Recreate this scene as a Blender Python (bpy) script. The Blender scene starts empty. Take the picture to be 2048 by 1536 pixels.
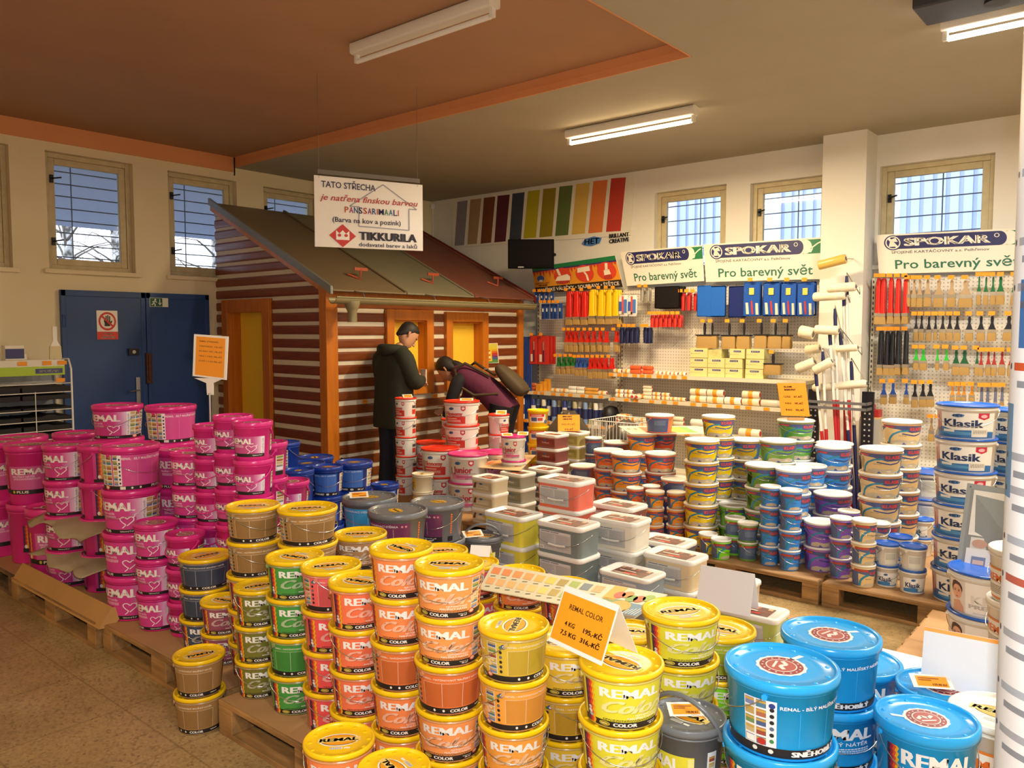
import bpy, bmesh, math, random
from mathutils import Vector, Matrix
random.seed(7)
SC = bpy.context.scene
COL = SC.collection

# ---------------------------------------------------------------- camera
EYE = Vector((0.0, 0.0, 1.65))
YAW, PITCH, FPX = math.radians(40.18), math.radians(3.79), 1600.0
VF = Vector((math.cos(YAW)*math.cos(PITCH), math.sin(YAW)*math.cos(PITCH), -math.sin(PITCH)))
VR = Vector((math.sin(YAW), -math.cos(YAW), 0.0))
VU = VR.cross(VF)
cam = bpy.data.cameras.new('camera'); cam.sensor_width = 36.0; cam.lens = FPX/2048*36.0; cam.clip_start = .05
camo = bpy.data.objects.new('camera', cam); COL.objects.link(camo)
camo.matrix_world = Matrix.Translation(EYE) @ Matrix((VR, VU, -VF)).transposed().to_4x4()
SC.camera = camo

def ray(x, y): return VF + VR*((x-1024)/FPX) - VU*((y-768)/FPX)
def on_z(x, y, z): d = ray(x, y); return EYE + d*((z-EYE.z)/d.z)
def on_x(x, y, X): d = ray(x, y); return EYE + d*(X/d.x)
def on_y(x, y, Y): d = ray(x, y); return EYE + d*(Y/d.y)
def on_t(x, y, t): return EYE + ray(x, y)*t

# ---------------------------------------------------------------- world, lights, exposure
w = bpy.data.worlds.new('world'); SC.world = w; w.use_nodes = True
nt = w.node_tree; bg = nt.nodes['Background']
tc = nt.nodes.new('ShaderNodeTexCoord'); sep = nt.nodes.new('ShaderNodeSeparateXYZ'); rp = nt.nodes.new('ShaderNodeValToRGB')
nt.links.new(tc.outputs['Generated'], sep.inputs[0]); nt.links.new(sep.outputs['Z'], rp.inputs[0])
rp.color_ramp.elements[0].color = (.92, .95, 1.0, 1); rp.color_ramp.elements[1].color = (.80, .88, 1.0, 1)
nt.links.new(rp.outputs[0], bg.inputs['Color']); bg.inputs['Strength'].default_value = 1.9
SC.view_settings.view_transform = 'Standard'; SC.view_settings.look = 'None'; SC.view_settings.gamma = 1.0
SC.view_settings.use_curve_mapping = False; SC.view_settings.exposure = 0.92
SC.cycles.max_bounces = 7; SC.cycles.diffuse_bounces = 4; SC.cycles.glossy_bounces = 3; SC.cycles.transmission_bounces = 4
SC.cycles.transparent_max_bounces = 6; SC.cycles.caustics_reflective = False; SC.cycles.caustics_refractive = False
SC.cycles.sample_clamp_indirect = 4.0
try: SC.cycles.use_denoising = True
except Exception: pass

def area(name, loc, sx, sy, power, col, rot=(0, 0, 0)):
    l = bpy.data.lights.new(name, 'AREA'); l.shape = 'RECTANGLE'; l.size = sx; l.size_y = sy; l.energy = power; l.color = col
    o = bpy.data.objects.new(name, l); o.location = loc; o.rotation_euler = rot; COL.objects.link(o); return o
WARM, NEUT = (1.0, .76, .45), (1.0, .93, .82)
# the camera's own flash, just above the lens
fl = area('camera_flash', EYE + VU*.07 + VR*.03, .06, .04, 27, (.96, .98, 1.0))
fl.rotation_euler = camo.matrix_world.to_euler()

# ---------------------------------------------------------------- materials
def lin(h):
    h = h.lstrip('#'); c = [int(h[i:i+2], 16)/255 for i in (0, 2, 4)]
    return tuple((x/12.92 if x <= .04045 else ((x+.055)/1.055)**2.4) for x in c) + (1.0,)
MATS = {}
def mat(name, hexc='#ffffff', rough=.5, metal=0.0, noise=0.0, scale=20.0, bump=0.0, obj=False, white=0.0, tint='#ffffff', emit=0.0, spec=.5, ecol=None, stretch=None, hex2=None):
    """node material: base colour (own or the object's), broken up by a noise texture"""
    if name in MATS: return MATS[name]
    m = bpy.data.materials.new(name); m.use_nodes = True; n = m.node_tree; P = n.nodes['Principled BSDF']
    P.inputs['Roughness'].default_value = rough; P.inputs['Metallic'].default_value = metal; P.inputs['Specular IOR Level'].default_value = spec
    if obj:
        oi = n.nodes.new('ShaderNodeObjectInfo'); src = oi.outputs['Color']
        if white > 0:
            mx = n.nodes.new('ShaderNodeMixRGB'); mx.inputs[0].default_value = white; mx.inputs[2].default_value = lin(tint)
            n.links.new(src, mx.inputs[1]); src = mx.outputs[0]
    else:
        c = n.nodes.new('ShaderNodeRGB'); c.outputs[0].default_value = lin(hexc); src = c.outputs[0]
    if noise > 0 or bump > 0:
        t = n.nodes.new('ShaderNodeTexCoord'); nz = n.nodes.new('ShaderNodeTexNoise'); nz.inputs['Scale'].default_value = scale; nz.inputs['Detail'].default_value = 4
        if stretch:
            mp = n.nodes.new('ShaderNodeMapping'); mp.inputs['Scale'].default_value = stretch
            n.links.new(t.outputs['Object'], mp.inputs[0]); n.links.new(mp.outputs[0], nz.inputs['Vector'])
        else: n.links.new(t.outputs['Object'], nz.inputs['Vector'])
        if noise > 0:
            mx = n.nodes.new('ShaderNodeMixRGB')
            if hex2:
                mx.blend_type = 'MIX'; mx.inputs[2].default_value = lin(hex2)
                mr = n.nodes.new('ShaderNodeMapRange'); mr.inputs[1].default_value = .5-.5*(1.001-noise); mr.inputs[2].default_value = .5+.5*(1.001-noise)
                n.links.new(nz.outputs['Fac'], mr.inputs[0]); n.links.new(mr.outputs[0], mx.inputs[0])
            else:
                mx.blend_type = 'OVERLAY'; mx.inputs[0].default_value = noise
                n.links.new(nz.outputs['Fac'], mx.inputs[2])
            n.links.new(src, mx.inputs[1]); src = mx.outputs[0]
        if bump > 0:
            b = n.nodes.new('ShaderNodeBump'); b.inputs['Strength'].default_value = bump; b.inputs['Distance'].default_value = .01
            n.links.new(nz.outputs['Fac'], b.inputs['Height']); n.links.new(b.outputs[0], P.inputs['Normal'])
    n.links.new(src, P.inputs['Base Color'])
    if emit > 0:
        P.inputs['Emission Color'].default_value = ecol or lin(hexc); P.inputs['Emission Strength'].default_value = emit
    MATS[name] = m; return m
def glass_mat():
    if 'glass' in MATS: return MATS['glass']
    m = bpy.data.materials.new('window_glass'); m.use_nodes = True; n = m.node_tree; n.nodes.clear()
    o = n.nodes.new('ShaderNodeOutputMaterial'); a = n.nodes.new('ShaderNodeBsdfTransparent'); g = n.nodes.new('ShaderNodeBsdfGlossy'); mx = n.nodes.new('ShaderNodeMixShader'); f = n.nodes.new('ShaderNodeFresnel')
    a.inputs[0].default_value = (.93, .96, 1, 1); g.inputs['Roughness'].default_value = .03; f.inputs[0].default_value = 1.3
    n.links.new(f.outputs[0], mx.inputs[0]); n.links.new(a.outputs[0], mx.inputs[1]); n.links.new(g.outputs[0], mx.inputs[2]); n.links.new(mx.outputs[0], o.inputs[0])
    MATS['glass'] = m; return m
def clear_mat():
    if 'clear' in MATS: return MATS['clear']
    m = bpy.data.materials.new('clear_film'); m.use_nodes = True; n = m.node_tree; n.nodes.clear()
    o = n.nodes.new('ShaderNodeOutputMaterial'); a = n.nodes.new('ShaderNodeBsdfTransparent'); g = n.nodes.new('ShaderNodeBsdfGlossy'); mx = n.nodes.new('ShaderNodeMixShader')
    g.inputs['Roughness'].default_value = .12; mx.inputs[0].default_value = .22
    n.links.new(a.outputs[0], mx.inputs[1]); n.links.new(g.outputs[0], mx.inputs[2]); n.links.new(mx.outputs[0], o.inputs[0])
    MATS['clear'] = m; return m
def flat(h, rough=.45):          # a plain printed ink
    return mat('ink_'+h.strip('#')+('_%d' % int(rough*100)), h, rough, noise=.06, scale=60)

# ---------------------------------------------------------------- mesh building
class MB:
    """collects shapes, then links them as ONE mesh object"""
    def __init__(s): s.v, s.f, s.m, s.sm = [], [], [], []
    def add(s, vs, fs, m=0, smooth=False):
        b = len(s.v); s.v += [tuple(v) for v in vs]
        for f in fs: s.f.append([b+i for i in f]); s.m.append(m); s.sm.append(smooth)
        return s
    def box(s, c, d, m=0, rz=0.0, M=None):
        x, y, z = d[0]/2, d[1]/2, d[2]/2
        vs = [Vector((a*x, b*y, e*z)) for e in (-1, 1) for a, b in ((-1, -1), (1, -1), (1, 1), (-1, 1))]
        R = M if M is not None else Matrix.Rotation(rz, 3, 'Z')
        return s.add([Vector(c)+R@v for v in vs], [(3, 2, 1, 0), (4, 5, 6, 7), (0, 1, 5, 4), (1, 2, 6, 5), (2, 3, 7, 6), (3, 0, 4, 7)], m)
    def span(s, a, b, m=0):
        return s.box([(a[i]+b[i])/2 for i in range(3)], [abs(b[i]-a[i]) for i in range(3)], m)
    def ring(s, rings, m=0, caps=True, smooth=True, closed=False):
        n = len(rings[0]); vs = [v for r in rings for v in r]; fs = []
        K = len(rings)
        for i in range(K-1 if not closed else K):
            for j in range(n): fs.append((i*n+j, i*n+(j+1) % n, ((i+1) % K)*n+(j+1) % n, ((i+1) % K)*n+j))
        s.add(vs, fs, m, smooth)
        if caps and not closed:
            s.add(rings[0], [tuple(range(n))[::-1]], m); s.add(rings[-1], [tuple(range(n))], m)
        return s
    def cyl(s, p0, p1, r0, r1=None, seg=16, m=0, caps=True):
        p0, p1 = Vector(p0), Vector(p1); r1 = r0 if r1 is None else r1
        d = (p1-p0).normalized(); a = d.orthogonal().normalized(); b = d.cross(a)
        R = lambda p, r: [p+(a*math.cos(2*math.pi*k/seg)+b*math.sin(2*math.pi*k/seg))*r for k in range(seg)]
        return s.ring([R(p0, r0), R(p1, r1)], m, caps)
    def lathe(s, prof, seg=32, m=0, caps=True, o=(0, 0, 0), sx=1.0, sy=1.0):
        ox, oy, oz = o
        R = [[(ox+r*sx*math.cos(2*math.pi*k/seg), oy+r*sy*math.sin(2*math.pi*k/seg), oz+z) for k in range(seg)] for r, z in prof]
        return s.ring(R, m, caps)
    def tube(s, pts, r, seg=6, m=0, caps=True, closed=False):
        pts = [Vector(p) for p in pts]; rings = []; prev = None; K = len(pts)
        for i, p in enumerate(pts):
            if closed: d = (pts[(i+1) % K]-pts[i-1]).normalized()
            else: d = (pts[min(i+1, K-1)]-pts[max(i-1, 0)]).normalized()
            a = (prev-d*prev.dot(d)) if prev is not None else d.orthogonal()
            if a.length < 1e-6: a = d.orthogonal()
            a.normalize(); b = d.cross(a); prev = a
            rr = r[i] if isinstance(r, (list, tuple)) else r
            rings.append([p+(a*math.cos(2*math.pi*k/seg)+b*math.sin(2*math.pi*k/seg))*rr for k in range(seg)])
        return s.ring(rings, m, caps, True, closed)
    def loft(s, secs, m=0, caps=True, seg=20, pw=2.0):
        """secs: (centre, half width vector, half depth vector) rounded sections"""
        rings = []
        for c, a, b in secs:
            c, a, b = Vector(c), Vector(a), Vector(b); rg = []
            for k in range(seg):
                t = 2*math.pi*k/seg; cx, sy_ = math.cos(t), math.sin(t)
                e = 2.0/pw
                rg.append(c + a*(math.copysign(abs(cx)**e, cx)) + b*(math.copysign(abs(sy_)**e, sy_)))
            rings.append(rg)
        return s.ring(rings, m, caps)
    def prism(s, poly, o, ax, ay, an, m=0):
        """extrude a 2D outline: o + x*ax + y*ay, thickness vector an"""
        o, ax, ay, an = Vector(o), Vector(ax), Vector(ay), Vector(an)
        A = [o+ax*x+ay*y for x, y in poly]; n = len(A); B = [p+an for p in A]
        s.add(A+B, [tuple(range(n))[::-1], tuple(range(n, 2*n))]+[(i, (i+1) % n, n+(i+1) % n, n+i) for i in range(n)], m); return s
    def sheet(s, q, nrm, th, m=0):
        """thin slab on four corner points"""
        q = [Vector(p) for p in q]; nrm = Vector(nrm)*th
        s.add(q+[p+nrm for p in q], [(3, 2, 1, 0), (4, 5, 6, 7), (0, 1, 5, 4), (1, 2, 6, 5), (2, 3, 7, 6), (3, 0, 4, 7)], m); return s
    def mesh(s, name, mats):
        me = bpy.data.meshes.new(name); me.from_pydata(s.v, [], s.f)
        for mm in mats: me.materials.append(mm)
        if len(me.polygons) == len(s.m):
            me.polygons.foreach_set('material_index', s.m); me.polygons.foreach_set('use_smooth', s.sm)
        me.validate(); me.update()
        bm = bmesh.new(); bm.from_mesh(me); bmesh.ops.recalc_face_normals(bm, faces=bm.faces); bm.to_mesh(me); bm.free()
        return me
    def build(s, name, mats, parent=None, bevel=0.0, sub=0):
        if not isinstance(mats, (list, tuple)): mats = [mats]
        return link(name, s.mesh(name, mats), parent, bevel, sub)
def link(name, me, parent=None, bevel=0.0, sub=0):
    o = bpy.data.objects.new(name, me); COL.objects.link(o)
    if parent is not None: o.parent = parent
    if bevel > 0:
        b = o.modifiers.new('bevel', 'BEVEL'); b.width = bevel; b.segments = 2; b.limit_method = 'ANGLE'
    if sub:
        b = o.modifiers.new('subdivision', 'SUBSURF'); b.levels = sub; b.render_levels = sub
    return o
def tag(o, label=None, cat=None, group=None, kind=None):
    if label: o['label'] = label
    if cat: o['category'] = cat
    if group: o['group'] = group
    if kind: o['kind'] = kind
    return o
def thing(name, label, cat, loc=(0, 0, 0), rz=0.0, group=None):
    o = bpy.data.objects.new(name, None); o.empty_display_size = .1; COL.objects.link(o)
    o.location = loc; o.rotation_euler = (0, 0, rz); return tag(o, label, cat, group)
def copy_tree(o, parent=None):
    c = o.copy(); COL.objects.link(c)
    if parent is not None: c.parent = parent
    for ch in list(o.children): copy_tree(ch, c)
    return c
def struct(o): o['kind'] = 'structure'; return o
def loc_of(mb, o):               # shift collected points so they are relative to an origin
    o = Vector(o); mb.v = [tuple(Vector(v)-o) for v in mb.v]; return mb

# ---------------------------------------------------------------- lettering and flat print
_T = {}
def text2d(s, bold=0.0):
    k = (s, bold)
    if k not in _T:
        c = bpy.data.curves.new('lettering', 'FONT'); c.body = s; c.resolution_u = 2; c.offset = bold
        o = bpy.data.objects.new('lettering', c); COL.objects.link(o); bpy.context.view_layer.update()
        me = bpy.data.meshes.new_from_object(o.evaluated_get(bpy.context.evaluated_depsgraph_get()))
        V = [(v.co.x, v.co.y) for v in me.vertices]; F_ = [tuple(p.vertices) for p in me.polygons]
        bpy.data.objects.remove(o); bpy.data.curves.remove(c); bpy.data.meshes.remove(me)
        xs = [v[0] for v in V] or [0, 1]
        _T[k] = (V, F_, min(xs), max(xs))
    return _T[k]
CAP = .69
class Print:
    """flat artwork in (x, y) units, mapped onto a surface at the end"""
    def __init__(s): s.bm = bmesh.new(); s.mats = []
    def mi(s, m):
        if isinstance(m, str): m = flat(m)
        if m not in s.mats: s.mats.append(m)
        return s.mats.index(m)
    def faces(s, V, F_, m, L):
        i = s.mi(m); vs = [s.bm.verts.new((x, y, L)) for x, y in V]
        for f in F_:
            try: fc = s.bm.faces.new([vs[k] for k in f]); fc.material_index = i
            except ValueError: pass
        return s
    def rect(s, x0, y0, x1, y1, m, L=0): return s.faces([(x0, y0), (x1, y0), (x1, y1), (x0, y1)], [(0, 1, 2, 3)], m, L)
    def poly(s, P, m, L=0):
        t = [Vector((x, y, 0)) for x, y in P]
        from mathutils.geometry import tessellate_polygon
        return s.faces(P, [tuple(f) for f in tessellate_polygon([t])], m, L)
    def ell(s, x, y, rx, ry, m, L=0, n=24): return s.poly([(x+rx*math.cos(2*math.pi*k/n), y+ry*math.sin(2*math.pi*k/n)) for k in range(n)], m, L)
    def line(s, P, wx, wy, m, L=0, closed=False):
        n = len(P)
        for i in range(n if closed else n-1):
            (x0, y0), (x1, y1) = P[i], P[(i+1) % n]
            dx, dy = (x1-x0)/wx, (y1-y0)/wy; l = math.hypot(dx, dy) or 1; ex, ey = -dy/l*wx/2, dx/l*wy/2
            s.faces([(x0-ex, y0-ey), (x1-ex, y1-ey), (x1+ex, y1+ey), (x0+ex, y0+ey)], [(0, 1, 2, 3)], m, L)
        return s
    def arc(s, x, y, rx, ry, a0, a1, wx, wy, m, L=0, n=16):
        return s.line([(x+rx*math.cos(math.radians(a0+(a1-a0)*k/n)), y+ry*math.sin(math.radians(a0+(a1-a0)*k/n))) for k in range(n+1)], wx, wy, m, L)
    def text(s, t, x, y, wd, h, m, L=1, bold=.018, shear=0.0, rot=0.0):
        """left edge x, baseline y, total width wd, capital height h"""
        V, F_, a, b = text2d(t, bold); kx, ky = wd/(b-a), h/CAP; W = []
        fat = max(0.0, bold-.014)
        if fat: return [s.text(t, x+wd*.012*e, y, wd*.976, h, m, L, .012, shear, rot) for e in (0, 1, 2)][0] if len(t) < 10 else s.text(t, x, y, wd, h, m, L, .014, shear, rot)
        for vx, vy in V:
            X, Y = (vx-a)*kx + vy*ky*shear, vy*ky
            W.append((x+X, y+Y))
        if rot:
            c, sn = math.cos(rot), math.sin(rot); W = [(x+(p-x)*c-(q-y)*sn, y+(p-x)*sn+(q-y)*c) for p, q in W]
        return s.faces(W, F_, m, L)
    def vtext(s, t, x, y, h, ln, m, L=1):   # runs upwards; ln along y, h across x
        V, F_, a, b = text2d(t, .0)
        return s.faces([(x-vy*h/CAP, y+(vx-a)*ln/(b-a)) for vx, vy in V], F_, m, L)
    def into(s, mb, fn, cut=0.0):
        """cut: slice width in x so the print can bend; fn(x, y, layer) -> point"""
        bm = s.bm
        if cut > 0 and bm.verts:
            xs = [v.co.x for v in bm.verts]; k = math.floor(min(xs)/cut)+1
            while k*cut < max(xs):
                bmesh.ops.bisect_plane(bm, geom=bm.verts[:]+bm.edges[:]+bm.faces[:], plane_co=(k*cut, 0, 0), plane_no=(1, 0, 0), dist=1e-5); k += 1
        bm.verts.index_update(); off = len(mb.v); base = getattr(mb, 'mats', []); mp = []
        for m in s.mats:
            if m not in base: base.append(m)
            mp.append(base.index(m))
        mb.mats = base
        mb.v += [tuple(fn(v.co.x, v.co.y, v.co.z)) for v in bm.verts]
        for f in bm.faces:
            mb.f.append([off+v.index for v in f.verts]); mb.m.append(mp[f.material_index]); mb.sm.append(cut > 0)
        bm.free(); return mb
def plane_fn(o, ax, ay, an, step=.0006, base=.0008):
    o, ax, ay, an = Vector(o), Vector(ax), Vector(ay), Vector(an)
    return lambda x, y, L: o+ax*x+ay*y+an*(base+step*L)
def quad_fn(tl, tr, br, bl, an, step=.001, base=.001):
    """bilinear unit square on four corners, y up"""
    tl, tr, br, bl, an = map(Vector, (tl, tr, br, bl, an))
    return lambda x, y, L: (bl*(1-x)+br*x)*(1-y)+(tl*(1-x)+tr*x)*y+an*(base+step*L)
# ---------------------------------------------------------------- room shell
XR, YL, ZC, ZO = 8.16, 8.40, 3.505, 3.62          # right wall, left wall, white ceiling, orange ceiling
X0, Y0 = -3.2, -3.4
plaster = mat('plaster', '#e8dab6', .85, noise=.10, scale=3, bump=.04)
white_paint = mat('white_paint', '#e6e2d6', .8, noise=.08, scale=3, bump=.03)
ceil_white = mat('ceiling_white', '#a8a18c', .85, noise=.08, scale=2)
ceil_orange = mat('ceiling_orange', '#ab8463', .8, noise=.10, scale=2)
orange_trim = mat('orange_trim', '#dc9560', .7, noise=.08, scale=4)
frame_paint = mat('old_frame_paint', '#c9bb93', .55, noise=.25, scale=14)
dark_metal = mat('dark_metal', '#2a2c30', .4, .6)
bar_metal = mat('window_bars', '#6d7688', .5, .3)
steel = mat('steel', '#b9bcc0', .28, .9)
chrome = mat('bright_wire', '#d6d8da', .2, 1.0)
white_pl = mat('white_plastic', '#efece2', .35, noise=.04)
fm = mat('floor_stone', '#8f7850', .38, noise=.6, scale=46, hex2='#5e4c31', bump=.05)
def floor_nodes(m):           # speckled worn terrazzo with faint slab joints
    n = m.node_tree; P = n.nodes['Principled BSDF']; t = n.nodes.new('ShaderNodeTexCoord')
    v = n.nodes.new('ShaderNodeTexVoronoi'); v.inputs['Scale'].default_value = 100; n.links.new(t.outputs['Object'], v.inputs['Vector'])
    big = n.nodes.new('ShaderNodeTexNoise'); big.inputs['Scale'].default_value = 1.6; big.inputs['Detail'].default_value = 5; n.links.new(t.outputs['Object'], big.inputs['Vector'])
    r1 = n.nodes.new('ShaderNodeValToRGB'); n.links.new(big.outputs['Fac'], r1.inputs[0])
    r1.color_ramp.elements[0].position = .3; r1.color_ramp.elements[0].color = lin('#8e744a'); r1.color_ramp.elements[1].position = .7; r1.color_ramp.elements[1].color = lin('#bda070')
    r2 = n.nodes.new('ShaderNodeValToRGB'); n.links.new(v.outputs['Color'], r2.inputs[0])
    e = r2.color_ramp.elements; e[0].position = .0; e[0].color = (.38, .34, .30, 1); e[1].position = .32; e[1].color = (.92, .9, .88, 1); x = e.new(.9); x.color = (1.2, 1.2, 1.15, 1)
    mx = n.nodes.new('ShaderNodeMixRGB'); mx.blend_type = 'MULTIPLY'; mx.inputs[0].default_value = .8; n.links.new(r1.outputs[0], mx.inputs[1]); n.links.new(r2.outputs[0], mx.inputs[2])
    b = n.nodes.new('ShaderNodeTexBrick'); b.inputs['Scale'].default_value = 1.0; b.inputs['Mortar Size'].default_value = .004; b.inputs['Brick Width'].default_value = .5; b.inputs['Row Height'].default_value = .5; b.offset = 0
    b.inputs['Color1'].default_value = b.inputs['Color2'].default_value = (1, 1, 1, 1); b.inputs['Mortar'].default_value = (.72, .7, .66, 1); n.links.new(t.outputs['Object'], b.inputs['Vector'])
    m2 = n.nodes.new('ShaderNodeMixRGB'); m2.blend_type = 'MULTIPLY'; m2.inputs[0].default_value = 1; n.links.new(mx.outputs[0], m2.inputs[1]); n.links.new(b.outputs[0], m2.inputs[2])
    n.links.new(m2.outputs[0], P.inputs['Base Color'])
floor_nodes(fm)
struct(MB().span((X0, Y0, -.1), (XR+.3, YL+.3, 0)).build('floor', fm))
def wall_holes(name, horiz, at, th, a0, a1, z0, z1, holes, m):
    """wall of rectangular fields around its openings; horiz 'x': runs along X at Y=at"""
    us = sorted({a0, a1} | {h[i] for h in holes for i in (0, 1)}); zs = sorted({z0, z1} | {h[i] for h in holes for i in (2, 3)})
    mb = MB()
    for i in range(len(us)-1):
        for j in range(len(zs)-1):
            cu, cz = (us[i]+us[i+1])/2, (zs[j]+zs[j+1])/2
            if any(h[0] < cu < h[1] and h[2] < cz < h[3] for h in holes): continue
            if horiz == 'x': mb.span((us[i], at, zs[j]), (us[i+1], at+th, zs[j+1]))
            else: mb.span((at, us[i], zs[j]), (at+th, us[i+1], zs[j+1]))
    return struct(mb.build(name, m))
WL = [(1.95, 2.74, 2.24, 3.37), (3.05, 3.88, 2.25, 3.37), (4.25, 5.06, 2.25, 3.36), (5.41, 6.22, 2.25, 3.35)]
WR = [(3.87, 4.75, 2.28, 3.23), (2.78, 3.60, 2.28, 3.20), (1.36, 2.31, 2.28, 3.21)]
wall_holes('wall_left', 'x', YL, .32, X0, XR+.3, 0, 3.8, WL, plaster)
wall_holes('wall_right', 'y', XR, .32, Y0, YL, 0, 3.8, WR, white_paint)
struct(MB().span((X0-.2, Y0, 0), (X0, YL+.3, 3.8)).build('wall_near', plaster))
struct(MB().span((X0, Y0-.2, 0), (XR+.3, Y0, 3.8)).build('wall_back', plaster))
# ceilings: white soffit and the raised orange field
RX, RY = 5.03, 2.65
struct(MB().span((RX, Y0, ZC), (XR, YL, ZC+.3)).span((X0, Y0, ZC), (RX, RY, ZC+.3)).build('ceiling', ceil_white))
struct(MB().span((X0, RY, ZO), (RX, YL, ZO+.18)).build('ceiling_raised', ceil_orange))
t = MB().span((RX-.012, RY+.012, ZC-.001), (RX-.0005, YL, ZO)).span((X0, RY+.0005, ZC-.001), (RX-.012, RY+.012, ZO))
t.span((RX-.016, RY+.016, ZC+.05), (RX-.012, YL, ZC+.054)).span((X0, YL-.02, 3.455), (RX-.012, YL-.0005, ZO))
struct(t.build('trim_1', orange_trim))
# pier between the shelf bays
struct(MB().span((7.84, 2.34, 0), (XR-.001, 2.74, ZC)).build('column', white_paint))

# windows: deep reveal, old painted casement, bars outside, glass
def window(k, side, a0, a1, z0, z1, bars):
    P = (lambda u, d, z: (u, YL+d, z)) if side == 'L' else (lambda u, d, z: (XR+d, u, z))
    root = struct(thing('window_%d' % k, None, None, P((a0+a1)/2, .2, z0)))
    O = Vector(root.location); L_ = lambda mb: loc_of(mb, O)
    fr, sa = MB(), MB()
    def rim(mb, i0, i1, j0, j1, wd, d0, d1):
        mb.span(P(i0, d0, j0), P(i0+wd, d1, j1)); mb.span(P(i1-wd, d0, j0), P(i1, d1, j1)); mb.span(P(i0+wd, d0, j0), P(i1-wd, d1, j0+wd)); mb.span(P(i0+wd, d0, j1-wd), P(i1-wd, d1, j1))
    rim(fr, a0+.001, a1-.001, z0+.001, z1-.001, .045, .07, .15); L_(fr).build('window_frame', frame_paint, root, .004)
    rim(sa, a0+.046, a1-.046, z0+.046, z1-.046, .062, .085, .135); L_(sa).build('sash', frame_paint, root, .006)
    L_(MB().span(P(a0+.10, .105, z0+.10), P(a1-.10, .111, z1-.10))).build('pane', glass_mat(), root)
    sl = MB().span(P(a0-.05, -.045, z0-.045), P(a1+.05, .07, z0-.001)); L_(sl).build('window_sill', plaster if side == 'L' else white_paint, root, .006)
    g = MB(); nb = bars
    for i in range(nb):
        z = z0+.14+(z1-z0-.28)*i/(nb-1); g.cyl(P(a0-.0, .24, z), P(a1, .24, z), .006, seg=6)
    for u in ((a0*.62+a1*.38,) if side == 'L' else (a0*.52+a1*.48,)): g.cyl(P(u, .24, z0), P(u, .24, z1), .006, seg=6)
    L_(g).build('bars', bar_metal, root)
    u = a0+.075 if side == 'L' else a1-.075; sgn = 1 if side == 'L' else -1
    for z in ((z0+.27, z1-.25) if side == 'L' else (z1-.30,)):
        h = MB().box(P(u, .075, z), (.028, .03, .075) if side == 'L' else (.03, .028, .075)); h.tube([P(u, .06, z), P(u, .035, z), P(u+sgn*.075, .03, z+.018)], .008)
        L_(h).build('latch', dark_metal, root)
    return root
k = 1
for h in WL: window(k, 'L', *h, 8); k += 1
for h in WR: window(k, 'R', *h, 5); k += 1

# blue steel double door
blue_door = mat('blue_door_paint', '#1c447f', .42, noise=.12, scale=5, bump=.02)
door = struct(thing('door_1', None, None, (3.89, YL, 0)))
for nm, a, b in (('door_leaf', 3.125, 3.945), ('door_leaf', 3.955, 4.66)):
    m = MB().span((a, YL-.045, .01), (b, YL-.005, 2.05)); m.span((a, YL-.052, .01), (a+.045, YL-.045, 2.05)).span((b-.045, YL-.052, .01), (b, YL-.045, 2.05)).span((a, YL-.052, 1.99), (b, YL-.045, 2.05))
    loc_of(m, door.location).build(nm, blue_door, door, .004)
for z in (.35, 1.75):
    loc_of(MB().cyl((3.14, YL-.06, z-.06), (3.14, YL-.06, z+.06), .014), door.location).build('hinge', blue_door, door)
m = MB().span((3.82, YL-.066, .90), (3.86, YL-.052, 1.17)); m.tube([(3.84, YL-.06, 1.04), (3.84, YL-.11, 1.04), (3.73, YL-.115, 1.03)], .009)
loc_of(m, door.location).build('handle', steel, door, .003)
m = MB().span((3.75, YL-.075, 1.40), (3.855, YL-.05, 1.47)); m.mats = [mat('black_plastic', '#17171a', .45), steel]; m.cyl((3.80, YL-.075, 1.435), (3.80, YL-.083, 1.435), .018, m=1)
loc_of(m, door.location).build('lock', m.mats, door)
m = MB().span((3.925, YL-.085, 1.10), (3.985, YL-.045, 1.42)).cyl((3.955, YL-.09, 1.14), (3.955, YL-.09, 1.40), .016)
loc_of(m, door.location).build('bolt', mat('rusty_iron', '#5b3a29', .7, .3, noise=.5, scale=30), door, .003)
def board(name, label, cat, q, nrm, th, art, base='#f2efe6', group=None, rough=.4, edge=None):
    """flat panel on four corners (tl, tr, br, bl) carrying printed artwork; art(Print) in unit square"""
    c = (Vector(q[0])+Vector(q[1])+Vector(q[2])+Vector(q[3]))/4; nrm = Vector(nrm).normalized()
    mb = MB(); mb.mats = [flat(base, rough)]; mb.sheet([q[3], q[2], q[1], q[0]], -nrm, th)
    p = Print(); art(p); p.into(mb, quad_fn(*q, nrm)); loc_of(mb, c)
    o = mb.build(name, mb.mats); o.location = c; return tag(o, label, cat, group)
def warn(p):
    p.rect(0, 0, 1, .27, '#d8392b'); p.ell(.5, .63, .42, .32, '#cf3126', 0, 32); p.ell(.5, .63, .33, .25, '#efe9da', 1, 32)
    p.rect(.36, .46, .62, .64, '#1d1d20', 2)
    for x, h in ((.34, .12), (.42, .2), (.5, .22), (.58, .19)): p.rect(x, .6, x+.055, .62+h, '#1d1d20', 2)
    p.poly([(.62, .5), (.74, .62), (.7, .66), (.6, .58)], '#1d1d20', 2)
    p.line([(.22, .82), (.78, .44)], .09, .07, '#cf3126', 3)
    p.text('VSTUP', .28, .155, .44, .075, '#f4e7d8'); p.text('ZAKÁZÁN', .18, .04, .64, .075, '#f4e7d8')
y = YL-.053
board('warning_sign', 'red and white prohibition sign with a raised hand on the blue door', 'sign', [(3.45, y, 1.855), (3.655, y, 1.855), (3.655, y, 1.565), (3.45, y, 1.565)], (0, -1, 0), .004, warn)
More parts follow.
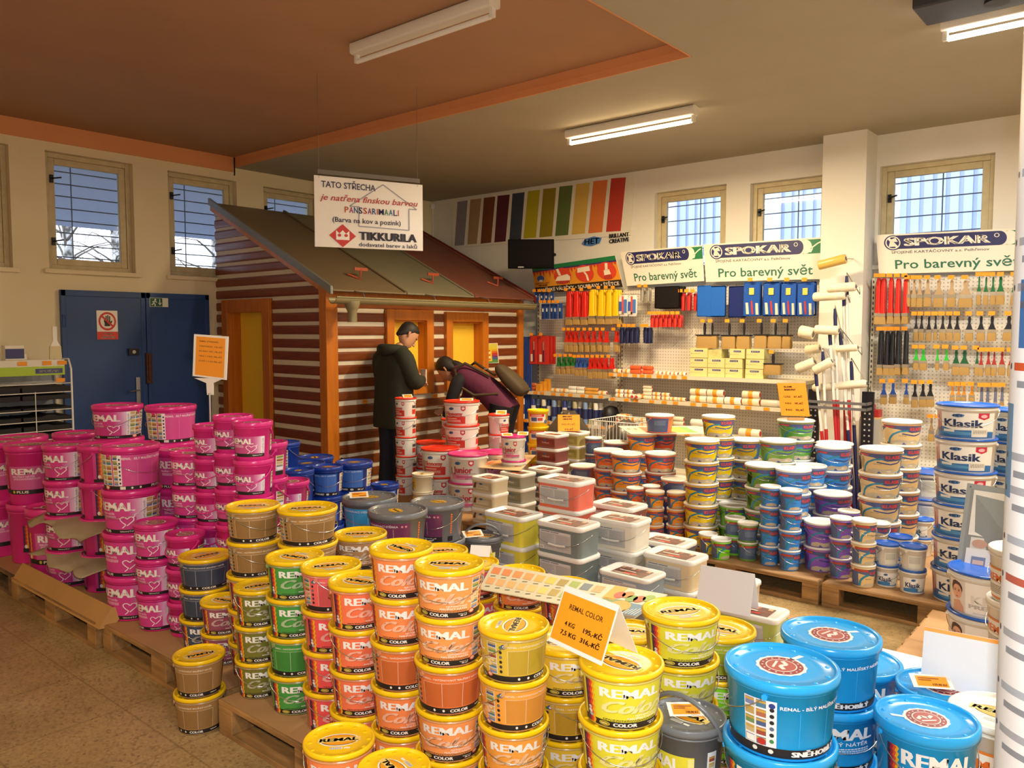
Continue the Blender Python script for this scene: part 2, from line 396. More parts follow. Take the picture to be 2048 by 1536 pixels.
def exitart(p):
    p.rect(0, 0, 1, 1, '#e8ecd9'); p.rect(.02, .04, .68, .96, '#17613a', 1)
    p.ell(.3, .78, .05, .12, '#f2f4e6', 2); p.line([(.27, .68), (.2, .36), (.1, .2)], .06, .12, '#f2f4e6', 2); p.line([(.2, .38), (.3, .25), (.27, .08)], .06, .12, '#f2f4e6', 2)
    p.line([(.27, .62), (.38, .5)], .05, .1, '#f2f4e6', 2); p.line([(.25, .62), (.14, .52)], .05, .1, '#f2f4e6', 2)
    p.line([(.54, .85), (.54, .35)], .05, .1, '#f2f4e6', 2); p.poly([(.44, .45), (.64, .45), (.54, .15)], '#f2f4e6', 2)
board('exit_sign', 'small green emergency exit sign with a running figure at the blue door top', 'sign', [(3.99, y, 2.0), (4.19, y, 2.0), (4.19, y, 1.905), (3.99, y, 1.905)], (0, -1, 0), .004, exitart)

# ---------------------------------------------------------------- outside, seen through the panes
gm = mat('outside_ground', '#8f938f', .9, noise=.3, scale=2)
struct(MB().span((-30, YL+.4, -.6), (60, 60, -.4)).span((XR+.4, -40, -.6), (60, YL+.4, -.4)).build('ground', gm))
fac = MB(); fac.mats = [mat('facade_sheet', '#b7c3da', .6, noise=.05), mat('facade_white', '#eef2fa', .6)]
for i in range(150): fac.span((15.0, -14+i*.2, -.4), (15.05, -14+i*.2+.13, 7.5), 0)
fac.span((15.05, -14, -.4), (15.4, 16, 7.5), 0)
for yy in (-9, -5, -1.2, 2.2, 3.9, 6.0, 8.2, 11.5): fac.span((14.8, yy, -.4), (15.0, yy+.42, 7.5), 1)
fac.span((14.75, -14, 2.7), (15.0, 16, 3.15), 1)
tag(fac.build('building', fac.mats), 'pale blue sheet-clad building with white pilasters outside the right windows', 'building')
cn = MB().span((-6, YL+.36, 3.42), (10, 14.6, 3.62)); cn.mats = [mat('canopy_paint', '#a9b0cc', .7)]
for xx in (-2, 3.2, 8.9): cn.span((xx, 14.2, -.4), (xx+.3, 14.5, 3.42))
struct(cn.build('canopy_roof', cn.mats))
fn = MB(); fn.mats = [mat('far_wall', '#c9cddb', .8, noise=.3, scale=1.5), mat('far_wall_cap', '#98a9bd', .7)]
fn.span((-8, 21, -.4), (26, 21.2, 2.5)).span((-8, 20.9, 2.5), (26, 21.3, 2.95), 1)
tag(fn.build('boundary_wall', fn.mats), 'pale wall with grey coping far outside the left windows', 'wall')
bark = mat('birch_bark', '#d9d6d2', .8, noise=.7, scale=9, hex2='#55504c')
def tree(label, x, yy, h, seed):
    r = random.Random(seed); root = thing('birch_tree', label, 'tree', (x, yy, -.4)); tr = MB(); br = MB()
    pts = [(0, 0, 0), (.06, .03, h*.4), (-.05, .0, h*.75), (.02, 0, h)]; tr.tube(pts, [.13, .1, .06, .015], 8)
    for i in range(46):
        z = h*(.22+.75*r.random()); a = r.random()*6.28; l = (1-z/h)*2.2+.5; p = Vector((0, 0, z)); d = Vector((math.cos(a), math.sin(a)*.6, .55)); q = [p]
        for s_ in range(5): d = (d+Vector((r.gauss(0, .25), r.gauss(0, .25), -.12*s_))).normalized(); q.append(q[-1]+d*l/5)
        br.tube(q, [.028, .02, .014, .009, .006, .003], 4)
        for s_ in range(3):
            c = q[2+s_]; e = Vector((r.gauss(0, 1), r.gauss(0, .6), -.5)).normalized(); br.tube([c, c+e*.35, c+e*.6+Vector((0, 0, -.2))], [.007, .005, .003], 3)
    tr.build('trunk', bark, root); br.build('branches', mat('twigs', '#6b6258', .8), root)
tree('bare birch seen through the window above the warning sign', 6.3, 16.5, 8.5, 3)
tree('bare birch seen through the window left of the shed roof', 9.2, 16.2, 9, 5)
tree('bare slim tree at the edge of the second window outside', 8.1, 18.5, 7, 8)
# ---------------------------------------------------------------- fluorescent battens
lampw = mat('lamp_housing', '#e4dfd2', .4)
def batten(label, c, ln, lit=0.0, col=WARM, dark=None):
    root = thing('ceiling_lamp', label, 'lamp', c, 0, 'fluorescent battens on the ceiling')
    h = MB().loft([((0, -ln/2, -.04), (.05, 0, 0), (0, 0, .04)), ((0, ln/2, -.04), (.05, 0, 0), (0, 0, .04))], seg=16, pw=5); h.build('housing', lampw, root, .004)
    s_ = MB()
    for e in (-1, 1): MB().box((0, e*(ln/2-.018), -.095), (.03, .03, .075)).build('socket', lampw, root, .004)
    tb = MB().cyl((0, -ln/2+.035, -.122), (0, ln/2-.035, -.122), .0165, seg=14)
    if lit: tb.build('tube', mat('lit_tube_'+('w' if col == WARM else 'n'), '#fff2d8', .4, emit=9.0, ecol=(*col, 1)), root)
    else: tb.build('tube', mat('unlit_tube', '#efeee8', .25), root)
    if lit:
        a = area('tube_light', (0, 0, -.16), .05, ln-.1, lit, col); a.parent = root
    return root
A = on_z(1138, 287, ZC-.12); B = on_z(1388, 240, ZC-.12)
batten('lit fluorescent batten on the white ceiling above the colour chart', ((A.x+B.x)/2, (A.y+B.y)/2, ZC-.001), 1.30, 78, WARM)
A = on_z(712, 118, ZO-.10); B = on_z(988, 22, ZO-.10)
batten('unlit white fluorescent batten on the orange ceiling', ((A.x+B.x)/2, (A.y+B.y)/2, ZO-.001), 1.28, 0)
A = on_z(1880, 80, ZC-.12)
batten('lit fluorescent batten cut off by the corner above the right windows', (A.x, A.y-.66, ZC-.001), 1.30, 78, NEUT)
for x, yy, p in ((4.2, -1.6, 46), (.2, -1.4, 48), (-1.6, 3.4, 30)):  # unseen battens added out of view for general room light
    batten('unseen fluorescent batten added outside the view to light the room', (x, yy, (ZC if yy < RY else ZO)-.001), 1.30, p, NEUT if yy < RY else WARM)
A = on_z(1880, 8, ZC-.1)
m = MB(); m.box((0, -.25, -.06), (.32, .75, .11)); m.cyl((0, -.25, -.13), (0, -.25, -.11), .06); o = m.build('ceiling_heater', mat('heater_grey', '#3a3d42', .5, .3), None, .01); o.location = (A.x+.1, A.y, ZC)
tag(o, 'dark grey box fixed to the white ceiling at the top edge', 'heater')
m = MB().tube([(4.98, 8.3, ZO-.02), (4.98, 8.3, 3.42), (4.97, 8.29, 3.40)], .008); m.build('ceiling_hook', dark_metal)
tag(bpy.data.objects['ceiling_hook'], 'small dark hook hanging at the corner of the orange ceiling', 'hook')
m = MB().cyl((XR-.035, YL-.05, 3.40), (XR-.035, YL-.05, 3.46), .03).tube([(XR-.03, YL-.05, 3.40), (XR-.03, YL-.05, 2.0)], .006)
tag(m.build('wall_cable', white_pl), 'thin white cable with junction box down the far corner', 'cable')

# ---------------------------------------------------------------- log cabin display
plank = mat('stained_plank', '#7a3a1e', .35, noise=.45, scale=5, stretch=(1, 1, 9), bump=.05)
plank2 = mat('stained_plank_front', '#7b3f1c', .35, noise=.45, scale=5, stretch=(1, 1, 9), bump=.05)
chink = mat('white_chinking', '#d9cfba', .8, noise=.1)
pine = mat('oiled_pine', '#c06f1d', .35, noise=.4, scale=3, stretch=(8, 8, .8), bump=.03)
yel = mat('yellow_wall_paint', '#f9cd38', .6, noise=.06)
HX, HY, HX1 = 4.78, 6.38, 7.70
hut = thing('log_cabin', 'brown log cabin mock-up with white chinking and a metal lean-to roof', 'cabin', (HX, HY, 0))
def H(mb, nm, m, par=None, bev=0.0): return loc_of(mb, hut.location).build(nm, m, par or hut, bev)
roof = lambda yy: 2.03 + (yy-6.22)*(3.06-2.03)/(8.36-6.22)       # underside of the lean-to
LP, GAP = .1318, .040
random.seed(4)
def side_holes(): return [(7.30, 8.22, 0, 1.99)]
def front_holes(): return [(5.50, 6.17, .97, 1.875), (6.37, 7.07, .97, 1.865)]
s1, s2, c1, c2 = MB(), MB(), MB(), MB()
z = .03
while z < 3.0:
    zt = z+LP-GAP
    segs = [(HY+.07, 8.385)]
    if zt < 2.0: segs = [(HY+.07, 7.30), (8.22, 8.385)]
    for a, b in segs:
        if zt > roof(a): a = 6.22+(zt+.01-2.03)*(8.36-6.22)/1.03
        if b-a > .03:
            dz = random.uniform(-.006, .006)
            s1.prism([(0, .0), (.010, .003), (.014, .02), (.014, LP-GAP-.02), (.010, LP-GAP-.003), (0, LP-GAP)], (HX, a, z+dz), (-1, 0, 0), (0, 0, 1), (0, b-a, 0))
    if zt < 1.97:
        us = [HX+.09]+[v for h in front_holes() if h[2] < zt and z < h[3] for v in h[:2]]+[HX1]
        for i in range(0, len(us), 2):
            dz = random.uniform(-.006, .006)
            s2.prism([(0, .0), (.010, .003), (.014, .02), (.014, LP-GAP-.02), (.010, LP-GAP-.003), (0, LP-GAP)], (us[i], HY, z+dz), (0, -1, 0), (0, 0, 1), (us[i+1]-us[i], 0, 0))
    z += LP
H(s1, 'side_planks', plank); H(s2, 'front_planks', plank2)
g = MB()      # sheathing that shows as white chinking
g.prism([(HY+.02, 0), (7.30, 0), (7.30, 1.99), (8.22, 1.99), (8.22, 0), (8.385, 0), (8.385, roof(8.385)-.02), (HY+.02, roof(HY)-.02)], (HX, 0, 0), (0, 1, 0), (0, 0, 1), (.05, 0, 0))
H(g, 'side_chinking', chink)
g = MB(); f = front_holes()
for a, b in ((HX+.02, f[0][0]), (f[0][1], f[1][0]), (f[1][1], HX1)): g.span((a, HY, 0), (b, HY+.05, 2.04))
for h in f: g.span((h[0], HY, 0), (h[1], HY+.05, h[2])).span((h[0], HY, h[3]), (h[1], HY+.05, 2.04))
H(g, 'front_chinking', chink)
H(MB().span((HX-.045, HY-.045, 0), (HX+.095, HY+.07, 2.06)), 'corner_post', pine, None, .006)
H(MB().span((HX1-.06, HY-.045, 0), (HX1+.03, HY+.03, 2.02)), 'corner_post', pine, None, .006)
H(MB().span((HX+.05, HY-.03, 1.93), (HX1, HY-.001, 2.03)), 'top_board', pine)
def niche(nm, fr, inner):
    o = H(fr, nm, pine, None, .004); x = inner.build('yellow_panel', yel, o); return o
fr = MB().span((HX-.05, 7.30, 0), (HX-.005, 7.43, 1.99)).span((HX-.05, 8.11, 0), (HX-.005, 8.22, 1.99)).span((HX-.05, 7.43, 1.85), (HX-.005, 8.11, 1.99))
fr.span((HX-.005, 7.40, 0), (HX+.14, 7.43, 1.87)).span((HX-.005, 8.11, 0), (HX+.14, 8.14, 1.87)).span((HX-.005, 7.43, 1.85), (HX+.14, 8.11, 1.88))
inn = MB().span((HX+.12, 7.40, .0), (HX+.15, 8.14, 1.88)); niche('doorway_frame', fr, loc_of(inn, hut.location))
for a, b, c, d in front_holes():
    fr = MB().span((a, HY-.05, c), (a+.10, HY-.005, d)).span((b-.10, HY-.05, c), (b, HY-.005, d)).span((a+.10, HY-.05, d-.11), (b-.10, HY-.005, d)).span((a+.1, HY-.05, c), (b-.1, HY-.005, c+.1))
    fr.span((a+.07, HY-.005, c), (a+.10, HY+.12, d-.1)).span((b-.10, HY-.005, c), (b-.07, HY+.12, d-.1)).span((a+.1, HY-.005, d-.13), (b-.1, HY+.12, d-.1)).span((a+.1, HY-.005, c+.07), (b-.1, HY+.12, c+.1))
    niche('window_frame', fr, loc_of(MB().span((a+.07, HY+.10, c), (b-.07, HY+.13, d-.1)), hut.location))
def roofsheet(nm, xa, xb, m, lift=0.0):
    y0, y1 = 6.22, 8.37; n = Vector((0, -(3.06-2.03), y1-y0)).normalized()*.012
    z0, z1 = roof(y0)+lift, roof(y1)+lift
    mb = MB().sheet([(xa, y0, z0), (xb, y0, z0), (xb, y1, z1), (xa, y1, z1)], n/.012, .012)
    for xx in (xa, xb): mb.tube([(xx, y0, z0+.022), (xx, y1, z1+.022)], .014, 6)
    mb.tube([(xa, y0, z0+.006), (xb, y0, z0+.006)], .012, 6)
    return H(mb, nm, m)
rf1 = mat('roof_grey_brown', '#79684e', .5, noise=.12, scale=3); rf2 = mat('roof_grey_green', '#7f7a63', .45, noise=.1, scale=3); rf3 = mat('roof_red_brown', '#7c4a3c', .5, noise=.12, scale=3)
XA = on_y(812, 585, 6.22).x; XB = on_y(947, 592, 6.22).x
roofsheet('roof_panel', HX-.05, XA, rf1); roofsheet('roof_panel', XA+.012, XB, rf2); roofsheet('roof_panel', XB+.012, 7.78, rf3)
edge = mat('roof_edge_metal', '#7f8480', .45, .2, noise=.1); red_edge = mat('roof_edge_red', '#6a241f', .5)
for xx, m, nm in ((HX-.075, edge, 'verge_trim'), (7.797, red_edge, 'verge_trim')):
    mb = MB().prism([(6.20, roof(6.20)-.02), (8.375, roof(8.375)-.02), (8.375, roof(8.375)+.055), (6.20, roof(6.20)+.055)], (xx-.014, 0, 0), (0, 1, 0), (0, 0, 1), (.028, 0, 0)); H(mb, nm, m)
mb = MB().prism([(6.3, roof(6.3)-.08), (8.375, roof(8.375)-.08), (8.375, roof(8.375)-.022), (6.3, roof(6.3)-.022)], (HX-.065, 0, 0), (0, 1, 0), (0, 0, 1), (.03, 0, 0)); H(mb, 'barge_board', pine)
rust = mat('snow_hook_red', '#a4482a', .5, .1)
for u, v in ((708, 553), (853, 562), (983, 568)):
    best = min((abs(on_y(u, v, 6.2+i*.01).z-roof(6.2+i*.01)), 6.2+i*.01) for i in range(120))[1]; p = on_y(u, v, best)
    sn = MB().tube([(p.x-.10, p.y-.02, p.z+.02), (p.x, p.y-.10, roof(p.y-.10)+.02), (p.x+.01, p.y-.10, p.z+.07)], .013, 6).box((p.x+.01, p.y-.10, p.z+.07), (.17, .012, .03)); H(sn, 'snow_hook', rust)
gut = mat('gutter_paint', '#8d8563', .4, .1, noise=.08); gy, gz = 6.12, 1.965
gm_ = MB(); R_ = []
for xx in (HX-.13, 7.64):
    R_.append([(xx, gy+.062*math.cos(a), gz+.062*math.sin(a)) for a in [math.pi+math.pi*i/10 for i in range(11)]]+[(xx, gy+.054*math.cos(a), gz+.054*math.sin(a)) for a in [2*math.pi-math.pi*i/10 for i in range(11)]])
gm_.ring(R_, 0); gm_.tube([(HX-.13, gy-.062, gz), (7.64, gy-.062, gz)], .009, 6); go = H(gm_, 'gutter', gut)
loc_of(MB().lathe([(.075, 0), (.075, -.03), (.06, -.07), (.045, -.10), (.045, -.20)], 16, o=(HX+.10, gy, gz-.03)), hut.location).build('funnel', gut, go)
for xx in (HX+.2, HX+1.15, HX+2.0, HX+2.8): loc_of(MB().tube([(xx, gy-.065, gz), (xx, gy-.04, gz+.05), (xx, 6.24, gz+.075)], .007, 5), hut.location).build('gutter_bracket', steel, go)
def leaflet(p):
    p.rect(0, 0, 1, 1, '#efe6d0'); p.rect(.05, .03, .95, .97, '#e7c933', 1)
    for i, c in enumerate(('#d8b62f', '#e2702c', '#c9372f', '#b02c5c', '#6a3f8a', '#3d5fa8', '#3c8a5a')): p.rect(.48, .62-.085*i, .93, .70-.085*i, c, 2)
    for i in range(5): p.rect(.1, .60-.11*i, .36, .67-.11*i, '#efe9dc' if i % 2 else '#d65f3f', 2)
    p.rect(.1, .78, .9, .93, '#d9cf55', 2); p.rect(.05, .03, .95, .10, '#4c8c54', 2)
y = HY-.031
q = [on_y(u, v, y) for u, v in ((970, 687), (995, 686), (998, 726), (972, 727))]
board('colour_leaflet', 'small rainbow colour leaflet pinned to the cabin front beside the right window', 'leaflet', q, (0, -1, 0), .002, leaflet)
for u, v, lb in ((730, 803, 'orange price card on the cabin planks left of the man in the dark coat'), (870, 792, 'orange price card on the cabin planks between the two people')):
    q = [on_y(u+a, v+b, y) for a, b in ((-5, -4), (5, -4), (5, 4), (-5, 4))]
    board('price_card', lb, 'price card', q, (0, -1, 0), .002, lambda p: p.line([(.15, .5), (.85, .5)], 1, .12, '#b4702a'), base='#f29a22')

# ---------------------------------------------------------------- hanging roof-paint sign
def roofsign(p):
    K = '#2a2547'
    for (a, b), (c, d) in (((.39, .32), (.40, .60)), ((.40, .60), (.31, .60)), ((.31, .60), (.62, .95)), ((.62, .95), (.94, .62)), ((.94, .62), (.865, .62)), ((.865, .62), (.865, .30)), ((.865, .30), (.39, .32))):
        p.line([(a, b), (c, d)], .011, .015, '#9a9aa4', 1)
    p.text('TATO STŘECHA', .06, .845, .49, .085, K, 3); p.text('je natřena finskou barvou', .05, .665, .89, .082, '#b5352f', 3, shear=.22)
    x = .265
    for ch, c in zip('PANSSARIMAALI', ('#e0703c', '#c94f8a', '#3f6bb0', '#2f2b52', '#d3543c', '#b04a7a', '#4c6fb8', '#e29a86', '#2f2b52', '#4aa06a', '#3f9ab8', '#7a4fa0', '#e9b3a0')):
        wd = .048 if ch == 'M' else (.012 if ch == 'I' else .036); p.text(ch, x, .505, wd, .085, c, 3); x += wd+.006
    p.text('(Barva na kov a pozink)', .155, .365, .63, .068, K, 3)
    p.poly([(.125, .17), (.245, .335), (.365, .17), (.245, .005)], '#c92f2a', 2)
    p.rect(.185, .11, .305, .16, '#f3efe6', 3); p.poly([(.185, .16), (.185, .245), (.215, .20), (.245, .25), (.275, .20), (.305, .245), (.305, .16)], '#f3efe6', 3)
    for xx in (.215, .275): p.ell(xx, .175, .016, .022, '#c92f2a', 4)
    p.text('TIKKURILA', .39, .125, .55, .115, '#3a3544', 3, bold=.035); p.text('dodavatel barev a laků', .39, .03, .55, .055, K, 3)
Q = [on_t(628, 350, 6.15), on_t(845, 370, 6.55), on_t(845, 501, 6.55), on_t(632, 492, 6.15)]
for a, b in ((1, 2), (0, 3)): Q[b].x, Q[b].y = Q[a].x, Q[a].y
n = (Q[1]-Q[0]).cross(Q[3]-Q[0]); n = n if n.dot(EYE-Q[0]) > 0 else -n
bs = board('hanging_sign', 'white roof-paint sign with a red diamond logo hanging over the cabin roof', 'sign', Q, n, .012, roofsign, '#efeae0', rough=.22)
hw = MB()
for k in (.04, .95):
    p = Q[0]*(1-k)+Q[1]*k; hw.tube([p-Vector((0, 0, .02)), p+Vector((0, 0, .03)), Vector((p.x, p.y, ZO if p.x < RX else ZC))], .0014, 4)
p0, p1 = Q[0]*.97+Q[1]*.03, Q[0]*.03+Q[1]*.97
hw.sheet([p0+Vector((0, 0, .012)), p1+Vector((0, 0, .012)), p1+Vector((0, 0, .045)), p0+Vector((0, 0, .045))], n.normalized(), .01)
o = loc_of(hw, bs.location).build('hanger', mat('hanger_grey', '#6f675c', .5), bs)

# ---------------------------------------------------------------- colour chart, screen, banners on the right wall
xw = XR-.012
ch = thing('colour_chart', 'long white wall chart of eleven slanted paint colour stripes', 'chart', (xw, 6.5, 3.1))
q = [on_x(u, v, xw) for u, v in ((905, 398), (1268, 352), (1262, 470), (905, 495))]
mb = MB(); mb.mats = [flat('#e8e2d0', .6)]; mb.sheet([q[3], q[2], q[1], q[0]], (1, 0, 0), .006); P_ = Print()
xt = xw-.001
E4 = lambda x, yy: (850+x/4.544, 330+yy/4.544)
bars = [('#8d8790', 295, 388, 335, 320, 268, 355, 735, 728), ('#a98a68', 412, 512, 315, 303, 385, 470, 722, 716), ('#7a4428', 535, 638, 298, 286, 505, 600, 716, 704), ('#5a2433', 660, 770, 280, 268, 630, 732, 704, 694), ('#3e4654', 795, 905, 260, 247, 765, 872, 690, 680),
        ('#b9ac1a', 935, 1045, 238, 226, 895, 1008, 668, 660), ('#94821a', 1075, 1192, 218, 206, 1038, 1155, 658, 648), ('#5f7038', 1222, 1342, 196, 184, 1182, 1300, 646, 636), ('#d8b456', 1375, 1498, 172, 160, 1332, 1452, 634, 622), ('#dc7a3a', 1530, 1660, 148, 135, 1483, 1610, 622, 610), ('#bb3a2c', 1692, 1826, 122, 112, 1645, 1778, 608, 600)]
mb2 = []
for i, (c, a, b, ya, yb, d, e, yd, ye) in enumerate(bars):
    q4 = [on_x(*E4(x, yy), xt) for x, yy in ((a, ya), (b, yb), (e, ye), (d, yd))]
    s_ = MB(); s_.sheet([q4[3], q4[2], q4[1], q4[0]], (1, 0, 0), .0008)
    mb2.append((s_, c))
loc_of(mb, ch.location).build('backing_sheet', mb.mats, ch)
for s_, c in mb2: loc_of(s_, ch.location).build('colour_stripe', flat(c, .6), ch)
def hetmark(p, x, y, sx, sy, L=1, dark='#22222a'):
    p.poly([(x, y+.35*sy), (x+.15*sx, y+.75*sy), (x+.6*sx, y+.95*sy), (x+sx, y+.7*sy), (x+.9*sx, y+.2*sy), (x+.5*sx, y), (x+.15*sx, y+.12*sy)], '#4d7fc0', L)
    p.text('HET', x+.14*sx, y+.2*sy, .74*sx, .55*sy, dark, L+1, bold=.045)
mb = MB(); p = Print(); hetmark(p, 0, 0, 1, 1); mb.mats = []
q = [on_x(u, v, xt) for u, v in ((1164, 474), (1204, 470), (1203, 490), (1163, 494))]
p.into(mb, quad_fn(*q, (-1, 0, 0), .0006, .0004)); loc_of(mb, ch.location).build('logo', mb.mats, ch)
mb = MB(); mb.mats = []; p = Print(); p.text('BRILLANT', 0, .56, 1, .42, '#2b2a30'); p.text('CREATIVE', 0, .0, 1, .42, '#2b2a30')
q = [on_x(u, v, xt) for u, v in ((1218, 468), (1258, 464), (1258, 482), (1218, 487))]
p.into(mb, quad_fn(*q, (-1, 0, 0), .0006, .0004)); loc_of(mb, ch.location).build('lettering', mb.mats, ch)

tv = thing('television', 'black flat screen television on the right wall above the brush display', 'television', on_t(1062, 508, 9.55))
f2 = (EYE-Vector(tv.location)); az = math.atan2(f2.y, f2.x)+math.pi/2; tv.rotation_euler = (0, 0, az)
MB().box((0, 0, 0), (.55, .05, .345)).build('casing', mat('tv_black', '#0c0b0c', .6, spec=.05), tv, .008)
MB().box((0, -.0262, .012), (.505, .002, .29)).build('screen', mat('tv_screen', '#0e0b0b', .5, spec=.05), tv)
m = MB(); m.mats = [flat('#b9b9b9')]; m.box((-.12, -.0262, -.157), (.07, .002, .010)); m.build('badge', m.mats, tv)
MB().tube([(0, .02, 0), (.05, .2, .03), (.3, .42, .03)], .02, 8).build('wall_arm', dark_metal, tv)

def brushpic(p, x, y, s, c, L):      # little brush emblem
    p.line([(x, y), (x+.35*s, y+.55*s)], .13*s, .16*s, c, L); p.poly([(x-.22*s, y-.02*s), (x+.10*s, y-.22*s), (x+.02*s, y-.62*s), (x-.42*s, y-.34*s)], c, L)
def spokar(p):
    p.rect(0, 0, 1, 1, '#e9e2d2'); p.rect(.84, .62, 1.0, .96, '#1d7a4c', 1)
    p.ell(.86, .79, .05, .17, '#e9e2d2', 2, 24)
    p.rect(.14, .62, .80, .96, '#26285e', 2); p.ell(.80, .79, .045, .17, '#26285e', 3)
    p.ell(.115, .78, .062, .19, '#26285e', 3); p.ell(.115, .78, .052, .165, '#e9e2d2', 4); p.ell(.115, .78, .044, .14, '#26285e', 5)
    p.poly([(.085, .68), (.10, .86), (.135, .90), (.15, .80), (.12, .80), (.13, .68)], '#e9e2d2', 6); p.line([(.085, .9), (.145, .66)], .02, .04, '#e9e2d2', 6)
    p.text('SPOKAR', .19, .69, .56, .19, '#f2ecdd', 4, bold=.05); p.ell(.785, .86, .016, .05, '#e9e2d2', 4); p.ell(.785, .86, .011, .036, '#26285e', 5)
    p.text('SPOJENÉ KARTÁČOVNY a.s. Pelhřimov', .10, .505, .64, .062, '#4a4650', 1, bold=.01)
    p.text('Pro barevný svět', .12, .12, .80, .22, '#236b52', 1, bold=.03)
    p.line([(.90, .74), (.955, .86), (.985, .90)], .012, .03, '#dfe8d4', 3); p.poly([(.86, .66), (.885, .78), (.92, .74), (.905, .65)], '#dfe8d4', 3)
def painters(p):
    p.rect(0, 0, 1, 1, '#e2962a'); p.rect(0, 0, 1, .24, '#33271d', 1); p.rect(0, .86, 1, 1, '#1f7a46', 1); p.rect(0, .81, 1, .86, '#403566', 1)
    for i in range(26): p.poly([(i/26, .81), ((i+1)/26, .81), ((i+.5)/26, .62+.1*math.sin(i*2.1))], '#c8412a', 1)
    for x in (.36, .62, .87): p.ell(x, .55, .105, .29, '#d8452e', 2)
    p.poly([(.26, .40), (.30, .55), (.42, .60), (.45, .50), (.44, .38)], '#efe2c8', 3); p.line([(.33, .58), (.31, .82)], .03, .04, '#efe2c8', 3)
    for i in range(8): p.line([(.275+i*.021, .38), (.285+i*.02, .28)], .006, .02, '#3a2a20', 3)
    p.poly([(.54, .60), (.55, .76), (.69, .78), (.69, .62)], '#efe2c8', 3); p.line([(.62, .60), (.64, .5), (.645, .30)], .022, .04, '#efe2c8', 3)
    p.line([(.885, .80), (.87, .58)], .03, .05, '#efe2c8', 3); p.poly([(.84, .58), (.90, .60), (.91, .44), (.835, .42)], '#efe2c8', 3)
    for i in range(5): p.line([(.84+i*.016, .42), (.835+i*.018, .28)], .006, .02, '#3a2a20', 3)
    p.ell(.09, .55, .045, .11, '#3f5fa8', 3); p.rect(.07, .42, .11, .5, '#e9e0cc', 4); p.text('BARVY A LAKY', .02, .345, .17, .05, '#4a2a1c', 2); p.text('DROGERIE', .05, .27, .11, .05, '#4a2a1c', 2)
    p.text('MALÍŘSKÉ VÁLEČKY • SOUPRAVY • ŠTĚTCE', .03, .07, .94, .11, '#efe4cf', 2)
xb = 7.98
def onq(pts, x0=xb, lean=0.0): return [on_x(u, v, x0+(lean if i in (0, 1) else 0)) for i, (u, v) in enumerate(pts)]
NW = (-1, 0, .06)
board('banner', 'orange painters banner with three red tool pictures under the television', 'banner', onq([(1064, 535), (1230, 511), (1246, 574), (1072, 588)]), NW, .01, painters)
board('banner', 'white brush-maker banner beside the orange painters banner', 'banner', onq([(1241, 504), (1404, 490), (1408, 562), (1254, 572)]), NW, .01, spokar)
board('banner', 'white brush-maker banner hung against the white pier', 'banner', onq([(1407, 489), (1648, 474), (1646, 558), (1412, 564)]), NW, .01, spokar)
board('banner', 'white brush-maker banner right of the pier, cut by the round post', 'banner', onq([(1752, 470), (2068, 455), (2066, 540), (1758, 548)]), NW, .01, spokar)
# ---------------------------------------------------------------- buckets: one set of meshes per kind
OC = mat('bucket_colour', obj=True, rough=.32, noise=.04, scale=30)                    # takes the bucket's own colour
OCL = mat('bucket_colour_light', obj=True, rough=.35, white=.42, tint='#f4ead8')
OCT = mat('bucket_colour_plain', obj=True, rough=.28, white=.10, tint='#e8dcc8')
OCM = mat('bucket_colour_clear', obj=True, rough=.22, white=.55, tint='#b79c74')       # unprinted, milky wall above the label
OCD = mat('bucket_colour_dark', obj=True, rough=.35, white=.25, tint='#000000')
def pl(name, h, r=.28): return mat('plastic_'+name, h, r, noise=.03, scale=15)
YEL, PINK, SKY, NAVY, GREY = pl('yellow', '#f6c913', .25), pl('pink', '#d92f86', .25), pl('sky', '#25a9f4', .25), pl('navy', '#1c3f9e', .28), pl('grey', '#73767a', .3)
WHT, RED, MAG, BLU, CREAM, CANY = pl('white', '#e9e6dd'), pl('red', '#e2361f', .25), pl('magenta', '#cf2f80', .25), pl('blue', '#1f5bb8', .25), pl('cream', '#e9dfc2'), pl('canister', '#f0c414')
BLK = '#201c1e'
FLAME = ('#3b2a4a', '#a8273a', '#e0562a', '#f2b21f')
def flame(p, x, y0, y1, w_, L=1, back=None):
    n = 7
    for k, c in enumerate(FLAME):
        a = x+w_*k/4
        p.rect(a, y0, a+w_/4, y1, c, L)
        if k < 3 or True:
            for i in range(n): yy = y0+(y1-y0)*i/n; p.poly([(a+w_/4, yy), (a+w_/4+w_*.16, yy+(y1-y0)/n*.7), (a+w_/4, yy+(y1-y0)/n)], c, L+1)
PICS = ('#7b86b5', '#9c4b3f', '#b9a06a', '#4f7d9b', '#6f8f5a', '#a86a4f', '#c6b48a', '#4b5f8c')
def pics(p, x0, x1, y0, y1, rows, cols, L=1, bg='#ece6da'):
    p.rect(x0, y0, x1, y1, bg, L); k = 0
    for r in range(rows):
        for c in range(cols):
            a, b = x0+(x1-x0)*(c+.08)/cols, x0+(x1-x0)*(c+.92)/cols; d, e = y0+(y1-y0)*(r+.1)/rows, y0+(y1-y0)*(r+.9)/rows
            p.rect(a, d, b, e, PICS[k % 8], L+1); p.rect(a, d+(e-d)*.6, b, d+(e-d)*.9, '#efe9df' if k % 3 else '#c9a24a', L+2); k += 3
def fine(p, x0, x1, y, n, h, m, L=1):      # rows of tiny print
    for i in range(n):
        X = x0
        while X < x1-.5:
            s = random.uniform(1.5, 5); p.rect(X, y-i*h*1.7, min(X+s, x1), y-i*h*1.7+h, m, L); X += s+.9
def oval(p, x, y, rx, ry, L=2):
    p.ell(x, y, rx, ry, '#d9c13a', L); p.ell(x, y, rx*.86, ry*.8, '#8a7a24', L+1); p.text('REMAL', x-rx*.62, y-ry*.3, rx*1.24, ry*.6, '#f3e3a0', L+2)
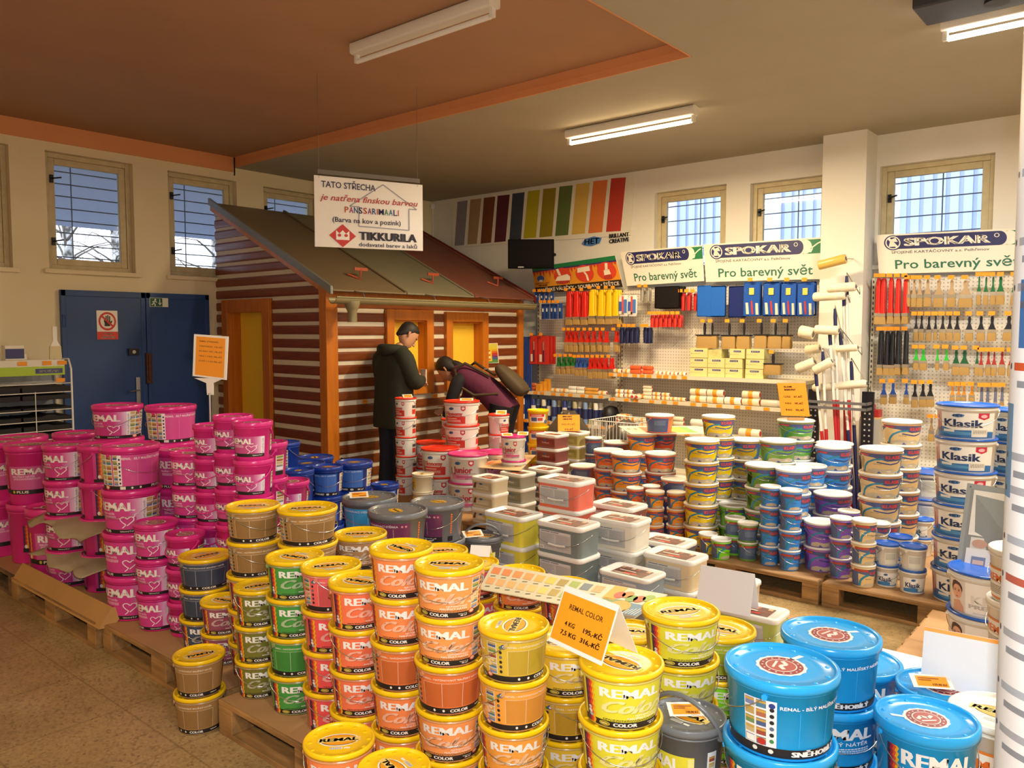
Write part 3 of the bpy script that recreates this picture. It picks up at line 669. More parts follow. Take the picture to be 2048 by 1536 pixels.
def lab_rem(p):
    p.rect(-84, .05, 236, .855, OC, 0)
    flame(p, -78, .05, .84, 17); p.ell(-70, .25, 4, .035, '#e8e2da', 3); p.ell(-68, .19, 4, .03, '#9fb8c8', 4); p.ell(-70, .32, 3.4, .03, '#d8d2c8', 3)
    p.text('REMAL', -50, .615, 94, .165, '#f3efe8', 4, bold=.03)
    p.text('Colors', -54, .335, 112, .225, OCL, 3, bold=.02, shear=70.0); p.text('Colors', -52.4, .322, 112, .225, OCD, 2, bold=.02, shear=70.0)
    p.text('NATÓNOVANÝ', 4, .275, 40, .034, '#f3efe8', 3, bold=.03); p.text('MALÍŘSKÝ NÁTĚR', -8, .222, 52, .034, '#f3efe8', 3, bold=.03)
    fine(p, -46, 44, .195, 2, .012, '#3c3024')
    p.rect(-84, .05, 236, .165, BLK, 1); oval(p, -44, .108, 9, .042); p.text('COLOR', -30, .078, 38, .062, '#efe9e2', 3, bold=.03); p.text('Vydatnost až', 26, .115, 18, .02, '#e8e2d8', 2); p.text('48 m²', 30, .075, 14, .028, '#e8e2d8', 2, bold=.03)
    pics(p, 52, 72, .18, .83, 6, 1, 1, '#e3d6bd')
    for i in range(6): p.ell(79, .25+i*.1, 2.8, .034, ('#2c2622', '#403a52', '#2c2622', '#6a6a72', '#2c2622', '#4a7a4a')[i], 2, 12)
    p.ell(84, .77, 4, .05, '#4a4a8a', 2); p.ell(85, .77, 2.4, .03, '#e8e2d8', 3)
    p.text('REMAL - NATÓNOVANÝ MALÍŘSKÝ NÁTĚR', 92, .752, 106, .036, '#e9e0cc', 2, bold=.03)
    p.rect(92, .19, 202, .70, OCD, 1)
    p.rect(92, .69, 202, .70, OCL, 2)
    for x in (92, 128, 165, 202): p.rect(x-.5, .19, x+.5, .70, OCL, 2)
    p.ell(54, .15, 7, .05, '#b8472f', 3); p.ell(54, .15, 5, .034, '#e8b8a0', 4)
    for x in (112, 130): p.ell(x, .108, 2.4, .028, '#e8e2d8', 2, 10)
    p.text('COLOR', 142, .078, 36, .062, '#efe9e2', 3, bold=.03); p.text('Vydatnost', 196, .10, 20, .026, '#efe9e2', 2)
PINK1, PINK2 = '#c2478c', '#e6a9cc'
def heart(p, x, y, sx, sy, m, L=4):
    P_ = [(0, -1), (.5, -.45), (.95, .1), (1.0, .55), (.75, .9), (.4, .85), (.08, .45), (-.28, .9), (-.65, .95), (-.95, .6), (-.85, .1), (-.5, -.4), (-.15, -.75), (-.45, -1.25), (-.7, -1.5)]
    p.line([(x+a*sx, y+b*sy) for a, b in P_], sx*.16/.1*.1, sy*.16, m, L); p.line([(x+.9*sx, y+.75*sy), (x+1.15*sx, y+1.15*sy)], sx*.16, sy*.16, m, L)
def lab_pink(p):
    p.rect(-92, .05, 100, .84, '#cf3d8c', 0)
    for i in range(8): p.rect(24+i*4, .05+.10, 28+i*4, .84, ('#cf3d8c', '#d04f97', '#d262a2', '#d475ad', '#d888b8', '#dd9bc3', '#e2aecf', '#e7c0da')[i], 1)
    p.rect(22, .13, 44, .42, '#cc3a88', 2)
    flame(p, -84, .05, .84, 14); p.ell(-77, .2, 4, .05, '#e8e2da', 3)
    p.text('REMAL', -52, .565, 94, .19, '#f1e9e4', 4, bold=.03); p.text('MALÍŘSKÝ NÁTĚR', -48, .475, 46, .04, '#f0d9e2', 3, bold=.03); fine(p, -46, 0, .43, 3, .014, '#efc6da')
    heart(p, 24, .33, 15, .105, '#f4e6ec')
    p.rect(-92, .05, 100, .135, BLK, 3); p.text('PLUS', -42, .068, 26, .05, '#efe9e2', 4, bold=.03); p.ell(-50, .092, 4.5, .03, '#cbb43a', 4); p.text('Vydatnost až 75 m²', 8, .08, 30, .03, '#efe9e2', 4)
    p.rect(56, .14, 65, .84, '#efe6ea', 3); p.vtext('bílý malířský nátěr', 62.5, .17, 4.2, .62, '#5a3a4a', 4); pics(p, 65, 97, .14, .84, 6, 2, 2)
    p.ell(80, .10, 8, .055, '#b8322f', 5); p.ell(80, .10, 6, .036, '#e8c8b0', 6)
    p.rect(100, .05, 236, .84, '#d14b93', 0)
    p.text('REMAL · BÍLÝ MALÍŘSKÝ NÁTĚR PLUS', 120, .735, 106, .05, '#f1e3ea', 2, bold=.04)
    for x in (152, 186, 222): p.rect(x-.4, .15, x+.4, .68, '#dd7db3', 2)
    pics(p, 100, 111, .14, .84, 6, 1, 2)
    for i in range(7): p.ell(115, .2+i*.09, 2, .026, '#3a2a40', 3, 10)
    p.rect(111, .14, 119, .84, '#efe6ea', 1)
    p.rect(100, .05, 236, .135, BLK, 3); p.text('PLUS', 186, .066, 30, .055, '#efe9e2', 4, bold=.03)
    for x in (140, 158): p.ell(x, .092, 2.4, .026, '#e8e2d8', 4, 10)
    p.rect(114, .06, 126, .125, '#e8e2d8', 4)
def lab_pinksmall(p):
    p.rect(-62, .14, 62, .66, '#c24a8d', 0)
    for i in range(6): p.rect(26+i*5, .22, 31+i*5, .66, ('#c85c99', '#cf74a8', '#d68cb8', '#dda4c7', '#e4bcd6', '#e9cfe0')[i], 1)
    p.text('REMAL', -58, .465, 84, .14, '#efe8e2', 4, bold=.03); fine(p, -50, -6, .42, 3, .014, '#e8c4d8'); heart(p, 18, .345, 17, .085, '#f2dfe8')
    p.rect(50, .14, 62, .66, '#ece4ea', 2); p.vtext('bílý malířský nátěr', 58.5, .2, 5, .42, '#5a3a4a', 3)
    p.rect(-62, .13, 62, .215, BLK, 3); p.text('PLUS', -58, .15, 20, .042, '#efe9e2', 4, bold=.03); p.text('Vydatnost 75 m²', 22, .16, 32, .03, '#efe9e2', 4)
    pics(p, 92, 124, .25, .68, 5, 1, 1); p.rect(92, .13, 124, .25, BLK, 2); p.rect(96, .27, 120, .36, '#ece4ea', 4)
def lab_tall(p):
    p.rect(-62, .20, 100, .66, '#cf5a9a', 0); flame(p, -88, .20, .66, 12); p.ell(-82, .3, 4, .03, '#e8e2da', 3)
    p.rect(-90, .20, -62, .27, BLK, 3)
    for i in range(6): p.rect(40+i*8, .27, 48+i*8, .66, ('#d268a2', '#d577ab', '#d986b4', '#dd95bd', '#e1a4c6', '#e5b3cf')[i], 1)
    p.text('REMAL', -54, .525, 96, .10, '#efe8e2', 4, bold=.03); p.text('MALÍŘSKÝ NÁTĚR', -50, .475, 56, .028, '#efd4e0', 3, bold=.03); fine(p, -48, 20, .452, 2, .010, '#e8c4d8'); heart(p, 54, .40, 17, .06, '#f2dfe8')
    p.rect(-62, .19, 100, .265, BLK, 3); p.text('PLUS', -42, .208, 32, .04, '#efe9e2', 4, bold=.03); p.ell(-50, .228, 4, .024, '#cbb43a', 4); p.text('Vydatnost', 60, .218, 30, .024, '#efe9e2', 4)
def lab_blue(p):
    flame(p, -76, .30, .78, 15); flame(p, -76, .05, .27, 15)
    p.text('REMAL', -56, .60, 88, .175, '#f3f3f0', 3, bold=.03); p.text('MALÍŘSKÝ NÁTĚR', -54, .50, 80, .055, '#dff0fb', 2, bold=.03); fine(p, -50, 28, .44, 3, .02, '#cfe6f6')
    p.rect(-84, .05, 236, .17, BLK, 1); p.text('SNĚHOBÍLÝ', -36, .08, 70, .065, '#f1efec', 2, bold=.04)
    pics(p, 66, 92, .17, .78, 5, 2, 2, '#e6ecf2'); p.rect(68, .19, 78, .27, '#f2f2f2', 5); p.ell(86, .225, 5, .045, '#b8322f', 6)
    p.rect(92, .17, 102, .78, '#dfe8f0', 2)
    for i in range(6): p.ell(97, .25+i*.083, 2.6, .028, ('#3a8a4a', '#22242a', '#5a6a8a', '#22242a', '#22242a', '#22242a')[i], 3, 8)
    p.ell(97, .72, 3.4, .034, '#2c3f8a', 4)
    p.text('REMAL - BÍLÝ MALÍŘSKÝ NÁTĚR', 105, .69, 96, .042, '#f1f4f6', 2, bold=.04)
    for x in (126, 160): p.rect(x-.3, .2, x+.3, .66, '#3aaef0', 1)
    p.text('SNĚHOBÍLÝ', 118, .08, 66, .065, '#f1efec', 2, bold=.04)
    for x in (78, 96): p.ell(x, .115, 3, .03, '#e6e2dc', 2, 10)
def lab_dark(p):
    p.rect(-60, .20, 40, .80, '#3f6fc4', 0)
    for x in (-30, 4): p.rect(x-.5, .22, x+.5, .76, '#6a92d8', 1)
    p.text('REMAL BÍLÝ NÁTĚR', -58, .73, 94, .035, '#cfe0f4', 1, bold=.03)
    p.rect(-66, .08, 50, .195, BLK, 1); p.text('STANDARD', -62, .11, 50, .055, '#e9e5de', 2, bold=.04); p.ell(2, .135, 6, .035, '#cfd6e2', 2); p.text('80 m²', 22, .11, 22, .045, '#e9e5de', 2, bold=.03)
    p.rect(56, .2, 62, .8, '#d9d2c8', 1); pics(p, 62, 86, .2, .8, 6, 2, 1)
def lab_grey(p):
    p.rect(-70, .19, 38, .80, OC, 0)
    for x in (-34, 2): p.rect(x-.5, .24, x+.5, .66, OCL, 1)
    p.text('VYROVNÁVACÍ STĚRKA', -66, .70, 78, .045, '#e6dfe4', 1, bold=.04)
    for x in (20, 28): p.ell(x, .72, 2.4, .024, '#d88a9a', 1)
    p.rect(-70, .06, 38, .19, BLK, 1); p.rect(-60, .08, -50, .16, '#6a9ad0', 2); p.text('Vydatnost až', -20, .14, 44, .026, '#e9e5de', 2, bold=.03); p.text('8 m²', -6, .075, 24, .05, '#e9e5de', 2, bold=.05)
    for i in range(9): p.poly([(58, .25+i*.06), (64, .28+i*.06), (58, .31+i*.06)], '#e0702c', 1)
    p.rect(52, .06, 66, .19, BLK, 1)
def lab_greyfront(p):
    p.rect(-60, .12, 44, .62, '#e3d83a', 0); p.text('REMAL', -56, .40, 78, .17, '#f4f2ea', 2, bold=.05); p.rect(34, .12, 44, .6, '#ebe58a', 1); p.ell(-10, .27, 16, .08, '#f4efb8', 1); fine(p, -54, 20, .2, 2, .02, '#6a6424')
    p.rect(66, .2, 84, .68, '#dfe6ea', 0); pics(p, 68, 82, .25, .62, 4, 1, 1)
def eko(word, accent, stripe):
    def f(p):
        hetmark(p, -34, .66, 20, .13, 1); p.poly([(10, .82), (26, .82), (26, .68), (18, .62), (10, .68)], '#c22a3c', 1); p.ell(18, .74, 5, .05, '#e9d9d4', 2)
        p.text(word, -46, .44, 62, .15, accent, 2, bold=.03)
        p.line([(-50, .42), (18, .42)], 1, .012, accent, 2)
        p.rect(-50, .10, 26, .40, stripe, 1); p.rect(-46, .30, -4, .335, '#f0c8b8', 2); fine(p, -44, 10, .24, 3, .02, '#f2d2c6', 2); p.rect(-56, .2, -50, .6, '#8a8f6a', 1)
        p.rect(-56, .09, 112, .83, WHT, -1); p.rect(70, .15, 110, .7, '#d8d2c4', 0); p.rect(74, .2, 106, .44, '#d23a2c', 1); p.rect(74, .5, 106, .64, '#4a4648', 1)
    return f
def lab_junior(p):
    hetmark(p, -34, .66, 20, .13, 1); p.poly([(10, .82), (26, .82), (26, .68), (18, .62), (10, .68)], '#c22a3c', 1); p.ell(18, .74, 5, .05, '#e9d9d4', 2)
    p.text('Junior', -40, .38, 62, .22, '#b5243c', 3, bold=.02); p.line([(-46, .35), (34, .35)], 1, .012, '#8c2a3c', 2); p.rect(-50, .14, 10, .33, '#d98aa8', 1); p.rect(-52, .3, -48, .55, '#5a4a3a', 1); p.rect(-30, .2, 40, .28, '#c85a86', 2); fine(p, 0, 40, .18, 2, .02, '#7a6a6a')
def lab_cream(p):
    p.rect(-70, .2, -10, .72, '#e2c02a', 0); p.rect(-64, .5, -16, .56, '#c83a28', 1); fine(p, -62, -18, .42, 5, .02, '#8a6a1a')
def lab_can(p):
    p.rect(-60, .30, 40, .78, '#ece6d4', 0); p.rect(-60, .64, 30, .80, '#d8352c', 1); fine(p, -48, 14, .73, 2, .03, '#f1d9c8', 2); p.rect(-50, .38, -14, .60, '#4a5a8c', 1); p.rect(-10, .4, 20, .58, '#c8423a', 1); p.ell(44, .34, 14, .12, '#5a6a9c', 1)
TEAL = '#2d87a8'
def lab_kc(p):
    p.rect(-100, .06, 170, .86, '#4a5587', 0)
    p.poly([(-96, .30), (-88, .62), (-70, .74), (-30, .70), (10, .56), (62, .60), (66, .30), (50, .10), (-60, .08)], OC, 1)
    p.poly([(-100, .06), (-100, .55), (-66, .82), (-60, .5), (-74, .06)], OC, 1)
    p.line([(-64, .10), (-60, .30), (-48, .48), (-26, .62), (0, .66)], 8, .07, TEAL, 3); p.line([(-20, .52), (20, .44), (46, .50), (58, .64)], 6, .05, '#3d4f8a', 3); p.line([(62, .64), (70, .40), (60, .16), (40, .06)], 7, .06, TEAL, 3)
    p.poly([(-10, .86), (66, .86), (58, .60), (6, .60)], '#54557f', 2)
    p.text('KLASIK', 4, .66, 50, .13, '#d8443a', 4, bold=.05); p.rect(-96, .755, -44, .82, '#c9402f', 3); p.text('barevný', -30, .42, 24, .045, '#6a5a40', 4, bold=.005)
    p.poly([(-54, .06), (-48, .20), (-28, .26), (0, .22), (26, .27), (44, .18), (52, .06)], '#c3b49a', 3); p.poly([(-20, .06), (-14, .15), (-4, .06)], '#4a5a9a', 4); p.ell(16, .16, 8, .035, '#dcd0ba', 4)
    p.rect(-100, .855, 170, .90, '#c9503c', 2)
    p.rect(104, .14, 160, .80, '#52607c', 1); fine(p, 108, 156, .7, 8, .02, '#7f8ca8', 2)
def lab_ks(p):
    p.rect(-110, .08, 190, .80, '#55668c', 0)
    p.poly([(-60, .08), (-62, .66), (-20, .60), (30, .50), (56, .56), (60, .08)], OC, 1); p.rect(-110, .74, 190, .84, '#b9483c', 2)
    p.line([(-56, .10), (-50, .36), (-30, .54), (-6, .62)], 12, .09, TEAL, 3); p.line([(56, .60), (62, .36), (48, .10)], 10, .08, TEAL, 3)
    p.poly([(-14, .84), (54, .84), (48, .56), (0, .56)], '#4f567c', 3); p.text('KLASIK', -6, .62, 52, .13, '#d8443a', 4, bold=.05); p.text('barevný', -26, .40, 32, .06, '#6a5a40', 4, bold=.005)
    p.poly([(-40, .08), (-30, .2), (0, .24), (30, .2), (40, .08)], '#c3b49a', 3)
    p.rect(100, .12, 170, .70, '#4f6480', 1); fine(p, 105, 165, .6, 6, .03, '#7d90a8', 2); p.rect(60, .08, 190, .13, OC, 2)
def lab_kw(p):
    p.rect(-76, .10, -52, .80, '#c9a29a', 0); p.poly([(-72, .25), (-66, .7), (-62, .7), (-62, .25)], '#a85a54', 1); p.poly([(-60, .2), (-56, .62), (-54, .2)], '#7f3f3c', 1)
    p.rect(-52, .06, 66, .80, '#f0efe9', 0); hetmark(p, -26, .66, 26, .12, 1); p.text('Klasik', -44, .38, 82, .22, '#1f3766', 2, bold=.04)
    p.poly([(-76, .06), (-76, .26), (-50, .36), (-20, .28), (20, .30), (66, .24), (66, .06)], '#2f6fae', 1); p.poly([(-52, .2), (-20, .26), (20, .22), (60, .26), (20, .16), (-30, .14)], '#4f93c8', 2)
    p.rect(-46, .22, -20, .29, '#e6e6e0', 3); p.rect(14, .10, 48, .33, '#e9e4d8', 3); fine(p, 17, 46, .28, 4, .016, '#9a958a', 4)
    p.poly([(26, .80), (50, .80), (50, .66), (38, .6), (26, .66)], '#c8294a', 1); p.ell(38, .71, 7, .05, '#e9b8c0', 2)
    p.rect(100, .12, 150, .76, '#dfdfd2', 0); fine(p, 104, 146, .68, 9, .02, '#b4b6a4', 1); p.rect(92, .78, 150, .81, '#3c4a7a', 0)
def lab_kws(p):
    p.rect(-50, .1, 60, .7, '#efeee8', 0); hetmark(p, -14, .56, 22, .12, 1); p.text('Klasik', -40, .30, 70, .2, '#1f3766', 2, bold=.04); p.poly([(-50, .1), (-50, .24), (0, .3), (60, .2), (60, .1)], '#3f7fb8', 1); p.rect(20, .14, 50, .32, '#dcdcd2', 2)
    p.rect(100, .12, 160, .66, '#e2e2d8', 0); fine(p, 104, 156, .6, 8, .022, '#a9aba0', 1)
def lab_kp(p):
    p.rect(-72, .06, 74, .80, '#efece6', 0); p.rect(-72, .06, -34, .80, '#d9cdc4', 1)
    p.ell(-52, .60, 13, .17, '#4a3026', 2); p.ell(-51, .52, 10.5, .17, '#d9a184', 3); p.poly([(-64, .06), (-60, .30), (-46, .34), (-38, .20), (-36, .06)], '#d09a7e', 2); p.poly([(-62, .66), (-51, .70), (-40, .64), (-44, .74), (-54, .78), (-62, .74)], '#4a3026', 4)
    for x in (-55.5, -46.5): p.ell(x, .545, 2, .014, '#3a2a26', 4, 10); p.line([(x-2.6, .575), (x+2.6, .58)], .8, .01, '#4a3026', 4)
    p.line([(-51, .54), (-50, .47), (-51.5, .465)], .7, .01, '#b37c62', 4); p.ell(-51, .41, 3.4, .014, '#b0524a', 4, 12)
    hetmark(p, 4, .56, 30, .13, 1); p.text('Klasik', -24, .33, 70, .19, '#e0dbd2', 2, bold=.02); p.text('PREMIUM', -28, .22, 78, .09, '#b9b4b2', 3, bold=.02); p.rect(-20, .10, 50, .13, '#cfd3dc', 2)
def lab_white(p):
    p.rect(-50, .1, 60, .62, '#efece4', 1); p.rect(-54, .06, 64, .66, '#e0802a', 0); p.text('REMAL', -40, .4, 70, .14, '#e2702a', 2, bold=.05); fine(p, -44, 50, .3, 5, .02, '#8a8478', 2)
def lid_rem(p):
    p.ell(0, .05, .74, .46, '#f8f1de', 0, 36); p.ell(0, .05, .67, .39, '#2a241c', 1, 36); p.ell(0, .05, .645, .365, '#f2a21c', 2, 36); p.rect(-.78, -.10, .78, .20, '#f6d878', 3)
    p.text('REMAL', -.72, -.06, 1.42, .22, '#2a1f14', 5, bold=.035, shear=.1); p.rect(-.3, -.62, .15, -.46, '#efe9dc', 1)
    for i in range(12): p.rect(-.28+i*.034, -.6, -.268+i*.034, -.48, '#4a463e', 2)
    p.rect(.2, -.6, .42, -.5, '#f4eedd', 1); p.ell(.5, -.2, .16, .07, '#f7d876', 1)
def lid_seal(bg):
    def f(p):
        n = 30; p.poly([((.56+.03*(k % 2))*math.cos(2*math.pi*k/n), (.56+.03*(k % 2))*math.sin(2*math.pi*k/n)) for k in range(n)], '#efe8e0', 0)
        p.ell(0, 0, .50, .50, '#8f2b2a', 1, 32); p.ell(0, 0, .36, .36, '#ead9d0', 2, 28); p.ell(0, 0, .33, .33, '#a8483f', 3, 28); p.line([(-.25, -.05), (-.1, .1), (.05, -.02), (.2, .12)], .1, .1, '#ead9d0', 4); p.line([(-.2, -.16), (.2, -.14)], .06, .06, '#ead9d0', 4)
        for k in range(16):
            a = 2*math.pi*k/16; p.ell(.43*math.cos(a), .43*math.sin(a), .025, .025, '#ead9d0', 2, 8)
        p.line([(-.85, .25), (-.5, .1)], .06, .12, '#f1eee8', 0)
    return f
def lid_ovals(p):
    p.ell(0, .1, .42, .28, '#e9b91e', 0, 28); p.ell(0, .1, .38, .24, '#3a3222', 1, 28); p.ell(0, .1, .36, .22, '#e6ac1c', 2, 28); p.text('REMAL', -.34, .02, .68, .15, '#2a2118', 3, bold=.06)
def lid_none(p): pass
# kind: D, pitch, body, lid, handle colour, label art, lid art, taper, lid skirt, noun, name, dots
KIND = {
 'ptall': (.305, .385, PINK, PINK, None, lab_tall, lid_seal(0), .86, .045), 'p15': (.285, .214, PINK, PINK, 'w', lab_pink, lid_seal(0), .89, .028), 'p8': (.215, .18, PINK, PINK, 'w', lab_pink, lid_seal(0), .88, .022), 'p5': (.195, .175, PINK, PINK, 'p', lab_pinksmall, lid_seal(0), .86, .024),
 'rem': (.25, .15, OCM, YEL, 'w', lab_rem, lid_rem, .86, .016), 'rem4': (.21, .155, OCM, YEL, 'w', lab_rem, lid_rem, .84, .016),
 'blue': (.30, .195, SKY, SKY, 'w', lab_blue, lid_seal(1), .90, .026), 'dark': (.25, .2, NAVY, NAVY, 'w', lab_dark, lid_ovals, .90, .024), 'dark5': (.2, .19, NAVY, NAVY, 'w', lab_dark, lid_ovals, .88, .022),
 'gray': (.30, .2, GREY, GREY, 'w', lab_grey, lid_ovals, .86, .03), 'gray5': (.22, .2, GREY, GREY, 'g', lab_greyfront, lid_rem, .86, .024),
 'eko': (.335, .228, WHT, RED, 'w', eko('Ekonomy', '#c9352c', '#d23228'), lid_none, .90, .014), 'jun': (.335, .228, WHT, MAG, 'w', lab_junior, lid_none, .90, .014), 'eko5': (.205, .18, WHT, RED, 'w', eko('Ekonomy', '#c9352c', '#d23228'), lid_none, .89, .012), 'jun5': (.205, .18, WHT, MAG, 'w', lab_junior, lid_none, .89, .012),
 'crm': (.205, .18, CREAM, CREAM, 'w', lab_cream, lid_ovals, .88, .014), 'can': (.2, .155, CANY, CANY, None, lab_can, lid_none, .90, .02),
 'kc': (.235, .152, OCT, WHT, 'w', lab_kc, lid_none, .86, .014), 'ks': (.136, .118, OCT, WHT, 'w', lab_ks, lid_none, .84, .011), 'kw': (.29, .185, WHT, BLU, 'w', lab_kw, lid_none, .91, .012), 'kws': (.145, .13, WHT, BLU, 'w', lab_kws, lid_none, .86, .012), 'kp': (.32, .2, WHT, BLU, 'w', lab_kp, lid_none, .91, .012),
 'white': (.27, .21, WHT, WHT, 'w', lab_white, lid_rem, .89, .02)}
_K = {}
def kind_meshes(k):
    if k in _K: return _K[k]
    D, Pp, bodym, lidm, hand, lab, lart, tap, sk = KIND[k]; R = D/2; Hh = Pp+.006; rt = R*.955; rb = rt*tap
    zt = Hh-.004; rz = lambda z: rb+(rt-rb)*min(1, max(0, z)/zt)
    seg = 40
    b = MB().lathe([(rb*.3, .004), (rb-.006, .004), (rb-.002, 0), (rb, .004), (rz(zt*.86), zt*.86), (rz(zt*.86)+.0035, zt*.865), (rz(zt*.86)+.0035, zt*.885), (rz(zt*.9), zt*.89), (rt, zt-sk*.6), (rt, Hh-.013), (rt*.9, Hh-.0125)], seg)
    for s_ in (-1, 1):
        if hand: b.cyl((s_*rt*.97, 0, zt*.83), (s_*(R*.995), 0, zt*.83), .008, seg=10)
    body = b.mesh('body_'+k, [bodym])
    l = MB(); l.mats = [lidm]
    l.lathe([(rt+.0012, Hh-sk), (R-.001, Hh-sk), (R, Hh-sk*.55), (R-.001, Hh-.003), (R*.97, Hh), (R*.93, Hh), (R*.905, Hh-.004), (R*.885, Hh-.0085), (R*.6, Hh-.0085), (.001, Hh-.0085)], seg)
    if k in ('gray', 'gray5', 'rem', 'rem4', 'dark', 'blue', 'p15'):
        for i in range(12):
            a = 2*math.pi*i/12; l.lathe([(.0075, 0), (.006, .0015), (.001, .002)], 8, o=(R*.8*math.cos(a), R*.8*math.sin(a), Hh-.0085))
    p = Print(); lart(p); rr = R*.76
    if p.mats: p.into(l, lambda x, y, L: Vector((x*rr, y*rr, Hh-.0078+L*.0003)))
    else: p.bm.free()
    lid = l.mesh('lid_'+k, l.mats)
    p = Print(); lab(p); m = MB(); m.mats = []
    def fn(x, y, L):
        z = y*zt; a = math.radians(x); r = rz(z)+.0008+L*.00028; return Vector((r*math.sin(a), -r*math.cos(a), z))
    p.into(m, fn, 6.0); label = m.mesh('printed_label_'+k, m.mats)
    handle = None
    if hand:
        pts = []; zp = zt*.83; sag = Hh*.42; N = 22
        for i in range(N+1):
            a = math.radians(-90+180*i/N); c = math.cos(a)
            z = zp-sag*(c**.75 if c > 0 else 0); r = rt+(R-rt)*.35+.001*c
            pts.append((r*math.sin(a), -r*c, z))
        h = MB()
        if hand == 'w': h.mats = [chrome]; h.tube(pts, .0017, 5)
        elif hand == 'p': h.mats = [PINK]; h.tube(pts, .0036, 6)
        else:
            up = []
            for i in range(N+1):
                a = math.pi*i/N; up.append(((rt+.005)*math.cos(a), -.35*rt*math.sin(a), zp+rt*1.02*math.sin(a)))
            h.mats = [GREY]; h.tube(up, .007, 8)
        handle = h.mesh('handle_'+k, h.mats)
        grip = None
    _K[k] = (body, lid, label, handle); return _K[k]
def bucket(k, name, label, cat, group, loc, D, p, colour, ang, hang, ties):
    d0, p0 = KIND[k][:2]; root = thing(name, label, cat, loc, ang, group); root.scale = (D/d0, D/d0, p/p0)
    body, lid, lab, handle = kind_meshes(k); c = lin(colour) if colour else (1, 1, 1, 1)
    ob = link('body', body, root); ob.color = c
    ol = link('lid', lid, root); ol.rotation_euler.z = hang*.7; ol.color = c
    oo = link('printed_label', lab, root); oo.color = c
    if handle is not None: oh = link('handle', handle, root); oh.rotation_euler.z = hang
    return root
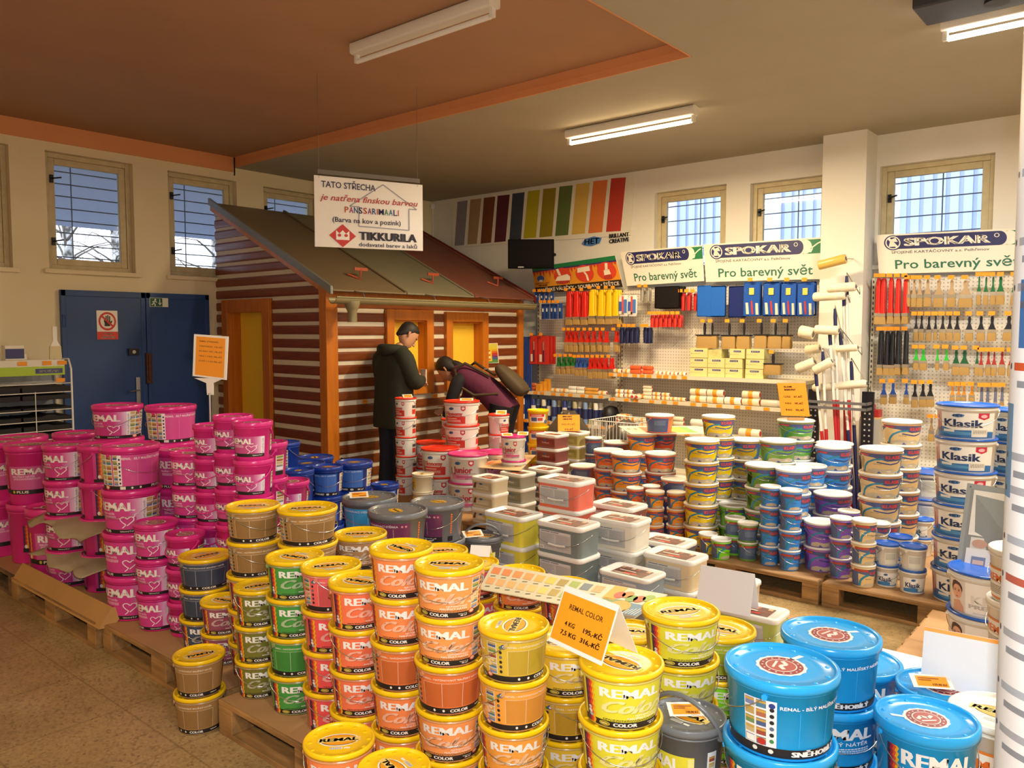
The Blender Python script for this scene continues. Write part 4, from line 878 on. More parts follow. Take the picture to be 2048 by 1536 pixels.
# ---------------------------------------------------------------- stacks: kind, x, y, base height, count, lid width, pitch, colours top down, turn, where
STACKS = [
 ('ptall', 2.079, 6.325, 0.144, 2, 0.321, 0.3776, 'pink', [10], 'the rear pair of tall buckets by the wire rack'),
 ('ptall', 1.841, 6.115, 0.144, 2, 0.305, 0.3798, 'pink', [18, 10], 'the pair of tall buckets cut by the picture edge'),
 ('ptall', 1.944, 5.788, 0.144, 2, 0.305, 0.3827, 'pink', [2, 62], 'the front pair of tall buckets by the wire rack'),
 ('ptall', 1.919, 5.376, 0.144, 1, 0.306, 0.4159, 'pink', [14], 'in front of the tall pairs at the cardboard strip'),
 ('p15', 2.148, 5.569, 0.144, 4, 0.285, 0.2091, 'pink', [0], 'the stack behind the crumpled sheet, nearest the tall pairs'),
 ('p15', 1.908, 5.081, 0.144, 4, 0.275, 0.208, 'pink', [-42], 'the outer stack split by the crumpled cardboard sheets'),
 ('p15', 2.0, 4.815, 0.144, 4, 0.275, 0.211, 'pink', [64], 'the inner stack split by the crumpled cardboard sheets'),
 ('p15', 2.235, 5.145, 0.144, 5, 0.3, 0.208, 'pink', [-38], 'the high stack in front of the no-entry door leaf'),
 ('p15', 2.288, 4.562, 0.144, 5, 0.285, 0.2133, 'pink', [-136, -20], 'the high stack under the right blue door leaf'),
 ('p15', 1.9, 4.24, 0.144, 4, 0.293, 0.2266, 'pink', [-140, -34, -34, -34], 'the front stack rising behind the pallet corner board'),
 ('p15', 2.202, 4.289, 0.144, 4, 0.28, 0.212, 'pink', [-2], 'the stack just left of the wire-handled small stack'),
 ('p8', 2.136, 4.044, 0.144, 5, 0.219, 0.1718, 'pink', [-30], 'the stack left of the highest small stacks'),
 ('p8', 1.898, 3.972, 0.144, 3, 0.215, 0.1793, 'pink', [-36], 'the low front stack beside the loose cardboard strip'),
 ('p5', 1.947, 3.772, 0.144, 3, 0.19, 0.1672, 'pink', [-48], 'the low front stack next to the slate buckets'),
 ('p5', 2.141, 3.831, 0.144, 6, 0.199, 0.1703, 'pink', [-46], 'the foremost of the three highest small stacks'),
 ('p5', 2.091, 3.378, 0.144, 6, 0.188, 0.1792, 'pink', [-24], 'the highest stack before the yellow cabin doorway'),
 ('p5', 2.138, 3.63, 0.144, 6, 0.195, 0.1804, 'pink', [-30], 'the high stack under the pole sign'),
 ('p5', 2.34, 3.64, 0.144, 5, 0.202, 0.1853, 'pink', [-70], 'the stack half hidden between doorway stack and navy buckets'),
 ('p5', 2.529, 3.717, 0.144, 4, 0.199, 0.172, 'pink', [-30], 'the stack nearest the navy buckets'),
 ('rem', 1.915, 3.105, 0.144, 5, 0.232, 0.1485, 'tan/tan/sand/sand/sand', [-135, -135, 10, 10, 10], 'the tall stack at the pink display'),
 ('rem', 2.053, 2.898, 0.144, 5, 0.258, 0.1476, 'tan/tan/sand/sand/sand', [-130, -130, 0, 0, 0], 'the tall stack before the navy buckets'),
 ('rem', 1.928, 3.551, 0.144, 3, 0.244, 0.1455, 'slate', [-150, -150, 12], 'the stack next to the small pink row'),
 ('rem4', 1.89, 3.326, 0.144, 2, 0.205, 0.1397, 'mauve', [12], 'the low stack left of the tan buckets'),
 ('rem4', 1.813, 2.908, 0.144, 3, 0.205, 0.1501, 'olive', [14], 'the stack between tan and green stacks'),
 ('rem', 1.84, 2.688, 0.144, 4, 0.23, 0.1525, 'green', [16, 16, -140, 16], 'the stack between olive and red stacks'),
 ('rem', 1.84, 2.454, 0.144, 4, 0.229, 0.1544, 'coral/red/red/red', [-120, 26, 26, 26], 'the stack right of the green one'),
 ('rem', 1.793, 2.23, 0.144, 4, 0.221, 0.1541, 'orange-red', [18], 'the stack right of the red one'),
 ('rem', 1.796, 2.007, 0.144, 5, 0.218, 0.155, 'orange/orange/rust/orange/orange', [2, 2, -135, 2, 2], 'the tall stack left of the highest apricot stack'),
 ('rem', 1.796, 1.78, 0.144, 5, 0.228, 0.1525, 'apricot/apricot/rust/apricot/apricot', [-8, -6, -140, -4, -4], 'the high stack at the colour chart end'),
 ('rem', 1.853, 1.558, 0.144, 4, 0.223, 0.1501, 'mustard/amber/amber/amber', [-104, -104, 10, 10], 'the stack left of the price tent'),
 ('rem', 2.15, 1.573, 0.144, 3, 0.255, 0.1519, 'yellow/ochre/yellow', [20, -108, 22], 'the stack under the price tent, left'),
 ('rem', 1.839, 1.158, 0.144, 4, 0.236, 0.149, 'lime-yellow', [20], 'the front stack under the price tent, right'),
 ('rem', 2.292, 1.22, 0.144, 4, 0.251, 0.1505, 'lime-yellow', [26], 'the stack behind the grey lidded bucket'),
 ('rem', 2.602, 1.229, 0.144, 3, 0.25, 0.1502, 'olive-green/lime/lime', [-150, 20, 20], 'the stack between lime and sky-blue buckets'),
 ('rem4', 1.398, 1.839, 0.0, 3, 0.208, 0.1541, 'orange', [-2], 'the left floor stack at the picture bottom'),
 ('rem4', 1.41, 1.614, 0.0, 3, 0.203, 0.1521, 'orange', [-4], 'the right floor stack at the picture bottom'),
 ('rem', 2.694, 2.722, 0.144, 3, 0.259, 0.1484, 'sand', [10], 'the stack hidden behind the apricot stack'),
 ('rem', 2.648, 2.471, 0.144, 3, 0.242, 0.1483, 'coral', [20], 'the stack under the long chart, at its far end'),
 ('rem', 2.696, 2.234, 0.144, 3, 0.234, 0.1445, 'orange', [14], 'the stack under the middle of the long chart'),
 ('rem', 2.686, 1.974, 0.144, 3, 0.233, 0.144, 'orange-red', [30], 'the stack under the near end of the long chart'),
 ('rem', 2.305, 2.853, 0.144, 4, 0.242, 0.1457, 'brown', [-6], 'the stack before the grey filler buckets'),
 ('rem', 2.716, 1.666, 0.144, 2, 0.25, 0.1501, 'yellow', [0], 'the stack between price tent and lime stack'),
 ('rem4', 1.641, 3.09, 0.0, 2, 0.208, 0.1545, 'tan', [-172], 'the pair standing on the bare floor'),
 ('blue', 2.076, 0.802, 0.144, 3, 0.3, 0.2023, '', [-103, 10, 0], 'the front left stack'),
 ('blue', 2.473, 0.804, 0.144, 3, 0.294, 0.1916, '', [-128, 26, 20], 'the stack behind the front one'),
 ('blue', 2.867, 0.839, 0.144, 2, 0.296, 0.1769, '', [16], 'the pair half hidden behind two stacks'),
 ('blue', 2.803, 0.552, 0.144, 2, 0.285, 0.1833, '', [10], 'the pair with an orange price card'),
 ('blue', 2.362, 0.506, 0.144, 2, 0.266, 0.2236, '', [32], 'the front pair beside the white bucket'),
 ('white', 2.594, 0.364, 0.144, 2, 0.27, 0.2083, '', [-10], 'the front pair at the round post'),
 ('white', 2.997, 0.348, 0.144, 2, 0.27, 0.2064, '', [0], 'the pair behind the front white one'),
 ('white', 3.749, 0.46, 0.144, 3, 0.27, 0.2096, '', [-40], 'the stack with orange label at the round post'),
 ('gray5', 2.055, 1.067, 0.144, 2, 0.224, 0.195, '', [-30], 'the pair with a raised grey handle'),
 ('dark', 3.506, 4.399, 0.144, 3, 0.257, 0.199, '', [-8], 'the stack nearest the man'),
 ('dark5', 3.27, 4.384, 0.144, 3, 0.208, 0.1991, '', [-2], 'the middle front stack'),
 ('dark5', 3.015, 4.341, 0.144, 3, 0.193, 0.2041, '', [-60], 'the stack beside the last pink stack'),
 ('dark', 3.47, 4.786, 0.144, 3, 0.253, 0.199, '', [-30], 'the rear stack before the cabin post'),
 ('dark', 3.276, 4.621, 0.144, 3, 0.249, 0.1984, '', [20], 'the stack with a red-brown seal on its lid'),
 ('dark', 3.036, 4.559, 0.144, 4, 0.238, 0.1923, '', [-64], 'the high stack behind the pink ones'),
 ('dark5', 3.829, 4.451, 0.144, 2, 0.209, 0.1941, '', [10], 'the low pair at the white buckets'),
 ('gray', 2.799, 3.383, 0.144, 3, 0.301, 0.2003, 'light blue', [-5], 'the left stack with a price card'),
 ('gray', 2.666, 3.004, 0.144, 3, 0.301, 0.2028, 'plum', [-14], 'the middle stack'),
 ('gray', 2.966, 3.025, 0.144, 3, 0.292, 0.1994, 'plum', [-26], 'the right stack'),
 ('gray5', 3.2, 2.913, 0.144, 2, 0.219, 0.1932, 'plum', [0], 'the low pair before the yellow tubs'),
 ('eko5', 4.978, 5.485, 0.144, 5, 0.203, 0.178, '', [-34], 'the slim tower in front of the man'),
 ('eko', 5.279, 5.062, 0.144, 4, 0.334, 0.2168, '', [-16], 'the high stack before the stooping woman'),
 ('eko5', 5.504, 5.413, 0.144, 4, 0.205, 0.1643, '', [-20], "the slim stack half hidden by the woman's sleeve"),
 ('eko5', 5.62, 4.908, 0.144, 4, 0.206, 0.1814, '', [60], 'the slim stack under the woman'),
 ('jun5', 5.17, 4.35, 0.144, 3, 0.217, 0.205, '', [-8], 'the slim stack beside the yellow canisters'),
 ('eko', 4.938, 5.0, 0.144, 2, 0.344, 0.2386, '', [-6], 'the left pair before the slim tower'),
 ('jun', 4.918, 4.643, 0.144, 2, 0.349, 0.2341, '', [-10], 'the front pair'),
 ('eko', 5.237, 5.424, 0.144, 2, 0.321, 0.2301, '', [-10], 'the pair behind the slim tower'),
 ('jun', 5.365, 4.74, 0.144, 2, 0.325, 0.21, '', [30], 'the rear pair'),
 ('crm', 4.672, 4.94, 0.144, 2, 0.192, 0.1466, '', [-35], 'the small pair in front of the slim tower'),
 ('can', 5.81, 4.59, 0.144, 5, 0.2, 0.1547, '', [10], 'the column beside the tubs'),
 ('kc', 5.314, 3.484, 0.144, 4, 0.238, 0.1407, 'orange', [6], 'the leftmost stack of the row'),
 ('kc', 5.22, 3.258, 0.144, 4, 0.242, 0.1425, 'amber', [6], 'the second stack of the row'),
 ('kc', 5.429, 3.083, 0.144, 4, 0.239, 0.1411, 'orange', [8], 'the third stack of the row'),
 ('kc', 5.308, 2.875, 0.144, 3, 0.235, 0.1364, 'blue-grey', [-130], 'the low stack left of the yellow stack'),
 ('kc', 5.098, 2.567, 0.144, 5, 0.241, 0.1497, 'yellow', [6], 'the front yellow stack'),
 ('kc', 5.382, 2.584, 0.144, 6, 0.238, 0.1483, 'yellow', [10], 'the highest yellow stack'),
 ('kc', 6.234, 2.721, 0.144, 3, 0.235, 0.1522, 'lime', [40], 'the rear lime stack'),
 ('kc', 5.252, 2.39, 0.144, 2, 0.22, 0.1461, 'lime', [64], 'the low lime stack at the front'),
 ('kc', 5.828, 2.185, 0.144, 6, 0.265, 0.1419, 'green', [24], 'the highest green stack, at the orange price sheet'),
 ('kc', 5.442, 2.163, 0.144, 5, 0.254, 0.1489, 'olive', [14], 'the stack before the highest green one'),
 ('kc', 5.194, 2.166, 0.144, 4, 0.236, 0.1512, 'olive', [26], 'the front olive stack'),
 ('kc', 5.14, 1.936, 0.144, 4, 0.228, 0.1518, 'blue', [30], 'the front blue stack'),
 ('kc', 5.638, 2.009, 0.144, 4, 0.235, 0.1397, 'blue', [10], 'the blue stack behind the front blue one'),
 ('kc', 5.87, 1.927, 0.144, 4, 0.25, 0.169, 'blue', [26], 'the high blue stack'),
 ('kc', 6.19, 2.02, 0.144, 4, 0.27, 0.164, 'mid-blue', [50], 'the rear blue stack at the pole rack'),
 ('kc', 5.505, 1.801, 0.144, 3, 0.25, 0.136, 'violet', [14], 'the rear violet stack'),
 ('kc', 5.071, 1.727, 0.144, 2, 0.205, 0.1526, 'violet', [16], 'the low violet pair'),
 ('kc', 5.344, 1.455, 0.144, 5, 0.259, 0.153, 'beige', [6], 'the front beige stack'),
 ('kc', 5.669, 1.422, 0.144, 6, 0.247, 0.1522, 'beige', [22], 'the highest beige stack'),
 ('kc', 5.672, 3.398, 0.144, 4, 0.246, 0.1676, 'amber', [10], 'the stack under the short chart, left'),
 ('kc', 5.931, 3.35, 0.144, 4, 0.235, 0.1644, 'red-orange', [0], 'the stack under the short chart, right'),
 ('kc', 5.38, 3.77, 0.144, 3, 0.231, 0.133, 'brown-red', [-140], 'the stack beside the red tubs'),
 ('kc', 5.689, 3.641, 0.144, 4, 0.235, 0.1432, 'brown-red', [-150], 'the rear stack at the wire basket'),
 ('kc', 5.595, 2.471, 0.144, 5, 0.235, 0.1415, 'ochre', [-10], 'the rear stack behind the yellow ones'),
 ('kc', 5.833, 2.487, 0.144, 5, 0.235, 0.1358, 'lime', [40], 'the rear stack behind the olive ones'),
 ('ks', 5.052, 3.077, 0.144, 3, 0.129, 0.1163, 'orange', [20], 'the leftmost small stack'),
 ('ks', 4.998, 2.878, 0.144, 3, 0.139, 0.119, 'amber', [30], 'the second small stack'),
 ('ks', 5.181, 3.015, 0.144, 3, 0.136, 0.1172, 'orange', [0], 'the small stack behind the second one'),
 ('ks', 5.092, 2.759, 0.144, 3, 0.136, 0.1176, 'amber', [22], 'the third small stack'),
 ('ks', 5.234, 2.702, 0.144, 3, 0.134, 0.1061, 'gold', [24], 'the small stack before the yellow buckets'),
 ('ks', 4.956, 2.439, 0.144, 1, 0.133, 0.13, 'yellow', [50], 'at the pallet edge before the yellow stack'),
 ('ks', 4.892, 2.315, 0.144, 1, 0.137, 0.1265, 'lime', [40], 'at the pallet edge before the lime stack'),
 ('ks', 5.046, 2.289, 0.144, 2, 0.139, 0.1238, 'lime', [-130], 'the small lime pair'),
 ('ks', 4.975, 2.166, 0.144, 2, 0.138, 0.1215, 'olive', [-120], 'the small olive pair'),
 ('ks', 4.964, 2.015, 0.144, 4, 0.132, 0.1269, 'blue', [10], 'the left small blue stack'),
 ('ks', 4.945, 1.874, 0.144, 4, 0.139, 0.1265, 'blue', [30], 'the right small blue stack'),
 ('ks', 4.985, 1.576, 0.144, 3, 0.134, 0.122, 'violet', [40], 'the front small violet stack'),
 ('ks', 5.179, 1.591, 0.144, 3, 0.134, 0.1241, 'violet', [0], 'the rear small violet stack'),
 ('ks', 4.902, 1.417, 0.144, 3, 0.142, 0.1305, 'beige', [40], 'the front small beige stack'),
 ('ks', 5.11, 1.394, 0.144, 3, 0.134, 0.1137, 'beige', [10], 'the rear small beige stack'),
 ('kw', 5.006, 0.921, 0.144, 6, 0.313, 0.1832, '', [-6], 'the tall leaning stack'),
 ('kw', 6.059, 1.338, 0.144, 3, 0.29, 0.1787, '', [-120], 'the stack turned label-away'),
 ('kw', 5.231, 0.715, 0.144, 6, 0.29, 0.1775, '', [-20], 'the stack behind the tall one'),
 ('kws', 4.998, 1.309, 0.144, 2, 0.139, 0.1262, '', [-110, 0], 'the small front pair beside the beige buckets'),
 ('kws', 4.97, 1.163, 0.144, 2, 0.15, 0.1341, '', [-120, 10], 'the small front pair beside the tall stack'),
 ('kws', 5.214, 1.296, 0.144, 2, 0.144, 0.1263, '', [-100], 'the small pair behind the front pairs'),
 ('kws', 5.839, 1.316, 0.144, 2, 0.145, 0.1222, '', [-30], 'the small rear pair'),
 ('kp', 4.228, 0.676, 0.144, 2, 0.32, 0.1979, '', [4], 'the wide pair with a face on the label'),
 ('ks', 5.849, 3.994, 0.144, 4, 0.155, 0.14, 'slate', [-120], 'the small stack behind the cream tubs'),
]
CN = {'tan': '#a67e4c', 'sand': '#c49866', 'slate': '#434f68', 'mauve': '#9c5064', 'olive': '#77752f', 'green': '#479a44', 'coral': '#ee6266', 'red': '#ef5556', 'orange-red': '#f47750', 'orange': '#f58a4e', 'apricot': '#f69c58', 'rust': '#de743c', 'mustard': '#d6b43c', 'amber': '#f0a244', 'yellow': '#e8c23c', 'ochre': '#d8a934', 'lime-yellow': '#dcd436', 'lime': '#8ad827', 'olive-green': '#a8b435', 'brown': '#ae8760',
      'light blue': '#3fa0d6', 'plum': '#6d3458', 'blue-grey': '#ee7440', 'blue': '#338be2', 'mid-blue': '#3d68b4', 'violet': '#8c5cc6', 'beige': '#e4c48a', 'red-orange': '#ef5a34', 'brown-red': '#9c4636', 'gold': '#f6b92a', 'pink': '#d92f86'}
KCN = {'orange': '#f4702c', 'amber': '#f79c2a', 'yellow': '#f4cd14', 'lime': '#7fdc20', 'olive': '#6d9834', 'green': '#5a9a3a', 'slate': '#3d4f6c', 'ochre': '#c9a41e'}
NOUN = {'ptall': ('pink_paint_bucket', 'tall pink bucket', 'tall pink buckets'), 'p15': ('pink_paint_bucket', 'big pink bucket', 'big pink buckets'), 'p8': ('pink_paint_bucket', 'medium pink bucket', 'medium pink buckets'), 'p5': ('pink_paint_bucket', 'small pink bucket', 'small pink buckets'),
        'rem': ('tinted_paint_bucket', 'yellow-lidded bucket', 'yellow-lidded colour buckets'), 'rem4': ('tinted_paint_bucket', 'small yellow-lidded bucket', 'yellow-lidded colour buckets'), 'blue': ('sky_blue_bucket', 'sky-blue paint bucket', 'sky-blue buckets'), 'dark': ('navy_paint_bucket', 'navy paint bucket', 'navy buckets'), 'dark5': ('navy_paint_bucket', 'small navy paint bucket', 'navy buckets'),
        'gray': ('filler_bucket', 'grey-lidded filler bucket', 'grey filler buckets'), 'gray5': ('filler_bucket', 'small grey bucket', 'grey filler buckets'), 'eko': ('white_paint_bucket', 'white red-lidded bucket', 'white red-lidded buckets'), 'jun': ('white_paint_bucket', 'white magenta-lidded bucket', 'white magenta-lidded buckets'), 'eko5': ('white_paint_bucket', 'small white red-lidded bucket', 'white red-lidded buckets'), 'jun5': ('white_paint_bucket', 'small white magenta-lidded bucket', 'white magenta-lidded buckets'),
        'crm': ('cream_bucket', 'cream bucket', 'cream buckets'), 'can': ('yellow_canister', 'yellow canister', 'yellow canisters'), 'kc': ('colour_paint_bucket', 'white-lidded bucket', 'white-lidded colour buckets'), 'ks': ('small_colour_bucket', 'little white-lidded bucket', 'little white-lidded colour buckets'),
        'kw': ('blue_lidded_bucket', 'white blue-lidded bucket', 'blue-lidded buckets'), 'kws': ('blue_lidded_bucket', 'little white blue-lidded bucket', 'blue-lidded buckets'), 'kp': ('blue_lidded_bucket', 'wide blue-lidded bucket', 'blue-lidded buckets'), 'white': ('white_bucket', 'plain white bucket', 'plain white buckets')}
ORD = ('topmost', 'second down', 'third down', 'fourth down', 'fifth down', 'sixth down')
rs = random.Random(11); TOPZ = {}
for si, (k, X, Y, zb, n, D, p, cols, turn, where) in enumerate(STACKS):
    cs = cols.split('/')
    for i in range(n):              # i = 0 is the topmost
        c = cs[min(i, len(cs)-1)]; d = turn[min(i, len(turn)-1)]
        hexc = (KCN.get(c) or CN.get(c)) if k in ('kc', 'ks') else CN.get(c)
        nm, noun, grp = NOUN[k]; word = '' if (not c or c == 'pink' or k in ('gray', 'gray5') and False) else c+' '
        if c == 'blue-grey': word = 'orange '
        if k == 'gray': word = c+'-labelled '
        if n == 1: lb = '%s%s standing alone %s' % (word, noun, where)
        else: lb = '%s%s, %s in %s' % (word, noun, 'lowest' if i == n-1 else ORD[i], where)
        az = math.atan2(Y, X)+math.pi           # direction from the bucket to the viewpoint
        ang = az+math.pi/2 + math.radians(d+rs.uniform(-3, 3))
        j = .0015*(0 if i == 0 else 1)
        bucket(k, nm, lb, 'bucket', grp, (X+rs.uniform(-j, j), Y+rs.uniform(-j, j), zb+(n-1-i)*p), D, p, hexc, ang, rs.choice((0, 0, math.pi)), None)
# ---------------------------------------------------------------- rectangular tubs
def rr(hx, hy, r, z, n=5):
    P_ = []
    for cx, cy, a0 in ((hx-r, hy-r, 0), (-hx+r, hy-r, 90), (-hx+r, -hy+r, 180), (hx-r, -hy+r, 270)):
        for i in range(n+1):
            a = math.radians(a0+90*i/n); P_.append((cx+r*math.cos(a), cy+r*math.sin(a), z))
    return P_
def tub_meshes(k):
    if ('tub', k) in _K: return _K[('tub', k)]
    SX, SY, Hh = (.20, .305, .1646) if k == 'tub' else (.20, .255, .1197)
    hx, hy = SX/2, SY/2; t = .90
    b = MB().ring([rr(hx*t, hy*t*1.01, .025, 0), rr(hx*.945, hy*.955, .03, Hh-.03), rr(hx*.955, hy*.965, .03, Hh-.028), rr(hx*.955, hy*.965, .03, Hh-.014)])
    body = b.mesh('tub_body', [OCT])
    l = MB(); l.mats = [WHT]
    l.ring([rr(hx-.004, hy-.004, .032, Hh-.026), rr(hx, hy, .034, Hh-.022), rr(hx, hy, .034, Hh-.006), rr(hx-.004, hy-.004, .032, Hh), rr(hx-.016, hy-.016, .025, Hh), rr(hx-.021, hy-.021, .022, Hh-.007), rr(.01, .01, .005, Hh-.007)])
    p = Print(); w_, h_ = .62, .62; p.rect(-w_, -h_, w_, h_, '#6a4436', 0)
    for i in range(6): p.rect(-w_+.02+i*.2, -h_, -w_+.17+i*.2, -h_+.28, ('#b98a6a', '#8a5a48', '#d9c0a0', '#a86a50', '#5f4a4a', '#c9a27a')[i], 1)
    p.rect(-w_, -.1, w_, .12, '#7b4c3e', 1); p.rect(-.2, .24, .3, .42, '#d8452e', 2); p.rect(-.5, -.04, .15, .06, '#e9dcc8', 2); p.rect(-.5, .46, .1, .53, '#c9b49a', 2)
    p.into(l, lambda x, y, L: Vector((-y*hx*.98, -x*hy*.98*1.0, Hh-.0062+L*.0003)) if True else None)
    lid = l.mesh('tub_lid', l.mats)
    m = MB(); m.mats = []; p = Print()
    if k == 'tub':
        p.rect(0, .05, 1, .93, '#b9b7b4', 0); p.rect(.02, .82, .98, .93, '#cfcdca', 1); p.rect(.06, .86, .34, .895, '#6a6a74', 2); p.rect(.36, .86, .62, .895, '#6a6a74', 2); p.rect(.495, .12, .505, .78, '#d8d6d2', 1)
        for x in (.05, .53):
            for i in range(9):
                yy = .74-i*.068; p.rect(x, yy, x+random.uniform(.32, .42), yy+.016, '#8f8e90', 1)
        p.rect(.02, .08, .14, .22, '#e9e7e2', 2)
        for i in range(8): p.rect(.03+i*.012, .1, .036+i*.012, .19, '#55545a', 3)
        fr = (-.62, .42)
    else:
        p.rect(0, .05, 1, .93, OCD, 0); p.poly([(.02, .3), (.1, .85), (.2, .9), (.16, .3)], '#6a2c2c', 1); p.rect(.16, .22, .84, .66, OC, 1); p.text('Brillant', .3, .4, .4, .18, '#efe6da', 2, bold=.03); hetmark(p, .34, .68, .2, .22, 1)
        fr = (-.9, .72)
    def fn(x, y, L):       # long -X side wall
        z = .012+(Hh-.045)*y; f_ = z/(Hh-.03); xx = hx*(t+(.945-t)*f_); yy = hy*.95*(fr[1]*0+(-(2*x-1)*.82))
        if k == 'tub': yy = hy*(.80-1.36*x)
        return Vector((-xx-.0012-L*.0003, yy, z))
    p.into(m, fn); label = m.mesh('tub_label', m.mats)
    h = MB(); h.mats = [chrome, WHT]; zp = Hh-.05; N = 18
    pts = []
    for i in range(N+1):
        a = math.radians(-90+180*i/N); pts.append((-(hx+.005)*min(1, math.cos(a)*1.7) if math.cos(a) > .02 else 0.0, (hy+.004)*math.sin(a), zp-.062*math.cos(a)))
    h.tube(pts, .0017, 5, 0)
    c = pts[N//2-2:N//2+3]; h.tube(c, .006, 7, 1)
    handle = h.mesh('tub_handle', h.mats)
    _K[('tub', k)] = (body, lid, label, handle); return _K[('tub', k)]
TUBS = [('tub', 3.71, 2.72, 4, .1645, '#e2563c', 'orange-red', 'the tall stack behind the yellow tubs'), ('tub', 3.39, 2.85, 3, .165, '#e6d81e', 'yellow', 'the stack beside the grey filler buckets'), ('tub', 3.41, 2.49, 3, .165, '#5f7377', 'slate-grey', 'the stack right of the yellow tubs'),
        ('tub', 4.02, 2.56, 3, .16, '#7c2a26', 'wine-red', 'the stack at the far pallet edge'), ('tub', 3.72, 2.36, 3, .16, '#e4ddcc', 'off-white', 'the stack behind the slate tubs'), ('tub', 3.98, 2.21, 2, .165, '#3d4863', 'dark blue', 'the pair behind the cream tubs'),
        ('tub', 3.75, 2.03, 2, .165, '#dcc59a', 'cream', 'the pair under the long chart'), ('tub', 3.48, 2.13, 2, .14, '#8fa9bf', 'pale blue', 'the low pair before the cream tubs'), ('tub', 4.03, 1.86, 1, .165, '#cfcac0', 'light grey', 'behind the white price tent'), ('tub', 3.66, 1.56, 1, .165, '#a8b84a', 'green', 'beside the white price tent'),
        ('small', 5.61, 4.27, 5, .12, '#8c3630', 'dark red', 'the tall stack carrying the orange price tent'), ('small', 5.87, 4.22, 5, .12, '#c9b860', 'straw-yellow', 'the tall stack beside the dark red tubs'), ('small', 4.67, 4.17, 3, .12, '#cfc4a4', 'cream', 'the outer low stack before the magenta lids'), ('small', 4.98, 4.14, 3, .12, '#8d8c78', 'stone-grey', 'the low stack in the middle'), ('small', 5.27, 4.08, 3, .12, '#6f6250', 'brown', 'the low stack before the dark red tubs')]
for k, X, Y, n, p_, hexc, word, where in TUBS:
    for i in range(n):
        lb = ('%s %spaint tub, %s in %s' % (word, '' if k == 'tub' else 'flat ', 'lowest' if i == n-1 else ORD[i], where)) if n > 1 else '%s paint tub standing alone %s' % (word, where)
        root = thing('paint_tub', lb, 'tub', (X+rs.uniform(-.004, .004), Y+rs.uniform(-.004, .004), .144+(n-1-i)*p_), rs.uniform(-.03, .03), 'rectangular paint tubs')
        ms = tub_meshes(k); root.scale = (1, 1, p_/(.165 if k == 'tub' else .12))
        for nm, me in zip(('body', 'lid', 'printed_label', 'handle'), ms):
            if nm == 'handle' and k != 'tub': continue
            o = link(nm, me, root); o.color = lin(hexc)

# ---------------------------------------------------------------- pallets
wood = mat('pallet_wood', '#b98a50', .8, noise=.55, scale=4, stretch=(6, 1, 6), bump=.1, hex2='#7c5a33')
wood2 = mat('pallet_wood_dirty', '#8d6b45', .85, noise=.6, scale=4, stretch=(6, 1, 6), bump=.1, hex2='#4d3a28')
hard = mat('hardboard', '#b2885a', .75, noise=.2, scale=6)
def pallet(x0, x1, y0, y1, label, m, sheet=True):
    root = thing('pallet', label, 'pallet', ((x0+x1)/2, (y0+y1)/2, 0), 0, 'wooden pallets under the goods'); c = Vector(root.location)
    q = lambda mb, nm, mm=m: loc_of(mb, c).build(nm, mm, root, .003)
    n = 5
    for i in range(n):
        wx = .13; xx = x0+(x1-x0-wx)*i/(n-1); q(MB().span((xx, y0, .120), (xx+wx, y1, .142)), 'deck_board')
    for j in range(3):
        wy = .145 if j == 1 else .10; yy = y0+(y1-y0-wy)*j/2
        q(MB().span((x0, yy, .098), (x1, yy+wy, .120)), 'cross_board')
        for i in range(3):
            wx = .10; xx = x0+(x1-x0-wx)*i/2; q(MB().span((xx, yy, .020), (xx+wx, yy+wy, .098)), 'block')
    for i in range(3):
        wx = .10; xx = x0+(x1-x0-wx)*i/2; q(MB().span((xx, y0, 0), (xx+wx, y1, .020)), 'skid')
    if sheet: q(MB().span((x0+.01, y0+.01, .1425), (x1-.01, y1-.01, .1438)), 'cover_sheet', hard)
PAL = [(1.72, 2.74, 5.48, 6.68, 'pallet under the tall pink buckets', wood2), (1.70, 2.74, 4.26, 5.46, 'pallet with a folded cardboard strip under the pink stacks', wood), (1.72, 2.74, 3.02, 4.22, 'pallet under the small pink stacks', wood), (1.66, 2.70, 1.78, 2.98, 'pallet under the green and red yellow-lidded stacks', wood), (1.68, 2.72, .54, 1.74, 'pallet under the price tent and lime stacks', wood),
       (2.76, 3.9, .25, 1.40, 'pallet under the rear sky-blue buckets', wood), (2.76, 3.78, -.68, .2, 'pallet under the white buckets at the post', wood), (2.80, 4.14, 1.46, 2.62, 'pallet under the slate and cream tubs', wood), (2.76, 3.9, 2.66, 3.62, 'pallet under the grey filler buckets', wood), (2.88, 4.0, 4.16, 4.98, 'pallet under the navy buckets', wood2),
       (1.84, 2.74, -.68, .48, 'pallet at the feet of the front blue stack', wood), (4.80, 5.86, 2.86, 3.96, 'pallet under the amber and orange colour buckets', wood), (4.80, 5.86, 1.64, 2.84, 'pallet under the green and blue colour buckets', wood), (4.80, 5.86, .42, 1.62, 'pallet under the beige colour buckets', wood), (5.88, 6.74, 1.2, 2.86, 'rear pallet behind the colour buckets', wood), (5.88, 6.4, 2.9, 3.9, 'rear pallet by the wire basket', wood), (3.95, 4.72, .36, 1.0, 'pallet under the face-label buckets', wood),
       (4.54, 6.02, 4.0, 4.84, 'pallet under the flat tubs and magenta lids', wood), (4.54, 5.9, 4.87, 5.74, 'pallet under the slim white tower', wood)]
for a in PAL: pallet(*a)

